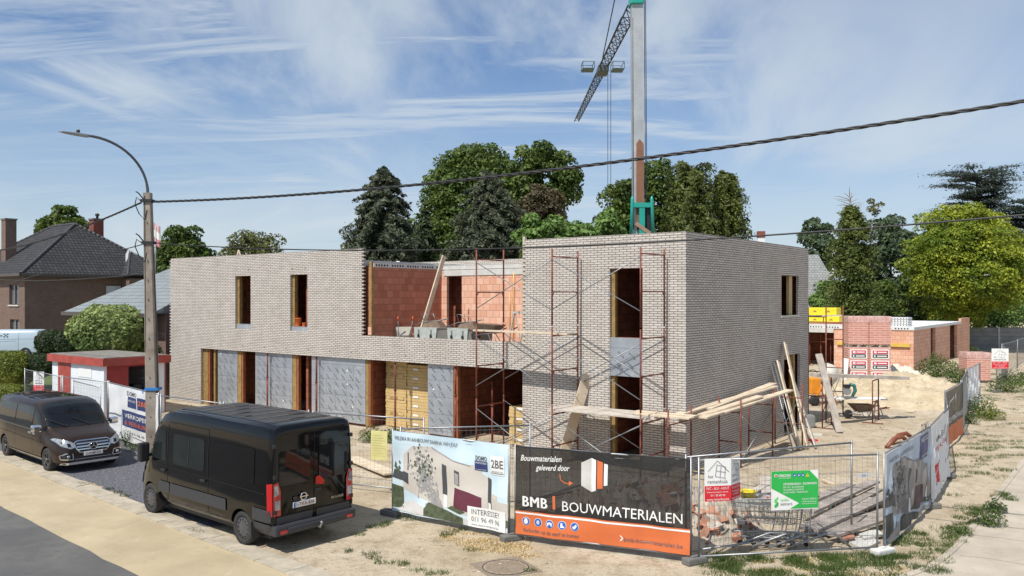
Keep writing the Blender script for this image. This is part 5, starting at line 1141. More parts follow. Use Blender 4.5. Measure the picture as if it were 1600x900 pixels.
def blockpack(loc, label, lab, w_=1.12, h_=1.95, n=3, cover=True, grp='wrapped pallets of clay blocks by the garage', rot=ANG):
    P_ = T('block_pallet', label, 'block pallet', loc, rot, grp); pallet(P_, w_, 1.1)
    MB().bbox((.0,.0,.15),(w_,1.1,h_), .03).build('wrapped_blocks', blk, P_)
    if cover: MB().bbox((-.015,-.015,h_-.35),(w_+.015,1.115,h_+.02),.03).build('film_cap', film, P_)
    if lab:
        for i in range(n):
            z = h_-.62-.62*i; o = MB().box((.08,-.02,z),(w_-.1,-.001,z+.52)).build('label', white, P_)
            MB().box((.15,-.026,z+.27),(w_-.17,-.021,z+.46)).build('label_band', lr, o); MB().box((.15,-.026,z+.06),(w_-.17,-.021,z+.245)).build('label_band', lk, o)
            q = MB(); q.box((.22,-.032,z+.31),(.36,-.027,z+.42)); q.box((.42,-.032,z+.335),(w_-.24,-.027,z+.395)); q.box((.22,-.032,z+.10),(.30,-.027,z+.2)); q.box((.38,-.032,z+.115),(w_-.24,-.027,z+.175)); q.build('label_mark', white, o)
bx = fx(1325, 30.2); yy = 30.2
pq = W(0, 0)
def at(px, D, z=0): return Vector(((px-800)/F_*D, D, z))
RT = R(-6)
blockpack(at(1326,46.6,0), 'lower left pallet of wrapped blocks with three red and black labels', True, 1.1, 2.15, 3, False, rot=RT)
blockpack(at(1359,46.4,0), 'lower right pallet of wrapped blocks with red and black labels', True, 1.15, 2.15, 3, False, rot=RT)
blockpack(at(1326,46.65,2.17), 'upper left pallet of film wrapped blocks stacked on the labelled one', False, 1.1, 1.72, rot=RT)
blockpack(at(1359,46.45,2.17), 'upper right pallet of film wrapped blocks stacked on the labelled one', False, 1.15, 1.72, rot=RT)
blockpack(at(1511,48,0), 'single pallet of film wrapped blocks standing near the far street fence', False, 1.3, 1.75, rot=RT)
# ---------------------------------------------------------------- concrete panel wall far right
cw = mat('fence_concrete', (.27,.265,.25), .9, 0, .2, 1.2, .004, 30)
CF = T('concrete_fence', 'grey concrete panel fence closing the plot at the far right', 'fence', (39.5, 79, 0), R(-3))
MB().box((0,0,0),(75,.06,2.1)).build('panel', cw, CF)
for i in range(5): MB().box((0,-.012,.41*i+.40),(75,-.001,.41*i+.415)).build('panel_joint', dark, CF)
for i in range(30): MB().box((.9+2.95*i,-.06,0),(1.05+2.95*i,-.013,2.15)).build('post', lconc, CF)
# ---------------------------------------------------------------- white house behind
wh = mat('white_render', (.72,.72,.70), .7, 0, .05); slate = brick('slate_roof', (.30,.31,.31), (.24,.25,.25), (.12,.12,.12), .3, .25, .015, bump=.01)
B3 = T('white_house', 'white rendered house with a grey roof and a red capped white chimney behind the shell', 'house', at(1150, 78), R(-12))
MB().box((0,0,0),(4.4,8,6.4)).build('wall', wh, B3)
mb = MB(); vs = [mb.bm.verts.new(p) for p in ((-.4,-.4,6.3),(4.8,-.4,6.3),(4.8,8.4,6.3),(-.4,8.4,6.3),(2.2,2.4,10.4),(2.2,8.4,10.4))]
for q in ((0,1,4),(1,2,5,4),(2,3,5),(3,0,4,5),(0,3,2,1)): mb._f([vs[i] for i in q])
mb.build('roof', slate, B3)
p_ = at(1194, 80); c = MB().box((2.1,1.6,7.0),(2.75,2.25,10.7)).build('chimney', wh, B3); MB().box((2.05,1.55,10.702),(2.8,2.3,11.3)).build('chimney_cap', chb, c)
B4 = T('white_outbuilding', 'white gabled side building with grey roof just right of the tall side wall', 'house', at(1236, 84), R(-20))
MB().box((0,0,0),(4.5,6,5.2)).build('wall', wh, B4); mb = MB(); vs = [mb.bm.verts.new(p) for p in ((-.4,-.4,5.0),(4.9,-.4,5.0),(4.9,6.4,5.0),(-.4,6.4,5.0),(-.4,2.8,9.4),(2.6,2.8,9.4))]
for q in ((0,1,5,4),(1,2,5),(2,3,4,5),(3,0,4),(0,3,2,1)): mb._f([vs[i] for i in q])
mb.build('roof', slate, B4); MB().box((3.3,-.03,3.0),(4.0,-.002,4.4)).build('window', dark, B4); MB().box((3.9,.4,7.2),(4.6,1.2,10.2)).build('chimney', wh, B4)
# ---------------------------------------------------------------- pole, lamp, cables
pc = mat('pole_concrete', (.23,.185,.145), .95, 0, .25, 2.0, .006, 25, col2=(.36,.31,.26))
PB = Vector((-11.36, 26.2, 0)); PT = Vector((-11.56, 26.2, 8.30))
PL = T('utility_pole', 'tall weathered concrete pole with blue strap and cable brackets', 'pole', PB)
mb = MB(); mb.bm.verts.ensure_lookup_table()
q0 = [(-.20,-.15,-.2),(.20,-.15,-.2),(.20,.15,-.2),(-.20,.15,-.2)]; dx = PT.x-PB.x; q1 = [(dx-.125,-.09,8.3),(dx+.125,-.09,8.3),(dx+.125,.09,8.3),(dx-.125,.09,8.3)]
a = [mb.bm.verts.new(p) for p in q0]; b = [mb.bm.verts.new(p) for p in q1]; mb._f(a[::-1]); mb._f(b)
for i in range(4): j = (i+1)%4; mb._f([a[i],a[j],b[j],b[i]])
bmesh.ops.bevel(mb.bm, geom=[e for e in mb.bm.edges if abs(e.verts[0].co.z-e.verts[1].co.z) > 1], offset=.03, segments=1, affect='EDGES'); mb.build('shaft', pc, PL)
mb = MB()
for z in np.arange(.6, 8, .62): xx = dx*z/8.3; mb.lathe([(.022,-.16),(.022,-.13)], (xx-.02,.0+.0*z,z), 'y', 8)
mb.build('bolt', steel, PL)
mb = MB(); mb.box((-.22,-.17,2.05),(.19,.17,2.13)); mb.tube([(-.22,-.1,2.1),(-.32,-.1,2.02),(-.3,-.12,1.95)], .02, 5); mb.build('blue_strap', mat('blue_strap', (.02,.18,.5), .5), PL)
mb = MB(); mb.tube([(.16,-.1,.3),(.17,-.16,3),(.12,-.15,4.6),(.05,-.15,6.2),(-.05,-.15,8.0)], .018, 6); mb.tube([(-.18,-.1,.2),(-.22,-.12,4),(-.26,-.1,8.2)], .012, 5); mb.build('cable_run', black, PL)
for z in (8.05, 6.72):
    mb = MB(); mb.box((dx*z/8.3-.18,-.15,z-.04),(dx*z/8.3+.18,.15,z+.04)); mb.build('bracket', black, PL)
    mb = MB(); mb.tube([(-.2+dx*z/8.3,-.1,z),(-.5,-.12,z+.1),(-.55,-.12,z-.12),(-.42,-.12,z-.42),(-.25,-.12,z-.6),(-.18,-.1,z-.3)], .016, 6); mb.tube([(-.25,-.12,z+.0),(-.42,-.14,z+.22),(-.52,-.12,z+.28)], .02, 6); mb.build('cable_loop', black, PL)
LAMP = T('street_lamp', 'curved grey lamp arm with a flat LED head on top of the concrete pole', 'street lamp', PT)
dn = Vector((-.654,-.757,0)); arm = []
for t in np.linspace(0, 1, 16): a_ = t*math.pi/2*.97; arm.append(dn*(1.75*(1-math.cos(a_)))+Vector((0,0,1.55*math.sin(a_))))
arm = [Vector((.0,0,-.5))]+arm+[dn*1.8+Vector((0,0,1.56))]
MB().tube(arm, [.05]*3+[.042]*(len(arm)-3), 8).build('arm', mat('lamp_grey', (.10,.11,.12), .5, .3), LAMP)
mb = MB(); e0 = arm[-1]; sd_ = Vector((-dn.y, dn.x, 0))
sec = [(0,.05,.05),(.12,.07,.06),(.3,.12,.055),(.6,.13,.04),(.78,.09,.02),(.84,.03,.012)]; rings = []
for s_, w_, h_ in sec:
    c = e0+dn*s_+Vector((0,0,-.02+.02*s_)); rings.append([mb.bm.verts.new(c+sd_*(w_*math.cos(t))+Vector((0,0,h_*math.sin(t)))) for t in [2*math.pi*i/12 for i in range(12)]])
for A, B_ in zip(rings, rings[1:]):
    for j in range(12): mb._f([A[j],A[(j+1)%12],B_[(j+1)%12],B_[j]])
mb._f(rings[0]); mb._f(rings[-1]); hd_ = mb.build('lamp_head', mat('lamp_silver', (.30,.33,.36), .35, .5), LAMP, smooth=True); MB().lathe([(.05,0),(.05,.09),(.02,.1)], e0+dn*.3+Vector((0,0,.03)), 'z', 10).build('sensor', black, hd_)
def cable(a, b, sag, r, label, n=40, twist=0):
    a, b = Vector(a), Vector(b); mb = MB(); pts = [a+(b-a)*t-Vector((0,0,sag*4*t*(1-t))) for t in np.linspace(0,1,n)]
    if twist:
        m_ = n*12
        for ph in (0, 2.1, 4.2):
            q = []
            for i in range(m_+1):
                t = i/m_; p = a+(b-a)*t-Vector((0,0,sag*4*t*(1-t))); an = t*twist*2*math.pi+ph; q.append(p+Vector((0,math.cos(an),math.sin(an)))*r*.55)
            mb.tube(q, r*.62, 5)
    else: mb.tube(pts, r, 6)
    return tag(mb.build('cable', black, smooth=True), label, 'cable')
end1 = PD(1600,143,14); dv = (end1-(PT+Vector((.1,0,-.28)))); 
cable(PT+Vector((.1,0,-.28)), PT+Vector((.1,0,-.28))+dv*1.35+Vector((0,0,.42)), .62, .034, 'thick twisted cable crossing the sky from the concrete pole to the right edge', 40, 36)
s0 = Vector((-11.4,26.2,6.72)); e1 = PD(1600,316,14)
cable(s0, s0+(e1-s0)*1.3+Vector((0,0,.35)), .68, .018, 'thin lower cable passing in front of the house shell')
cable(PT+Vector((-.2,0,-.3)), PD(-60,398,37), .35, .03, 'twisted cable running left from the pole top over the dark roof', 20, 20)
cable((-11.6,26.2,6.7), PD(-60,470,40), -.1, .016, 'thin cable running left from the lower bracket of the pole', 16)
cable(PD(240,426,30), PD(-40,433,52), .25, .02, 'pale slack cable hanging before the brick house', 16)
# flag behind
FL = T('flag', 'small pale pink and white flag waving behind the pole', 'flag', PD(243,470,58)); FL.scale = (.8,.8,1); MB().tube([(0,0,0),(0,0,5.2)], .04, 6).build('flagpole', steel, FL)
for z0, m in ((4.0,mat('flag_red', (.55,.22,.24), .6)),(4.5,white),(5.0,mat('flag_pink', (.6,.4,.4), .6))):
    mb = MB(); n = 8
    for i in range(n):
        f = lambda u: (u*.75-.3, .12*math.sin(u*6), z0-.25*u+.05*math.sin(u*5)); p, q = f(i/n), f((i+1)/n); mb.quad(p, q, (q[0],q[1],q[2]+.5), (p[0],p[1],p[2]+.5))
    mb.build('stripe', m, FL)
# ---------------------------------------------------------------- crane
cg = mat('crane_teal', (.015,.30,.235), .4, 0, .1, 2); cm = mat('crane_mast', (.40,.42,.43), .55, .4, .15, 1.2); crust = mat('crane_primer', (.22,.10,.055), .8)
CR = T('tower_crane', 'self erecting crane with grey mast, teal base and lattice jib reaching away behind the shell', 'crane', at(999,45)); co = Vector(CR.location)
b0 = PD(999,364,45)-co; b1 = PD(994.5,8,45)-co
mb = MB(); w0, w1_ = .27, .31; a = [mb.bm.verts.new((b0.x+sx*w0, sy*w0, 0)) for sx, sy in ((-1,-1),(1,-1),(1,1),(-1,1))]; b = [mb.bm.verts.new((b1.x+sx*w1_, sy*w1_, b1.z)) for sx, sy in ((-1,-1),(1,-1),(1,1),(-1,1))]
mb._f(a[::-1]); mb._f(b)
for i in range(4): j = (i+1)%4; mb._f([a[i],a[j],b[j],b[i]])
mb.build('mast', cm, CR)
def mp_(px, py, dy=0): p = PD(px, py, 45)-co; return Vector((p.x, p.y+dy, p.z))
mb = MB(); mb.prism([mp_(993,360,-.33), mp_(1004,360,-.33), mp_(1004,226,-.33), mp_(998,219,-.33), mp_(993,226,-.33)], (0,.02,0)); mb.build('primer_panel', crust, CR)
for x0_, x1_ in ((984,986),(1018,1016)): MB().tube([mp_(x0_,372,-.5), mp_(x1_,313,-.5), mp_((x1_+x1_)/2,308,-.5)], [.09,.09,.04], 8).build('telescopic_leg', cg, CR)
mb = MB(); mb.beam(mp_(985,322,-.4), mp_(1018,322,-.4), .3, .25); mb.beam(mp_(1001,324,-.35), mp_(1001,372,-.35), .35, .3); mb.beam(mp_(1008,320,.1), mp_(1008,372,.1), .3, .3); mb.build('base_frame', cg, CR)
mb = MB(); mb.bbox(mp_(989,340,-.1), mp_(994,314,.5), .02) if False else mb.beam(mp_(1012,318,-.2), mp_(1012,368,-.2), .25, .25); mb.build('winch', black, CR)
mb = MB(); mb.bbox((b1.x-.38,-.45,b1.z-.05),(b1.x+.34,.45,b1.z+.6),.05); mb.build('head', cg, CR)
MB().beam(mp_(991,350,-.5), mp_(1013,366,-.5), .12, .2).build('strut', mat('rust_beam', (.3,.2,.14), .8), CR)
# jib
jz = 20.3; J0 = Vector((6.35,45.2,jz)); J1 = Vector((5.62,71.9,jz)); jd = (J1-J0).normalized(); js = Vector((-jd.y, jd.x, 0)); mb = MB(); nb = 24
def J(t, s_, u): tp = 1-.45*t; p = J0+(J1-J0)*t+js*(s_*.34*tp)+Vector((0,0,u*.66*tp)); return p-co
for s_, u in ((-1,0),(1,0),(0,1)): mb.tube([J(i/nb,s_,u) for i in range(nb+1)], .05, 6)
for i in range(nb):
    a_, b_ = i/nb, (i+1)/nb; m_ = (a_+b_)/2
    for s_ in (-1,1): mb.tube([J(a_,s_,0), J(m_,0,1)], .028, 4); mb.tube([J(m_,0,1), J(b_,s_,0)], .028, 4)
    mb.tube([J(a_,-1,0), J(b_,1,0)], .022, 4); mb.tube([J(a_,-1,0), J(a_,1,0)], .022, 4)
mb.build('jib', mat('jib_steel', (.07,.075,.08), .5, .5), CR)
TRp = .38; tp_ = J0+(J1-J0)*TRp-co
mb = MB()
for s_ in (-1, 1):
    c = tp_+js*(s_*1.0)+Vector((0,0,-.1))
    for z in (0,.45): 
        pts = [c+jd*a_+js*b_+Vector((0,0,z)) for a_, b_ in ((-.5,-.38),(.5,-.38),(.5,.38),(-.5,.38))]; mb.tube(pts, .03, 5, close=True)
    for a_, b_ in ((-.5,-.38),(.5,-.38),(.5,.38),(-.5,.38)): mb.tube([c+jd*a_+js*b_, c+jd*a_+js*b_+Vector((0,0,.45))], .025, 4)
    mb.beam(c+jd*-.5, c+jd*.5, .76, .05)
mb.build('walkway', mat('walkway_grey', (.10,.16,.16), .5, .3), CR); mb = MB(); mb.bbox(tp_+Vector((-.35,-.7,-.35)), tp_+Vector((.35,.7,.1)), .05); mb.build('trolley', mat('jib_dark', (.06,.07,.07), .5), CR)
mb = MB(); 
for dx_ in (.35,.55): mb.tube([tp_+Vector((dx_,0,-.3)), tp_+Vector((dx_,0,-9.8))], .018, 4)
mb.tube([tp_+Vector((0,0,.7)), Vector((b1.x-.3,.0,b1.z+4.6))], .035, 5); mb.build('rope', black, CR)
mb = MB(); mb.bbox(tp_+Vector((.25,-.15,-10.3)), tp_+Vector((.65,.15,-9.8)), .03); mb.tube([tp_+Vector((.45,0,-10.3)),tp_+Vector((.45,0,-10.6)),tp_+Vector((.6,0,-10.7)),tp_+Vector((.62,0,-10.55))], .03, 5); mb.build('hook', cg, CR)
mb = MB(); 
for px_ in (1007.5,1009.5): mb.tube([mp_(px_,330,-.3), mp_(px_-.8,0,.0), ], .02, 4)
mb.tube([mp_(988.5,360,-.3), mp_(987.5,30,-.3)], .02, 4); mb.build('mast_rope', black, CR)
# ---------------------------------------------------------------- trees and plants
LM = {}
def lm(k):
    if k in LM: return LM[k]
    c = {'dark': ((.032,.052,.022),(.075,.105,.042)), 'conifer': ((.052,.072,.045),(.125,.14,.085)), 'mid': ((.052,.095,.018),(.125,.175,.036)), 'bright': ((.10,.18,.04),(.19,.29,.075)), 'gold': ((.12,.18,.018),(.33,.37,.035)),
         'olive': ((.09,.10,.03),(.17,.16,.05)), 'cedar': ((.055,.08,.068),(.11,.14,.11)), 'yconifer': ((.055,.08,.018),(.135,.165,.035)), 'bluegreen': ((.06,.095,.05),(.11,.15,.075)), 'pale': ((.12,.18,.05),(.34,.40,.14)), 'hedgey': ((.10,.135,.02),(.22,.25,.04)), 'brown': ((.065,.056,.03),(.12,.10,.05)), 'weed': ((.05,.09,.018),(.10,.15,.035)), 'willow': ((.09,.105,.025),(.14,.15,.05))}[k]
    LM[k] = leafmat('leaf_'+k, *c); return LM[k]
bark = mat('bark', (.07,.055,.04), .95, 0, .3, 6)
def leaves(name, P, Nn, size, m, parent, asp=.55, jit=.7):
    n = len(P); P = np.asarray(P); Nn = np.asarray(Nn)+rng.normal(0, jit, (n,3)); Nn /= np.linalg.norm(Nn, axis=1)[:,None]+1e-9
    a = np.cross(Nn, rng.normal(0,1,(n,3))); a /= np.linalg.norm(a, axis=1)[:,None]+1e-9; b = np.cross(Nn, a)
    s = size*(.45+1.1*rng.random(n)**1.6)[:,None]
    q = np.stack([P-a*s*.5, P-b*s*asp*.5+Nn*s*.06, P+a*s*.5, P+b*s*asp*.5+Nn*s*.06], 1).reshape(-1,3).astype(np.float32)
    me = bpy.data.meshes.new(name); me.vertices.add(4*n); me.vertices.foreach_set('co', q.ravel()); me.loops.add(4*n); me.loops.foreach_set('vertex_index', np.arange(4*n, dtype=np.int32)); me.polygons.add(n); me.polygons.foreach_set('loop_start', np.arange(0,4*n,4,dtype=np.int32)); me.polygons.foreach_set('loop_total', np.full(n,4,dtype=np.int32)); me.update(calc_edges=True); me.materials.append(m)
    o = bpy.data.objects.new(name, me); COL.objects.link(o)
    if parent: o.parent = parent
    return o
def sph(n): v = rng.normal(0,1,(n,3)); return v/np.linalg.norm(v, axis=1)[:,None]
def clumps(C_, Rr, per, up=.35, fl=.78):
    P, N_ = [], []
    for c, r_ in zip(C_, Rr):
        k = max(4, int(per*(r_/np.mean(Rr))**2)); d = sph(k); d[:,2] = np.where((d[:,2] < -.3) & (rng.random(k) < .6), -d[:,2], d[:,2]); rad = r_*(.72+.33*rng.random(k))[:,None]
        P.append(c+d*rad*np.array([1,1,fl])); N_.append(d+np.array([0,0,up]))
    return np.vstack(P), np.vstack(N_)
def trunk(parent, h, r, limbs=5, spread=2, top=.8, seed=0):
    rr_ = random.Random(seed); mb = MB(); mb.tube([(0,0,-.3),(r*.3,0,h*.3),(-r*.3,r*.2,h*.6),(0,0,h*top)], [r*1.2,r*.9,r*.6,r*.2], 8)
    for i in range(limbs):
        a = rr_.random()*6.28; z = h*(.25+.45*rr_.random()); e = Vector((math.cos(a)*spread, math.sin(a)*spread, z+h*.22)); mb.tube([(0,0,z),(e.x*.5,e.y*.5,z+h*.08),e], [r*.42,r*.28,r*.08], 6)
    mb.build('trunk', bark, parent)
def base(px, D): p = at(px, D); return Vector((p.x, p.y, terr(p.x, p.y)))
def ext(px0, px1, pyt, pyb, D):   # width, top and bottom z at a depth
    return (px1-px0)/F_*D, CH-(pyt-YH)*D/F_, CH-(pyb-YH)*D/F_
def broad(px0, px1, pyt, pyb, D, kind, label, n=60, per=150, leaf=.30, cr=.17, cat='tree', name='broadleaf_tree', group=None, fl=.78, depth=1):
    wd_, zt, zb = ext(px0, px1, pyt, pyb, D); b = base((px0+px1)/2, D); P_ = T(name, label, cat, b, 0, group); zb = max(zb-b.z, .2); zt -= b.z
    c0 = np.array([0,0,(zt+zb)/2]); rad = np.array([wd_/2, wd_/2*depth, (zt-zb)/2]); d = sph(n); d[:,1] = np.where(rng.random(n) < .55, -abs(d[:,1]), d[:,1]); s_ = (.45+.42*rng.random(n)**.6)[:,None]
    C_ = c0+d*s_*rad*(1+.08*rng.normal(0,1,(n,1))); R_ = cr*wd_*(.7+.6*rng.random(n)); R_ = np.minimum(R_, (zt-zb)*.3)
    p, q = clumps(C_, R_, per, .35, fl); p[:,2] = np.maximum(p[:,2], .1)
    trunk(P_, zt, max(.12, wd_*.03), 7, wd_*.3, .85, int(px0)); leaves('crown', p, q, leaf, lm(kind), P_); return P_
def conifer(px0, px1, pyt, pyb, D, kind, label, n=260, per=60, leaf=.3, droop=.25, name='conifer_tree', group=None, power=.8, rag=.15, tight=1):
    wd_, zt, zb = ext(px0, px1, pyt, pyb, D); b = base((px0+px1)/2, D); P_ = T(name, label, 'tree', b, 0, group); zt -= b.z; C_, R_ = [], []; P, Q = [], []
    zb = max(.2, zb-b.z)
    for i in range(n):
        t = rng.random()**.85; z = zb+(zt-zb)*t; rmax = wd_/2*((1-t)**power)*(1+rag*rng.normal()); a = rng.random()*6.283
        if rng.random() < .5: a = -abs(a % 3.1416)
        L_ = max(.15, rmax); k = per; u = rng.random(k)**.6; w__ = (.16*L_+.12)*tight; 
        x = np.cos(a)*L_*u+rng.normal(0,w__*.6,k); y = np.sin(a)*L_*u+rng.normal(0,w__*.6,k); zz = z-droop*L_*u**1.5+rng.normal(0,w__*.4,k)
        P.append(np.stack([x,y,zz],1)); Q.append(np.stack([np.cos(a)*np.ones(k)*.6, np.sin(a)*np.ones(k)*.6, .7*np.ones(k)],1))
    p = np.vstack(P); p[:,2] = np.maximum(p[:,2], .1); mb = MB(); mb.tube([(0,0,-.3),(0,0,zt*.5),(0,0,zt*.97)], [wd_*.035+.1,wd_*.02+.05,.03], 8); mb.build('trunk', bark, P_); leaves('crown', p, np.vstack(Q), leaf, lm(kind), P_, .4); return P_
def dust(P, a): return P
# behind the shell
conifer(530,668,262,440,60,'conifer','dense dark conical evergreen tree behind the left wing and terrace', 250, 190, .30, .40, power=.5, rag=.26, tight=.5)
conifer(628,700,330,440,64,'dark','dark narrow conifer in the shade between the two big evergreens', 120, 60, .34, .3, power=.8)
broad(650,850,226,440,72,'mid','large maple crown rising between the two dark evergreens', 230, 190, .34, .10)
conifer(692,836,268,440,58,'conifer','second dark evergreen tree right of the maple behind the terrace', 240, 190, .30, .40, power=.5, rag=.26, tight=.5)
broad(785,910,224,350,66,'mid','spreading broadleaf crown with flat layers at the right of the tree group', 100, 170, .32, .11)
broad(795,898,284,420,62,'brown','brownish olive bushy tree in front of the spreading crown', 100, 190, .24, .12)
broad(600,760,340,460,70,'mid','lower green shrubs filling the gap between the evergreens', 50, 150, .34, .15, name='broadleaf_tree')
broad(805,900,338,430,48,'bright','bright large leaved shrub behind the tall block, left one', 46, 110, .34, .13, name='shrub', cat='shrub')
broad(880,985,334,430,49,'bright','bright large leaved shrub behind the tall block beside the crane base', 46, 110, .34, .13, name='shrub', cat='shrub')
broad(935,1085,248,430,68,'mid','green tree with an open top behind the crane mast', 170, 180, .32, .10)
def weeping(px0, px1, pyt, pyb, D, kind, label, n=70, per=300, leaf=.26):
    wd_, zt, zb = ext(px0, px1, pyt, pyb, D); b = base((px0+px1)/2, D); P_ = T('weeping_conifer', label, 'tree', b); P, Q = [], []; mb = MB(); mb.tube([(0,0,-.3),(.1,0,zt*.5),(0,0,zt*.93)], [.35,.2,.05], 8)
    for i in range(n):
        t = (i+.5)/n; z = zb+(zt-zb)*(t**.8)*.93; L_ = wd_/2*(1.0-.5*t**2)*(.6+.5*rng.random()); a = i*2.4+rng.random()*.6; u = rng.random(per)**.7; k = per
        hang = rng.exponential(.55, k)*(.4+u); sp_ = .09*wd_*.5; r_ = L_*u
        P.append(np.stack([np.cos(a)*r_+rng.normal(0,sp_,k)*.6, np.sin(a)*r_+rng.normal(0,sp_,k)*.6, z+.38*L_*np.sin(u*2.3)-hang],1)); Q.append(np.stack([np.full(k,np.cos(a)),np.full(k,np.sin(a)),np.full(k,.35)],1))
        mb.tube([(math.cos(a)*L_*v, math.sin(a)*L_*v, z+.38*L_*math.sin(v*2.3)) for v in (0,.4,.8,1)], [.06,.05,.03,.01], 4)
    mb.build('trunk', bark, P_); p = np.vstack(P); p[:,2] = np.maximum(p[:,2], .1); leaves('crown', p, np.vstack(Q), leaf, lm(kind), P_, .45, .45)
weeping(1020,1140,250,440,61,'yconifer','taller weeping golden green conifer right of the crane')
weeping(1090,1180,260,440,63,'yconifer','smaller weeping conifer at the right end of the tree belt', 60)
broad(925,975,322,420,60,'brown','thin brown twiggy shrub left of the crane base', 18, 60, .2, .12, name='shrub', cat='shrub')
# left
broad(62,138,317,420,84,'mid','round tree showing above the dark tile roof', 40, 200, .4, .15)
broad(238,334,348,480,62,'mid','bushy green tree rising behind the left end of the shell', 70, 210, .3, .15)
broad(350,445,368,440,80,'willow','yellowish feathery tree top above the left wing', 40, 160, .3, .16)
broad(205,250,405,470,75,'dark','small dark tree behind the grey roof', 24, 120, .3, .18)
broad(520,580,374,440,90,'olive','thin distant tree at the left foot of the dark evergreen', 20, 100, .35, .16)
# garden at left
def ball(px0, px1, pyt, pyb, D, kind, label, leaf=.11, n=9000, name='clipped_bush', flat=1, pw=.9, zt=None):
    wd_, zt_, zb = ext(px0, px1, pyt, pyb, D); b = base((px0+px1)/2, D); P_ = T(name, label, 'bush', b); zb = max(.1, zb-b.z); zt_ -= b.z; d = sph(n); c0 = np.array([0,0,(zt_+zb)/2]); rad = np.array([wd_/2,wd_/2,(zt_-zb)/2])
    bump_ = 1+.05*np.sin(d[:,0]*7+d[:,2]*5)+.05*np.sin(d[:,1]*9-d[:,2]*6); dd = np.sign(d)*np.abs(d)**pw
    p = c0+dd*rad*(bump_*(.9+.1*rng.random(n)))[:,None]; p[:,2] = np.maximum(p[:,2], .05); mb = MB(); mb.tube([(0,0,-.2),(0,0,zt_*.6)], [.1,.05], 6)
    for i in range(5): a = i*1.26; mb.tube([(0,0,zb*.6+.1),(math.cos(a)*wd_*.25,math.sin(a)*wd_*.25,(zb+zt_)/2)], [.05,.02], 5)
    mb.build('stem', bark, P_); leaves('foliage', p, d+np.array([0,0,.2]), leaf, lm(kind), P_, .6, .5); return P_
P_ = ball(114,228,476,560,40.5,'pale','round pale green tree with big leaves behind the kiosk roof', .20, 7500, 'ball_tree', pw=.95)
ball(-16,48,548,608,42,'hedgey','large yellow green clipped ball bush at the left edge', .10, 14000)
ball(38,84,553,590,42.5,'dark','dark clipped bush between the yellow green ball and the kiosk', .11, 6000)
ball(-30,37,600,628,37.5,'hedgey','low pale clipped cushion bush on the lawn at the left edge', .09, 9000)
ball(58,96,516,556,53,'dark','dark leafy hedge bush right of the delivery van, left one', .16, 5000); ball(88,122,516,556,52,'dark','dark leafy hedge bush right of the delivery van, right one', .16, 5000)
ball(200,268,528,575,41.5,'hedgey','olive bush between the kiosk and the shell', .12, 7000); ball(238,275,535,620,41,'dark','dark bush against the left end of the shell', .12, 5000)
# right
conifer(1282,1376,322,520,74,'yconifer','tall olive conifer with a dead bare top at the right of the shell', 420, 75, .30, .25, power=.42, rag=.22)
P_ = T('bare_treetop', 'bare grey dead branches sticking out above the olive conifer', 'branches', base(1326,74)); mb = MB(); rr_ = random.Random(4); zt = CH+(YH-300)*74/F_
mb.tube([(0,0,zt-4),(.1,0,zt-1.2),(.3,0,zt)], [.1,.06,.02], 5)
for i in range(26): z = zt-2.8+2.6*i/26; a = rr_.random()*6.28; L_ = .6+1.2*rr_.random(); mb.tube([(0.1,0,z),(math.cos(a)*L_*.6,math.sin(a)*L_*.6,z+.25),(math.cos(a)*L_,math.sin(a)*L_,z+.2+.4*rr_.random())], [.04,.025,.008], 4)
mb.build('branch', mat('dead_wood', (.28,.24,.2), .9), P_)
broad(1344,1378,306,346,73,'olive','small tuft of foliage beside the dead tree top', 8, 60, .22, .16)
broad(1246,1308,338,440,95,'bluegreen','distant round tree left of the olive conifer', 36, 140, .45, .17)
broad(1345,1440,330,510,92,'bluegreen','distant tall green tree between the olive conifer and the golden tree', 110, 150, .45, .15)
broad(1262,1340,436,520,80,'bright','green shrub mass above the garage roof, left one', 80, 140, .3, .16, name='shrub', cat='shrub'); broad(1320,1400,428,520,82,'mid','green shrub mass above the garage roof, middle one', 40, 140, .3, .16, name='shrub', cat='shrub')
broad(1385,1455,440,520,84,'mid','green shrub mass left of the golden tree foot', 36, 140, .3, .16, name='shrub', cat='shrub'); broad(1440,1520,446,520,86,'bright','light green shrub below the golden tree', 36, 140, .3, .16, name='shrub', cat='shrub')
broad(1505,1600,450,522,85,'bright','light green shrub at the right edge above the concrete fence', 40, 140, .3, .15, name='shrub', cat='shrub'); broad(1570,1660,440,522,88,'mid','dark green shrub cut off by the right edge', 30, 140, .3, .16, name='shrub', cat='shrub')
broad(1408,1604,320,510,76,'gold','big golden green rounded tree with cloud like clumps', 330, 300, .24, .085, name='golden_tree', fl=.68)
# cedar
def cedar(px0, px1, pyt, pyb, D, label):
    wd_, zt, zb = ext(px0, px1, pyt, pyb, D); b = base((px0+px1)/2, D); P_ = T('cedar_tree', label, 'tree', b); P, Q = [], []; mb = MB(); mb.tube([(0,0,0),(.3,0,zt*.5),(0,0,zt*.97)], [.5,.35,.08], 8)
    for i in range(150):
        t = rng.random(); z = zb+(zt-zb)*t; a = rng.random()*6.283; L_ = wd_/2*(1-.28*t)*(.45+.6*rng.random()); e = np.array([math.cos(a)*L_, math.sin(a)*L_, z+.04*L_]); mb.tube([(0,0,z-.4),tuple(e*np.array([.5,.5,1])+np.array([0,0,-.15])),tuple(e)], [.1,.06,.02], 5)
        k = 330; u = .25+.75*rng.random(k)**.7; sp_ = .12*L_*(.4+u); P.append(np.stack([e[0]*u+rng.normal(0,1,k)*sp_, e[1]*u+rng.normal(0,1,k)*sp_, z+.04*L_*u+rng.normal(0,.10,k)],1)); Q.append(np.tile([0,0,1.2],(k,1)))
    mb.build('trunk', bark, P_); leaves('crown', np.vstack(P), np.vstack(Q), .26, lm('cedar'), P_, .45, .5)
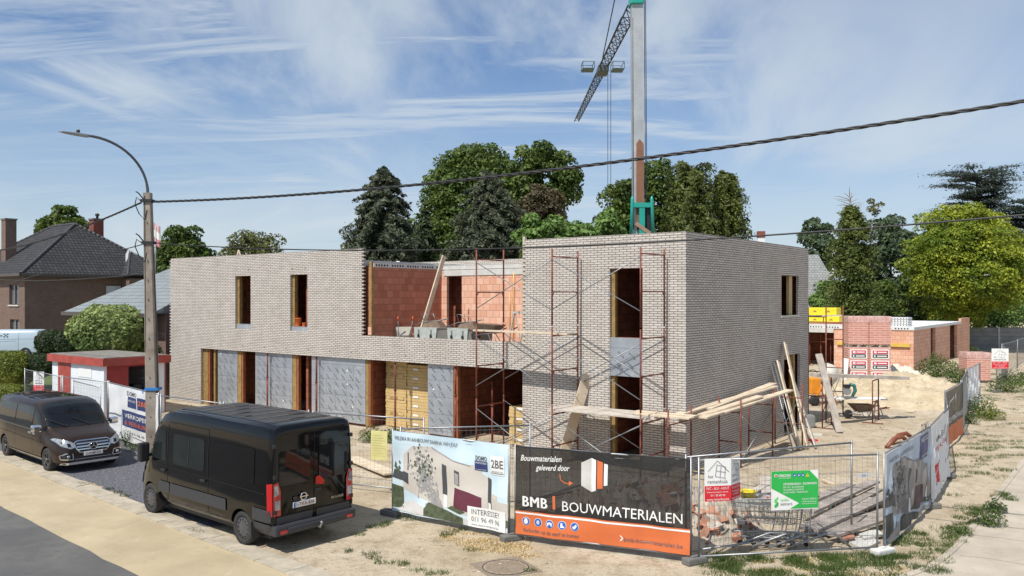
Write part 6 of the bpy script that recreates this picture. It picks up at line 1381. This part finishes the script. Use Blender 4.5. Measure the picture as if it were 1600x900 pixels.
cedar(1440,1612,266,430,92,'grey green cedar with flat layered branches above the golden tree'); cedar(1535,1690,312,470,88,'second grey green cedar leaving the picture at the right edge')
for k, (px, D_, hh, ww) in enumerate(((-900,150,11,60),(-300,170,10,60),(300,180,9,60),(900,190,10,60),(1500,170,11,60),(2300,160,12,60))):
    n = 9000; p = np.stack([rng.uniform(-.5,.5,n)*ww*1.9, rng.normal(0,3,n), np.abs(rng.normal(0,.5,n))*hh*.5],1); p[:,2] = np.minimum(p[:,2], hh*(.6+.25*np.sin(p[:,0]*.25+k)+.12*np.sin(p[:,0]*.9)))
    o = leaves('far_woodland', p, np.tile([0,-.6,.7],(n,1)), 1.3, lm('bluegreen'), None); o.location = at(px, D_); tag(o, kind='stuff')
# ---------------------------------------------------------------- weeds and grass
def plant(px, py, w_, h_, kind, label, n=500, leaf=.09, zb=0, name='weed_plant'):
    b = G(px, py); P_ = T(name, label, 'plant', b); k = n; a = rng.random(k)*6.283; u = rng.random(k)**.6; r_ = w_/2*u; z = h_*(rng.random(k))*(1-.5*u); p = np.stack([np.cos(a)*r_,np.sin(a)*r_,z+.03],1); q = np.stack([np.cos(a)*.5,np.sin(a)*.5,np.ones(k)],1)
    mb = MB()
    for i in range(9): aa = i*.7; mb.tube([(0,0,-.02),(math.cos(aa)*w_*.2,math.sin(aa)*w_*.2,h_*.5),(math.cos(aa)*w_*.3,math.sin(aa)*w_*.3,h_*.8)], [.012,.008,.003], 4)
    mb.build('stem', lm('weed'), P_); leaves('foliage', p, q, leaf, lm(kind), P_, .5, .5); return P_
for a in ((1463,588,2.6,1.55,'mid','large dark weed bush against the clay block garage wall',2600,.13),(1500,598,1.6,1.0,'mid','smaller weed bush between garage and block pallet',1200,.12),(1530,650,1.3,1.0,'mid','leafy weed plant behind the torn cloth at the street fence',1300,.09),(1548,655,1.1,.55,'hedgey','yellow green low weed on the verge beside the street fence',900,.08),(1516,662,.7,.45,'weed','low green weed at the base of the street fence',500,.07),
          (1572,612,2.0,.9,'mid','weeds behind the far sign post',1300,.11),(1590,600,2.2,.9,'weed','weed bush at the right edge beside the far fence',1300,.12),(1410,604,1.0,.5,'weed','weed tuft growing on the sand heap',500,.08),(196,697,.55,.65,'weed','tall thin weed at the foot of the white banner',260,.06),(208,704,.5,.25,'weed','low weed clump beside the gravel at the white banner',200,.05),
          (580,690,.9,.6,'mid','green weeds behind the yellow notice sheet',700,.08),(612,690,.9,.55,'mid','green weeds left of the pale blue banner',700,.08),(1515,552,1.6,.8,'weed','weed patch at the foot of the concrete fence',700,.14),(1545,820,.7,.4,'weed','green weed clump at the kerb of the side street',700,.06),(1555,800,.5,.3,'weed','smaller weed clump farther along the side street kerb',500,.06),(1500,835,.55,.2,'weed','flat weed clump near the rounded kerb',400,.05)): plant(*a)
def blades(name, spots, kind, hgt, wdt):
    P = []
    for (c, rx, ry, n) in spots:
        a = rng.random(n)*6.283; u = np.sqrt(rng.random(n)); x = c[0]+np.cos(a)*u*rx; y = c[1]+np.sin(a)*u*ry; P.append(np.stack([x,y],1))
    P = np.vstack(P); n = len(P); h = hgt*(.4+.9*rng.random(n)); a = rng.random(n)*6.283; lean = rng.normal(0,.55,(n,2))*h[:,None]; z0 = np.array([terr(x,y)+relief(x,y) for x, y in P])
    q = np.zeros((n,3,3)); q[:,0,:2] = P-np.stack([np.cos(a),np.sin(a)],1)*wdt; q[:,1,:2] = P+np.stack([np.cos(a),np.sin(a)],1)*wdt; q[:,2,:2] = P+lean; q[:,0,2] = z0; q[:,1,2] = z0; q[:,2,2] = z0+h
    me = bpy.data.meshes.new(name); me.vertices.add(3*n); me.vertices.foreach_set('co', q.astype(np.float32).ravel()); me.loops.add(3*n); me.loops.foreach_set('vertex_index', np.arange(3*n, dtype=np.int32)); me.polygons.add(n); me.polygons.foreach_set('loop_start', np.arange(0,3*n,3,dtype=np.int32)); me.polygons.foreach_set('loop_total', np.full(n,3,dtype=np.int32)); me.update(calc_edges=True); me.materials.append(lm(kind) if kind in ('weed','mid','hedgey') else MATS[kind])
    o = bpy.data.objects.new(name, me); COL.objects.link(o); return tag(o, kind='stuff')
gs = []
r_ = random.Random(9)
for i in range(70): p = G(r_.uniform(1120,1420), r_.uniform(868,905)); gs.append((p, .12+.28*r_.random(), .10+.2*r_.random(), 160))
for i in range(30): p = G(r_.uniform(1385,1480), r_.uniform(830,895)); gs.append((p, .10+.2*r_.random(), .08+.12*r_.random(), 90))
for i in range(26): t = r_.random(); p = G(1475+95*t+r_.gauss(0,8), 850-80*t+r_.gauss(0,6)); gs.append((p, .12+.15*r_.random(), .1+.12*r_.random(), 110))
for (px, py) in ((1515,695),(1525,702),(1505,712),(1545,690),(1560,700),(1590,690),(1600,700),(1580,712),(1500,730),(1490,745),(1530,740),(1520,680),(1555,715),(1476,722),(1570,735)): p = G(px, py); gs.append((p, .35+.25*r_.random(), .12+.12*r_.random(), 170))
for (px, py) in ((580,866),(584,872),(596,880),(622,880),(630,882),(655,892),(671,897),(691,896),(598,822),(606,818),(585,824),(694,838),(706,832),(720,829),(544,862),(828,893),(640,813),(630,809),(170,765),(185,770),(133,757),(195,776),(160,721),(40,720),(60,727),(310,832),(255,797),(700,836),(560,836),(735,860)): p = G(px, py); gs.append((p, .10+.12*r_.random(), .08+.06*r_.random(), 60))
for i in range(60): p = W(r_.uniform(5.2,7.2), r_.uniform(-5,40)); gs.append(((p.x,p.y), .15+.25*r_.random(), .1+.25*r_.random(), 60))
for i in range(60): p = W(r_.uniform(-1,6.5), r_.uniform(24,44)); gs.append(((p.x,p.y), .2+.5*r_.random(), .1+.4*r_.random(), 90))
blades('grass', gs, 'weed', .085, .006)
mat('straw', (.55,.42,.22), .9, 0, .3, 9, island=.25)
ss = []
for i in range(60): u = r_.random(); p = G(700+125*u+r_.gauss(0,10), 838+26*u+r_.gauss(0,6)); ss.append((p, .12+.2*r_.random(), .08+.12*r_.random(), 60))
for i in range(22): p = G(r_.uniform(1180,1420), r_.uniform(870,905)); ss.append((p, .15, .12, 60))
blades('dry_grass', ss, 'straw', .035, .010)
blades('lawn_grass', [((r_.uniform(-26,-18), r_.uniform(31,42)), .9, .9, 500) for i in range(60)], 'hedgey', .07, .012)
# ---------------------------------------------------------------- yard things
def heap(name, label, cat, cx, cy, rx, ry, h, m, seed, kind=None, n=70, rough=.12, extra=None):
    r0 = np.random.default_rng(seed); mb = MB(); V_ = {}
    ph = r0.random(6)*6
    for i in range(n+1):
        for j in range(n+1):
            x, y = -1+2*i/n, -1+2*j/n; d = math.hypot(x, y); k = max(0, 1-d**1.7)**.9; z = k*(1+.28*math.sin(x*4+ph[0])*math.sin(y*3+ph[1])+.14*math.sin(x*9+ph[2])*math.sin(y*8+ph[3]))+k*.09*math.sin(x*21+ph[4]+y*5)*math.sin(y*19+ph[5])
            V_[i,j] = mb.bm.verts.new((x*rx, y*ry, z*h+r0.normal()*rough*.12*h*min(1,k*3)-.03))
    for i in range(n):
        for j in range(n): mb._f([V_[i,j],V_[i+1,j],V_[i+1,j+1],V_[i,j+1]])
    o = mb.build(name, m, loc=(cx,cy,0), smooth=True); return tag(o, label, cat, kind=kind)
sand = mat('heap_sand', (.50,.40,.26), .95, 0, .2, 1.5, .03, 9, col2=(.60,.50,.35))
c = at(1400, 43.5); heap('sand_heap', 'large pale sand heap with weeds in front of the garage shell', 'sand heap', c.x, c.y, 4.4, 3.2, .80, sand, 3, rough=.7)
c = at(1440, 39.0); heap('sand_heap', 'lower eroded sand heap right of the big one towards the street fence', 'sand heap', c.x, c.y, 3.8, 3.0, .55, sand, 5, rough=.7)
c = at(1425, 48.5); heap('sand_heap', 'small pale sand heap against the corner of the garage', 'sand heap', c.x-.7, c.y, 1.5, 1.3, .95, mat('white_sand', (.62,.56,.46), .95, 0, .1, 3), 8)
rubm = mat('rubble_mortar', (.42,.36,.29), .95, 0, .3, 3, .02, 15)
hx, hy = 2.95, 17.75
RB = T('rubble_heap', 'heap of broken bricks and mortar behind the black banner and the folded sign', 'rubble heap', (hx,hy,0))
o = heap('mortar_core', '', None, 0, 0, 2.5, 1.3, .98, rubm, 12, rough=1.0); o.parent = RB; [o.pop(k, None) for k in ('label','category')]
b_or = mat('broken_brick', (.42,.20,.13), .9, 0, .3, 5, island=.25); b_gr = mat('broken_mortar', (.50,.45,.39), .9, 0, .25, 5, island=.2)
rr_ = random.Random(6)
for m_, name_, N_ in ((b_or,'brick_pieces',150),(b_gr,'mortar_pieces',130)):
    mb = MB()
    for i in range(N_):
        a = rr_.random()*6.283; u = rr_.random()**.5; x, y = math.cos(a)*u*2.4, math.sin(a)*u*1.25; z = 1.0*max(0,1-u**1.7)**.9; s_ = .05+.11*rr_.random()**2
        M = Matrix.Translation((x,y,z)) @ Matrix.Rotation(rr_.random()*6,4,'X') @ Matrix.Rotation(rr_.random()*6,4,'Z'); t = bmesh.new(); bmesh.ops.create_cube(t, size=1)
        for v_ in t.verts: v_.co = Vector((v_.co.x*s_*(1.6+rr_.random()), v_.co.y*s_*(.8+.8*rr_.random()), v_.co.z*s_*(.5+.7*rr_.random())))+Vector((rr_.gauss(0,.012),rr_.gauss(0,.012),rr_.gauss(0,.012)))
        mb.merge(t, M); t.free()
    o = mb.build(name_, m_, RB); o['kind'] = 'stuff'
# loose stones on the site
mb = MB(); rr_ = random.Random(16)
for i in range(1500):
    if i < 1000: lx, ly = rr_.uniform(-26,6), rr_.uniform(-7,-.3) if rr_.random() < .6 else rr_.uniform(-6,30)
    else: lx, ly = rr_.uniform(1.5,6.5), rr_.uniform(-3,32)
    if lx < .2 and ly > -.4 and ly < 12: ly = rr_.uniform(-6,-.4)
    p = W(lx, ly); s_ = .012+.035*rr_.random()**3; t = bmesh.new(); bmesh.ops.create_icosphere(t, subdivisions=1, radius=s_)
    k = (1+rr_.random(), .7+.5*rr_.random(), .5+.4*rr_.random())
    for v_ in t.verts: v_.co = Vector((v_.co.x*k[0],v_.co.y*k[1],v_.co.z*k[2]))
    mb.merge(t, Matrix.Translation((p.x,p.y,relief(p.x,p.y)+s_*.3)) @ Matrix.Rotation(rr_.random()*6,4,'Z')); t.free()
for i in range(1700):
    p = G(rr_.uniform(250,1480), rr_.uniform(715,905)); q = toL(p)
    if p.x*TD.x+p.y*TD.y < 8.95 or q.x > 7.1 or (p.x < -7 and p.y > 17.5): continue
    s_ = .007+.022*rr_.random()**4; t = bmesh.new(); bmesh.ops.create_icosphere(t, subdivisions=1, radius=s_); k = (1+rr_.random(), .7+.5*rr_.random(), .5+.4*rr_.random())
    for v_ in t.verts: v_.co = Vector((v_.co.x*k[0],v_.co.y*k[1],v_.co.z*k[2]))
    mb.merge(t, Matrix.Translation((p.x,p.y,relief(p.x,p.y)+s_*.3)) @ Matrix.Rotation(rr_.random()*6,4,'Z')); t.free()
tag(mb.build('pebbles', mat('pebble', (.40,.35,.29), .9, 0, .2, 3, island=.35), loc=(0,0,0), fixn=False), kind='stuff')
# shopping carts
def cart(loc, rot, label):
    P_ = T('shopping_cart', label, 'shopping cart', loc, rot, 'nested shopping carts behind the front fence'); mb = MB()
    lo = [(-.42,-.20,.42),(.40,-.14,.50),(.40,.14,.50),(-.42,.20,.42)]; hi = [(-.50,-.27,.96),(.50,-.20,.92),(.50,.20,.92),(-.50,.27,.96)]; lo, hi = [Vector(p) for p in lo], [Vector(p) for p in hi]
    L_ = lambda a, b, t: a+(b-a)*t
    for i in range(4):
        j = (i+1) % 4
        for t in np.linspace(0,1,11 if i % 2 == 0 else 6): mb.tube([L_(lo[i],lo[j],t), L_(hi[i],hi[j],t)], .004, 4, cap=False)
        for t in (0,.25,.5,.75,1): mb.tube([L_(lo[i],hi[i],t), L_(lo[j],hi[j],t)], .004 if 0 < t < 1 else .009, 4)
    for t in np.linspace(0,1,9): mb.tube([L_(lo[0],lo[1],t), L_(lo[3],lo[2],t)], .004, 4, cap=False)
    mb.build('basket', steel, P_); mb = MB()
    for s_ in (-1,1): mb.tube([(-.62,s_*.25,1.0),(-.5,s_*.25,.9),(-.46,s_*.24,.45),(-.40,s_*.25,.16),(.1,s_*.21,.17),(.42,s_*.17,.2)], .014, 6)
    mb.tube([(-.4,-.25,.16),(-.4,.25,.16)], .013, 6); mb.build('frame', steel, P_); MB().tube([(-.62,-.27,1.0),(-.62,.27,1.0)], .02, 8).build('handle', mat('cart_handle', (.12,.01,.015), .4), P_)
    for x, y in ((-.38,-.24),(-.38,.24),(.38,-.17),(.38,.17)): MB().lathe([(.02,-.015),(.055,-.015),(.055,.015),(.02,.015)], (x,y,.058), 'y', 12).build('wheel', rubber, P_)
ca = W(4.25, -5.25); cr_ = math.atan2(-.10, -1) 
for i in range(3): cart(Vector((4.95+.27*i-.0, 16.72-.0*i, .02)), math.pi, ['shopping cart farthest left in the nested row behind the front fence','middle shopping cart of the nested row','rightmost shopping cart of the nested row'][i])
bk = MB().lathe([(.12,0),(.155,.26),(.165,.26),(.165,.28),(.15,.28),(.145,.25),(.11,.03)], (0,0,0), 'z', 20).build('bucket', mat('bucket_yellow', (.72,.58,.02), .35), loc=(4.78,16.72,.80)); tag(bk, 'yellow plastic bucket standing in the left shopping cart', 'bucket')
tb = MB(); tb.bbox((-.36,-.17,0),(.36,.17,.03),.01)
for s_ in ((-.36,-.17,.03,.36,-.155,.2),(-.36,.155,.03,.36,.17,.2),(-.36,-.154,.03,-.345,.154,.2),(.345,-.154,.03,.36,.154,.2)): tb.box(s_[:3], s_[3:])
tag(tb.build('crate', mat('clear_crate', (.55,.54,.5), .4), loc=(4.85,16.72,.76)), 'pale plastic crate under the yellow bucket in the left cart', 'crate')
for x, m_, l in ((5.35,mat('rag_pink', (.55,.10,.13), .8),'pink cloth lying in the middle shopping cart'),(5.72,mat('rag_red', (.35,.02,.03), .6),'dark red canister lying in the right shopping cart')): tag(MB().bbox((-.17,-.12,0),(.17,.12,.12),.05).build('cloth_bundle' if 'cloth' in l else 'canister', m_, loc=(x,16.72,.84), rot=.3), l, 'bundle' if 'cloth' in l else 'canister')
for i in range(4): # bent tubes below
    mb = MB(); y = 16.35-.02*i; x = 4.35+.36*i; mb.tube([(x,y,.05),(x+.75,y+.02,.32),(x+.95,y+.02,.33),(x+1.25,y-.02,.06)], .024, 8); tag(mb.build('bent_tube', steel), ['leftmost','second','third','rightmost'][i]+' bent steel tube lying under the shopping carts', 'tube', 'bent steel tubes under the carts')
# plank piles right foreground
def bpile(items, group):
    for a, b, w_, t, l in items: plank(a, b, w_, t, l, mat('weathered_board', (.30,.255,.225), .85, 0, .25, 3, .001, 25, col2=(.47,.41,.36), island=.25), group)
n_ = lambda px, py, z: G(px, py, z)
bpile([(n_(1258,826,.14),n_(1372,764,.14),.25,.06,'lowest near plank of the pile behind the green sign'),(n_(1268,828,.20),n_(1388,774,.20),.28,.06,'pale plank on the near side of the plank pile'),(n_(1286,832,.12),n_(1405,792,.12),.28,.06,'plank lying closest to the fence in the plank pile'),(n_(1300,836,.19),n_(1412,800,.19),.24,.06,'pale plank on top at the near right of the pile'),(n_(1262,800,.26),n_(1366,752,.26),.28,.06,'pale upper plank at the back of the plank pile'),(n_(1240,792,.1),n_(1330,757,.1),.25,.06,'rear plank of the pile partly hidden by the green sign')], 'planks piled behind the front fence')
for i, (x, y, rt, l) in enumerate(((8.1,18.9,.9,'wooden pallet lying by the street corner fence'),)):
    P_ = T('pallet', l, 'pallet', (x,y,.01), rt); pallet(P_, 1.2, .9)
for a, b, w_, l, m_ in ((G(1195,745,.03),G(1205,788,.03),.35,'short plank lying alone between the shadows',oldwood),(G(1120,800,.05),G(1225,742,.05),.2,'long thin batten lying on the sand behind the folded sign',oldwood),(G(1285,750,.03),G(1302,757,.03),.1,'small broken plank piece on the sand',wood)): plank(a, b, w_, .05, l, m_)
for k, (pts_, l, m_) in enumerate((([(1318,846),(1345,838),(1376,848),(1350,862)],'flat grey concrete slab on the grass by the corner block',lconc),([(1338,838),(1372,834),(1380,842),(1350,848)],'second flat slab overlapping on the grass',lconc),([(1312,843),(1330,840),(1336,849),(1316,853)],'small orange clay slab beside the grey slabs',b_or))):
    mb = MB(); ps = [G(*q, .0) for q in pts_]; mb.prism([(p.x,p.y,.01+.045*k) for p in ps], (0,0,.04)); tag(mb.build('slab', m_), l, 'slab')
# manhole
mh = mat('manhole_iron', (.24,.19,.14), .8, 0, .2, 12, .006, 60); MP = G(790, 887)
P_ = T('manhole_cover', 'square iron manhole frame with a round patterned lid set in the dusty verge', 'manhole', MP, R(28)); mb = MB(); mb.box((-.5,-.5,-.03),(.5,.5,.010)); mb.build('frame', mh, P_)
mb = MB(); mb.lathe([(.41,.0),(.41,.016)], (0,0,0), 'z', 40); 
lid = mb.build('lid', mat('lid_iron', (.32,.25,.18), .8, 0, .25, 9), P_); mb = MB()
for i in range(-7,8):
    for j in range(-7,8):
        if math.hypot(i,j) < 7.2: mb.box((i*.053-.017,j*.053-.017,.0165),(i*.053+.017,j*.053+.017,.021))
mb.build('lid_pattern', mh, lid); mb = MB(); mb.tube([(.425*math.cos(t),.425*math.sin(t),.012) for t in np.linspace(0,6.283,41)[:-1]], .008, 4, close=True); mb.build('lid_gap', dark, P_)
# yard scaffold at the rear corner, trestles, mixer, saw, barrow
YS = T('yard_scaffold', 'narrow red scaffold frame with a timber board standing at the rear corner of the shell', 'scaffold', W(0,0), ANG)
for y in (12.3, 14.6):
    mb = MB()
    for x in (-.58, .12): mb.tube([(x,y,.02),(x,y,4.6)], .028, 8)
    for z in (1.0,2.0,3.2,4.2): mb.tube([(-.58,y,z),(.12,y,z)], .022, 6)
    mb.build('frame', redst, YS)
MB().tube([(.12,12.3,.3),(.12,14.6,2.0)], .014, 5).build('brace', steel, YS); MB().tube([(.12,12.3,2.0),(.12,14.6,.3)], .014, 5).build('brace', steel, YS)
plank(W(-.9,12.3,4.22), W(.7,12.5,4.26), .25, .05, 'short board lying across the top of the rear yard scaffold', oldwood)
ta, tb_ = at(1272,31.5,2.0), at(1416,33.5,1.62)
def trest(px, D, h, label, w_=.8):
    P_ = T('trestle_stand', label, 'trestle', at(px, D), ANG+R(90), 'red scaffold trestles in the yard'); mb = MB()
    for x in (-w_/2, w_/2): mb.tube([(x,0,.02),(x,0,h)], .026, 8); mb.tube([(x,-.4,.02),(x,.4,.02)], .02, 6)
    mb.tube([(-w_/2,0,h),(w_/2,0,h)], .026, 8); mb.tube([(-w_/2,0,h*.5),(w_/2,0,h*.5)], .02, 6); mb.build('frame', redst, P_)
trest(1292, 31.8, 1.88, 'left red trestle carrying the long plank in the yard', 1.1); trest(1368, 33.0, 1.68, 'right red trestle carrying the long plank in the yard', .9)
plank(at(1271,31.6,2.02), at(1416,33.6,1.70), .34, .13, 'long weathered plank lying on two red trestles in the yard', oldwood)
plank(at(1312,30.3,.04), at(1279,31.2,2.85), .28, .05, 'plank leaning against the trestle plank at the left of the yard', oldwood, up=(.3,-.9,0))
plank(at(1318,46,0.03), at(1322,46.3,1.55), .28, .05, 'white board leaning beside the block pallets', white, up=(0,-1,.1))
ST_ = T('sawhorse_table', 'white topped sawhorse table under the power saw in the yard', 'table', at(1330, 34.2), R(-8))
MB().box((-1.25,-.3,.78),(1.35,.3,.83)).build('tabletop', paper, ST_)
for x in (-.9, 1.0):
    for s_ in (-1,1): MB().tube([(x,0,.78),(x+s_*.22,-.3,.02)], .022, 5).build('leg', oldwood, ST_); MB().tube([(x,0,.78),(x+s_*.22,.3,.02)], .022, 5).build('leg', oldwood, ST_)
SW = T('power_saw', 'green grey cut off saw standing on the sawhorse table', 'saw', at(1328, 34.1, .83), 0)
MB().bbox((-.3,-.2,0),(.2,.2,.06),.02).build('base_plate', steel, SW); mb = MB(); mb.tube([(.1,0,.06),(.22,0,.3),(.18,0,.5),(0,0,.58)], [.06,.08,.08,.06], 8); mb.build('saw_arm', mat('saw_green', (.03,.16,.14), .4), SW); mb = MB(); mb.lathe([(.17,-.02),(.17,.02)], (-.12,0,.28), 'y', 18); mb.build('saw_guard', mat('saw_grey', (.35,.36,.37), .4, .4), SW); MB().bbox((-.25,-.06,.42),(.02,.06,.56),.03).build('motor', black, SW)
wheelbarrow(at(1346,34.0,0), R(188), 'brown wheelbarrow standing under the trestle plank in the yard', 0, None, None, .95)
MX = T('cement_mixer', 'orange cement mixer with a pale drum behind the rear scaffold', 'cement mixer', at(1278, 38.5), R(10))
mo = mat('mixer_orange', (.75,.28,.02), .45, 0, .15, 3)
MB().lathe([(.15,-.5),(.34,-.45),(.46,-.1),(.46,.12),(.30,.48),(.24,.5),(.27,.5),(.22,.44),(.1,-.3)], (0,0,0), 'z', 22, Matrix.Translation((.5,0,1.35)) @ Matrix.Rotation(R(25),4,'Y')).build('drum', mat('drum_pale', (.55,.52,.46), .7, 0, .2, 4), MX)
mb = MB(); mb.bbox((-.55,-.35,.5),(-.05,.35,1.25),.05); mb.build('engine_box', mo, MX); mb = MB()
for s_ in (-1,1): mb.tube([(-.5,s_*.45,.1),(-.1,s_*.5,.9),(.4,s_*.5,1.3)], .035, 6); mb.tube([(.7,s_*.45,.05),(.3,s_*.5,.9)], .035, 6)
mb.tube([(-.5,-.45,.35),(.7,-.45,.35)], .03, 6); mb.tube([(-.5,.45,.35),(.7,.45,.35)], .03, 6); mb.build('frame', mo, MX)
for s_ in (-1,1): MB().lathe([(.1,-.05),(.24,-.05),(.24,.05),(.1,.05)], (-.5,s_*.55,.24), 'y', 18).build('wheel', rubber, MX)
MB().tube([(.1,.5,1.3),(.05,.75,1.3)], .02, 5); MB().tube([(.25*math.cos(t)+.1,.62,1.3+.25*math.sin(t)) for t in np.linspace(0,6.28,20)[:-1]], .016, 5, close=True).build('tilt_wheel', black, MX)
# pallet with steel profiles
P_ = T('pallet', 'low pallet carrying pale metal profiles beside the street fence in the yard', 'pallet', at(1428,37.2,0), R(-5)); pallet(P_, 2.0, 1.2)
for i in range(5): tag(MB().box((0,0,0),(2.3,.10,.10)).build('metal_profile', zinc, loc=at(1430,37.0+.2*i,.15), rot=R(12-3*i)), ['nearest','second','middle','fourth','rearmost'][i]+' pale metal profile on the low pallet in the yard', 'profile', 'metal profiles on the pallet')
plank(at(1375,36.8,.03), at(1422,37.6,.03), .2, .06, 'long dark beam lying on the ground before the sand heap', MATS['board_brown'])
plank(at(1388,34.6,.02), at(1422,34.2,.02), .08, .03, 'thin brown batten on the ground right of the trestles', oldwood)
for i, (px, py) in enumerate(((1395,700),(1402,694))): mb = MB(); p = G(px,py); mb.tube([p+Vector((-.3,-.2,.05)), p+Vector((.1,.1,.3)), p+Vector((.45,.3,.32)), p+Vector((.6,.3,.2))], .07, 8); tag(mb.build('drain_pipe', mat('pipe_brown', (.22,.07,.04), .5)), ['nearer','farther'][i]+' bent reddish brown drain pipe behind the street side fence', 'pipe', 'bent drain pipes')
tag(MB().bbox((-.2,-.2,0),(.2,.2,.5),.1).build('bucket', mat('grey_pail', (.22,.23,.22), .6), loc=G(1264,668)), 'grey round pail against the rear corner of the shell', 'bucket')
for px, py, s_, l in ((1270,690,.16,'small red brick scrap on the sand at the side wall'),(1275,682,.2,'pale stone scrap beside the leaning planks')): tag(MB().bbox((-s_,-s_*.5,0),(s_,s_*.5,s_*.5),.02).build('scrap', redp if 'red' in l else lconc, loc=G(px,py)), l, 'scrap')
# debris behind the black banner and under the scaffold
DB = T('steel_beam_pile', 'dark pile of scaffold parts lying behind the black banner', 'scaffold parts', (1.0,18.2,0)); rr_ = random.Random(3)
for i in range(7): a = Vector((rr_.uniform(-.9,-.4),rr_.uniform(-.3,.6),.1+.05*i)); MB().tube([a, a+Vector((rr_.uniform(1.5,2.4),rr_.uniform(-.2,.5),rr_.uniform(.1,.5)))], .03, 6).build('tube', steel if i % 2 else redst, DB)
plank(at(548,25.2,.10), at(612,22.8,.12), .45, .05, 'pale board lying on the ground behind the fence right of the black van', wood)
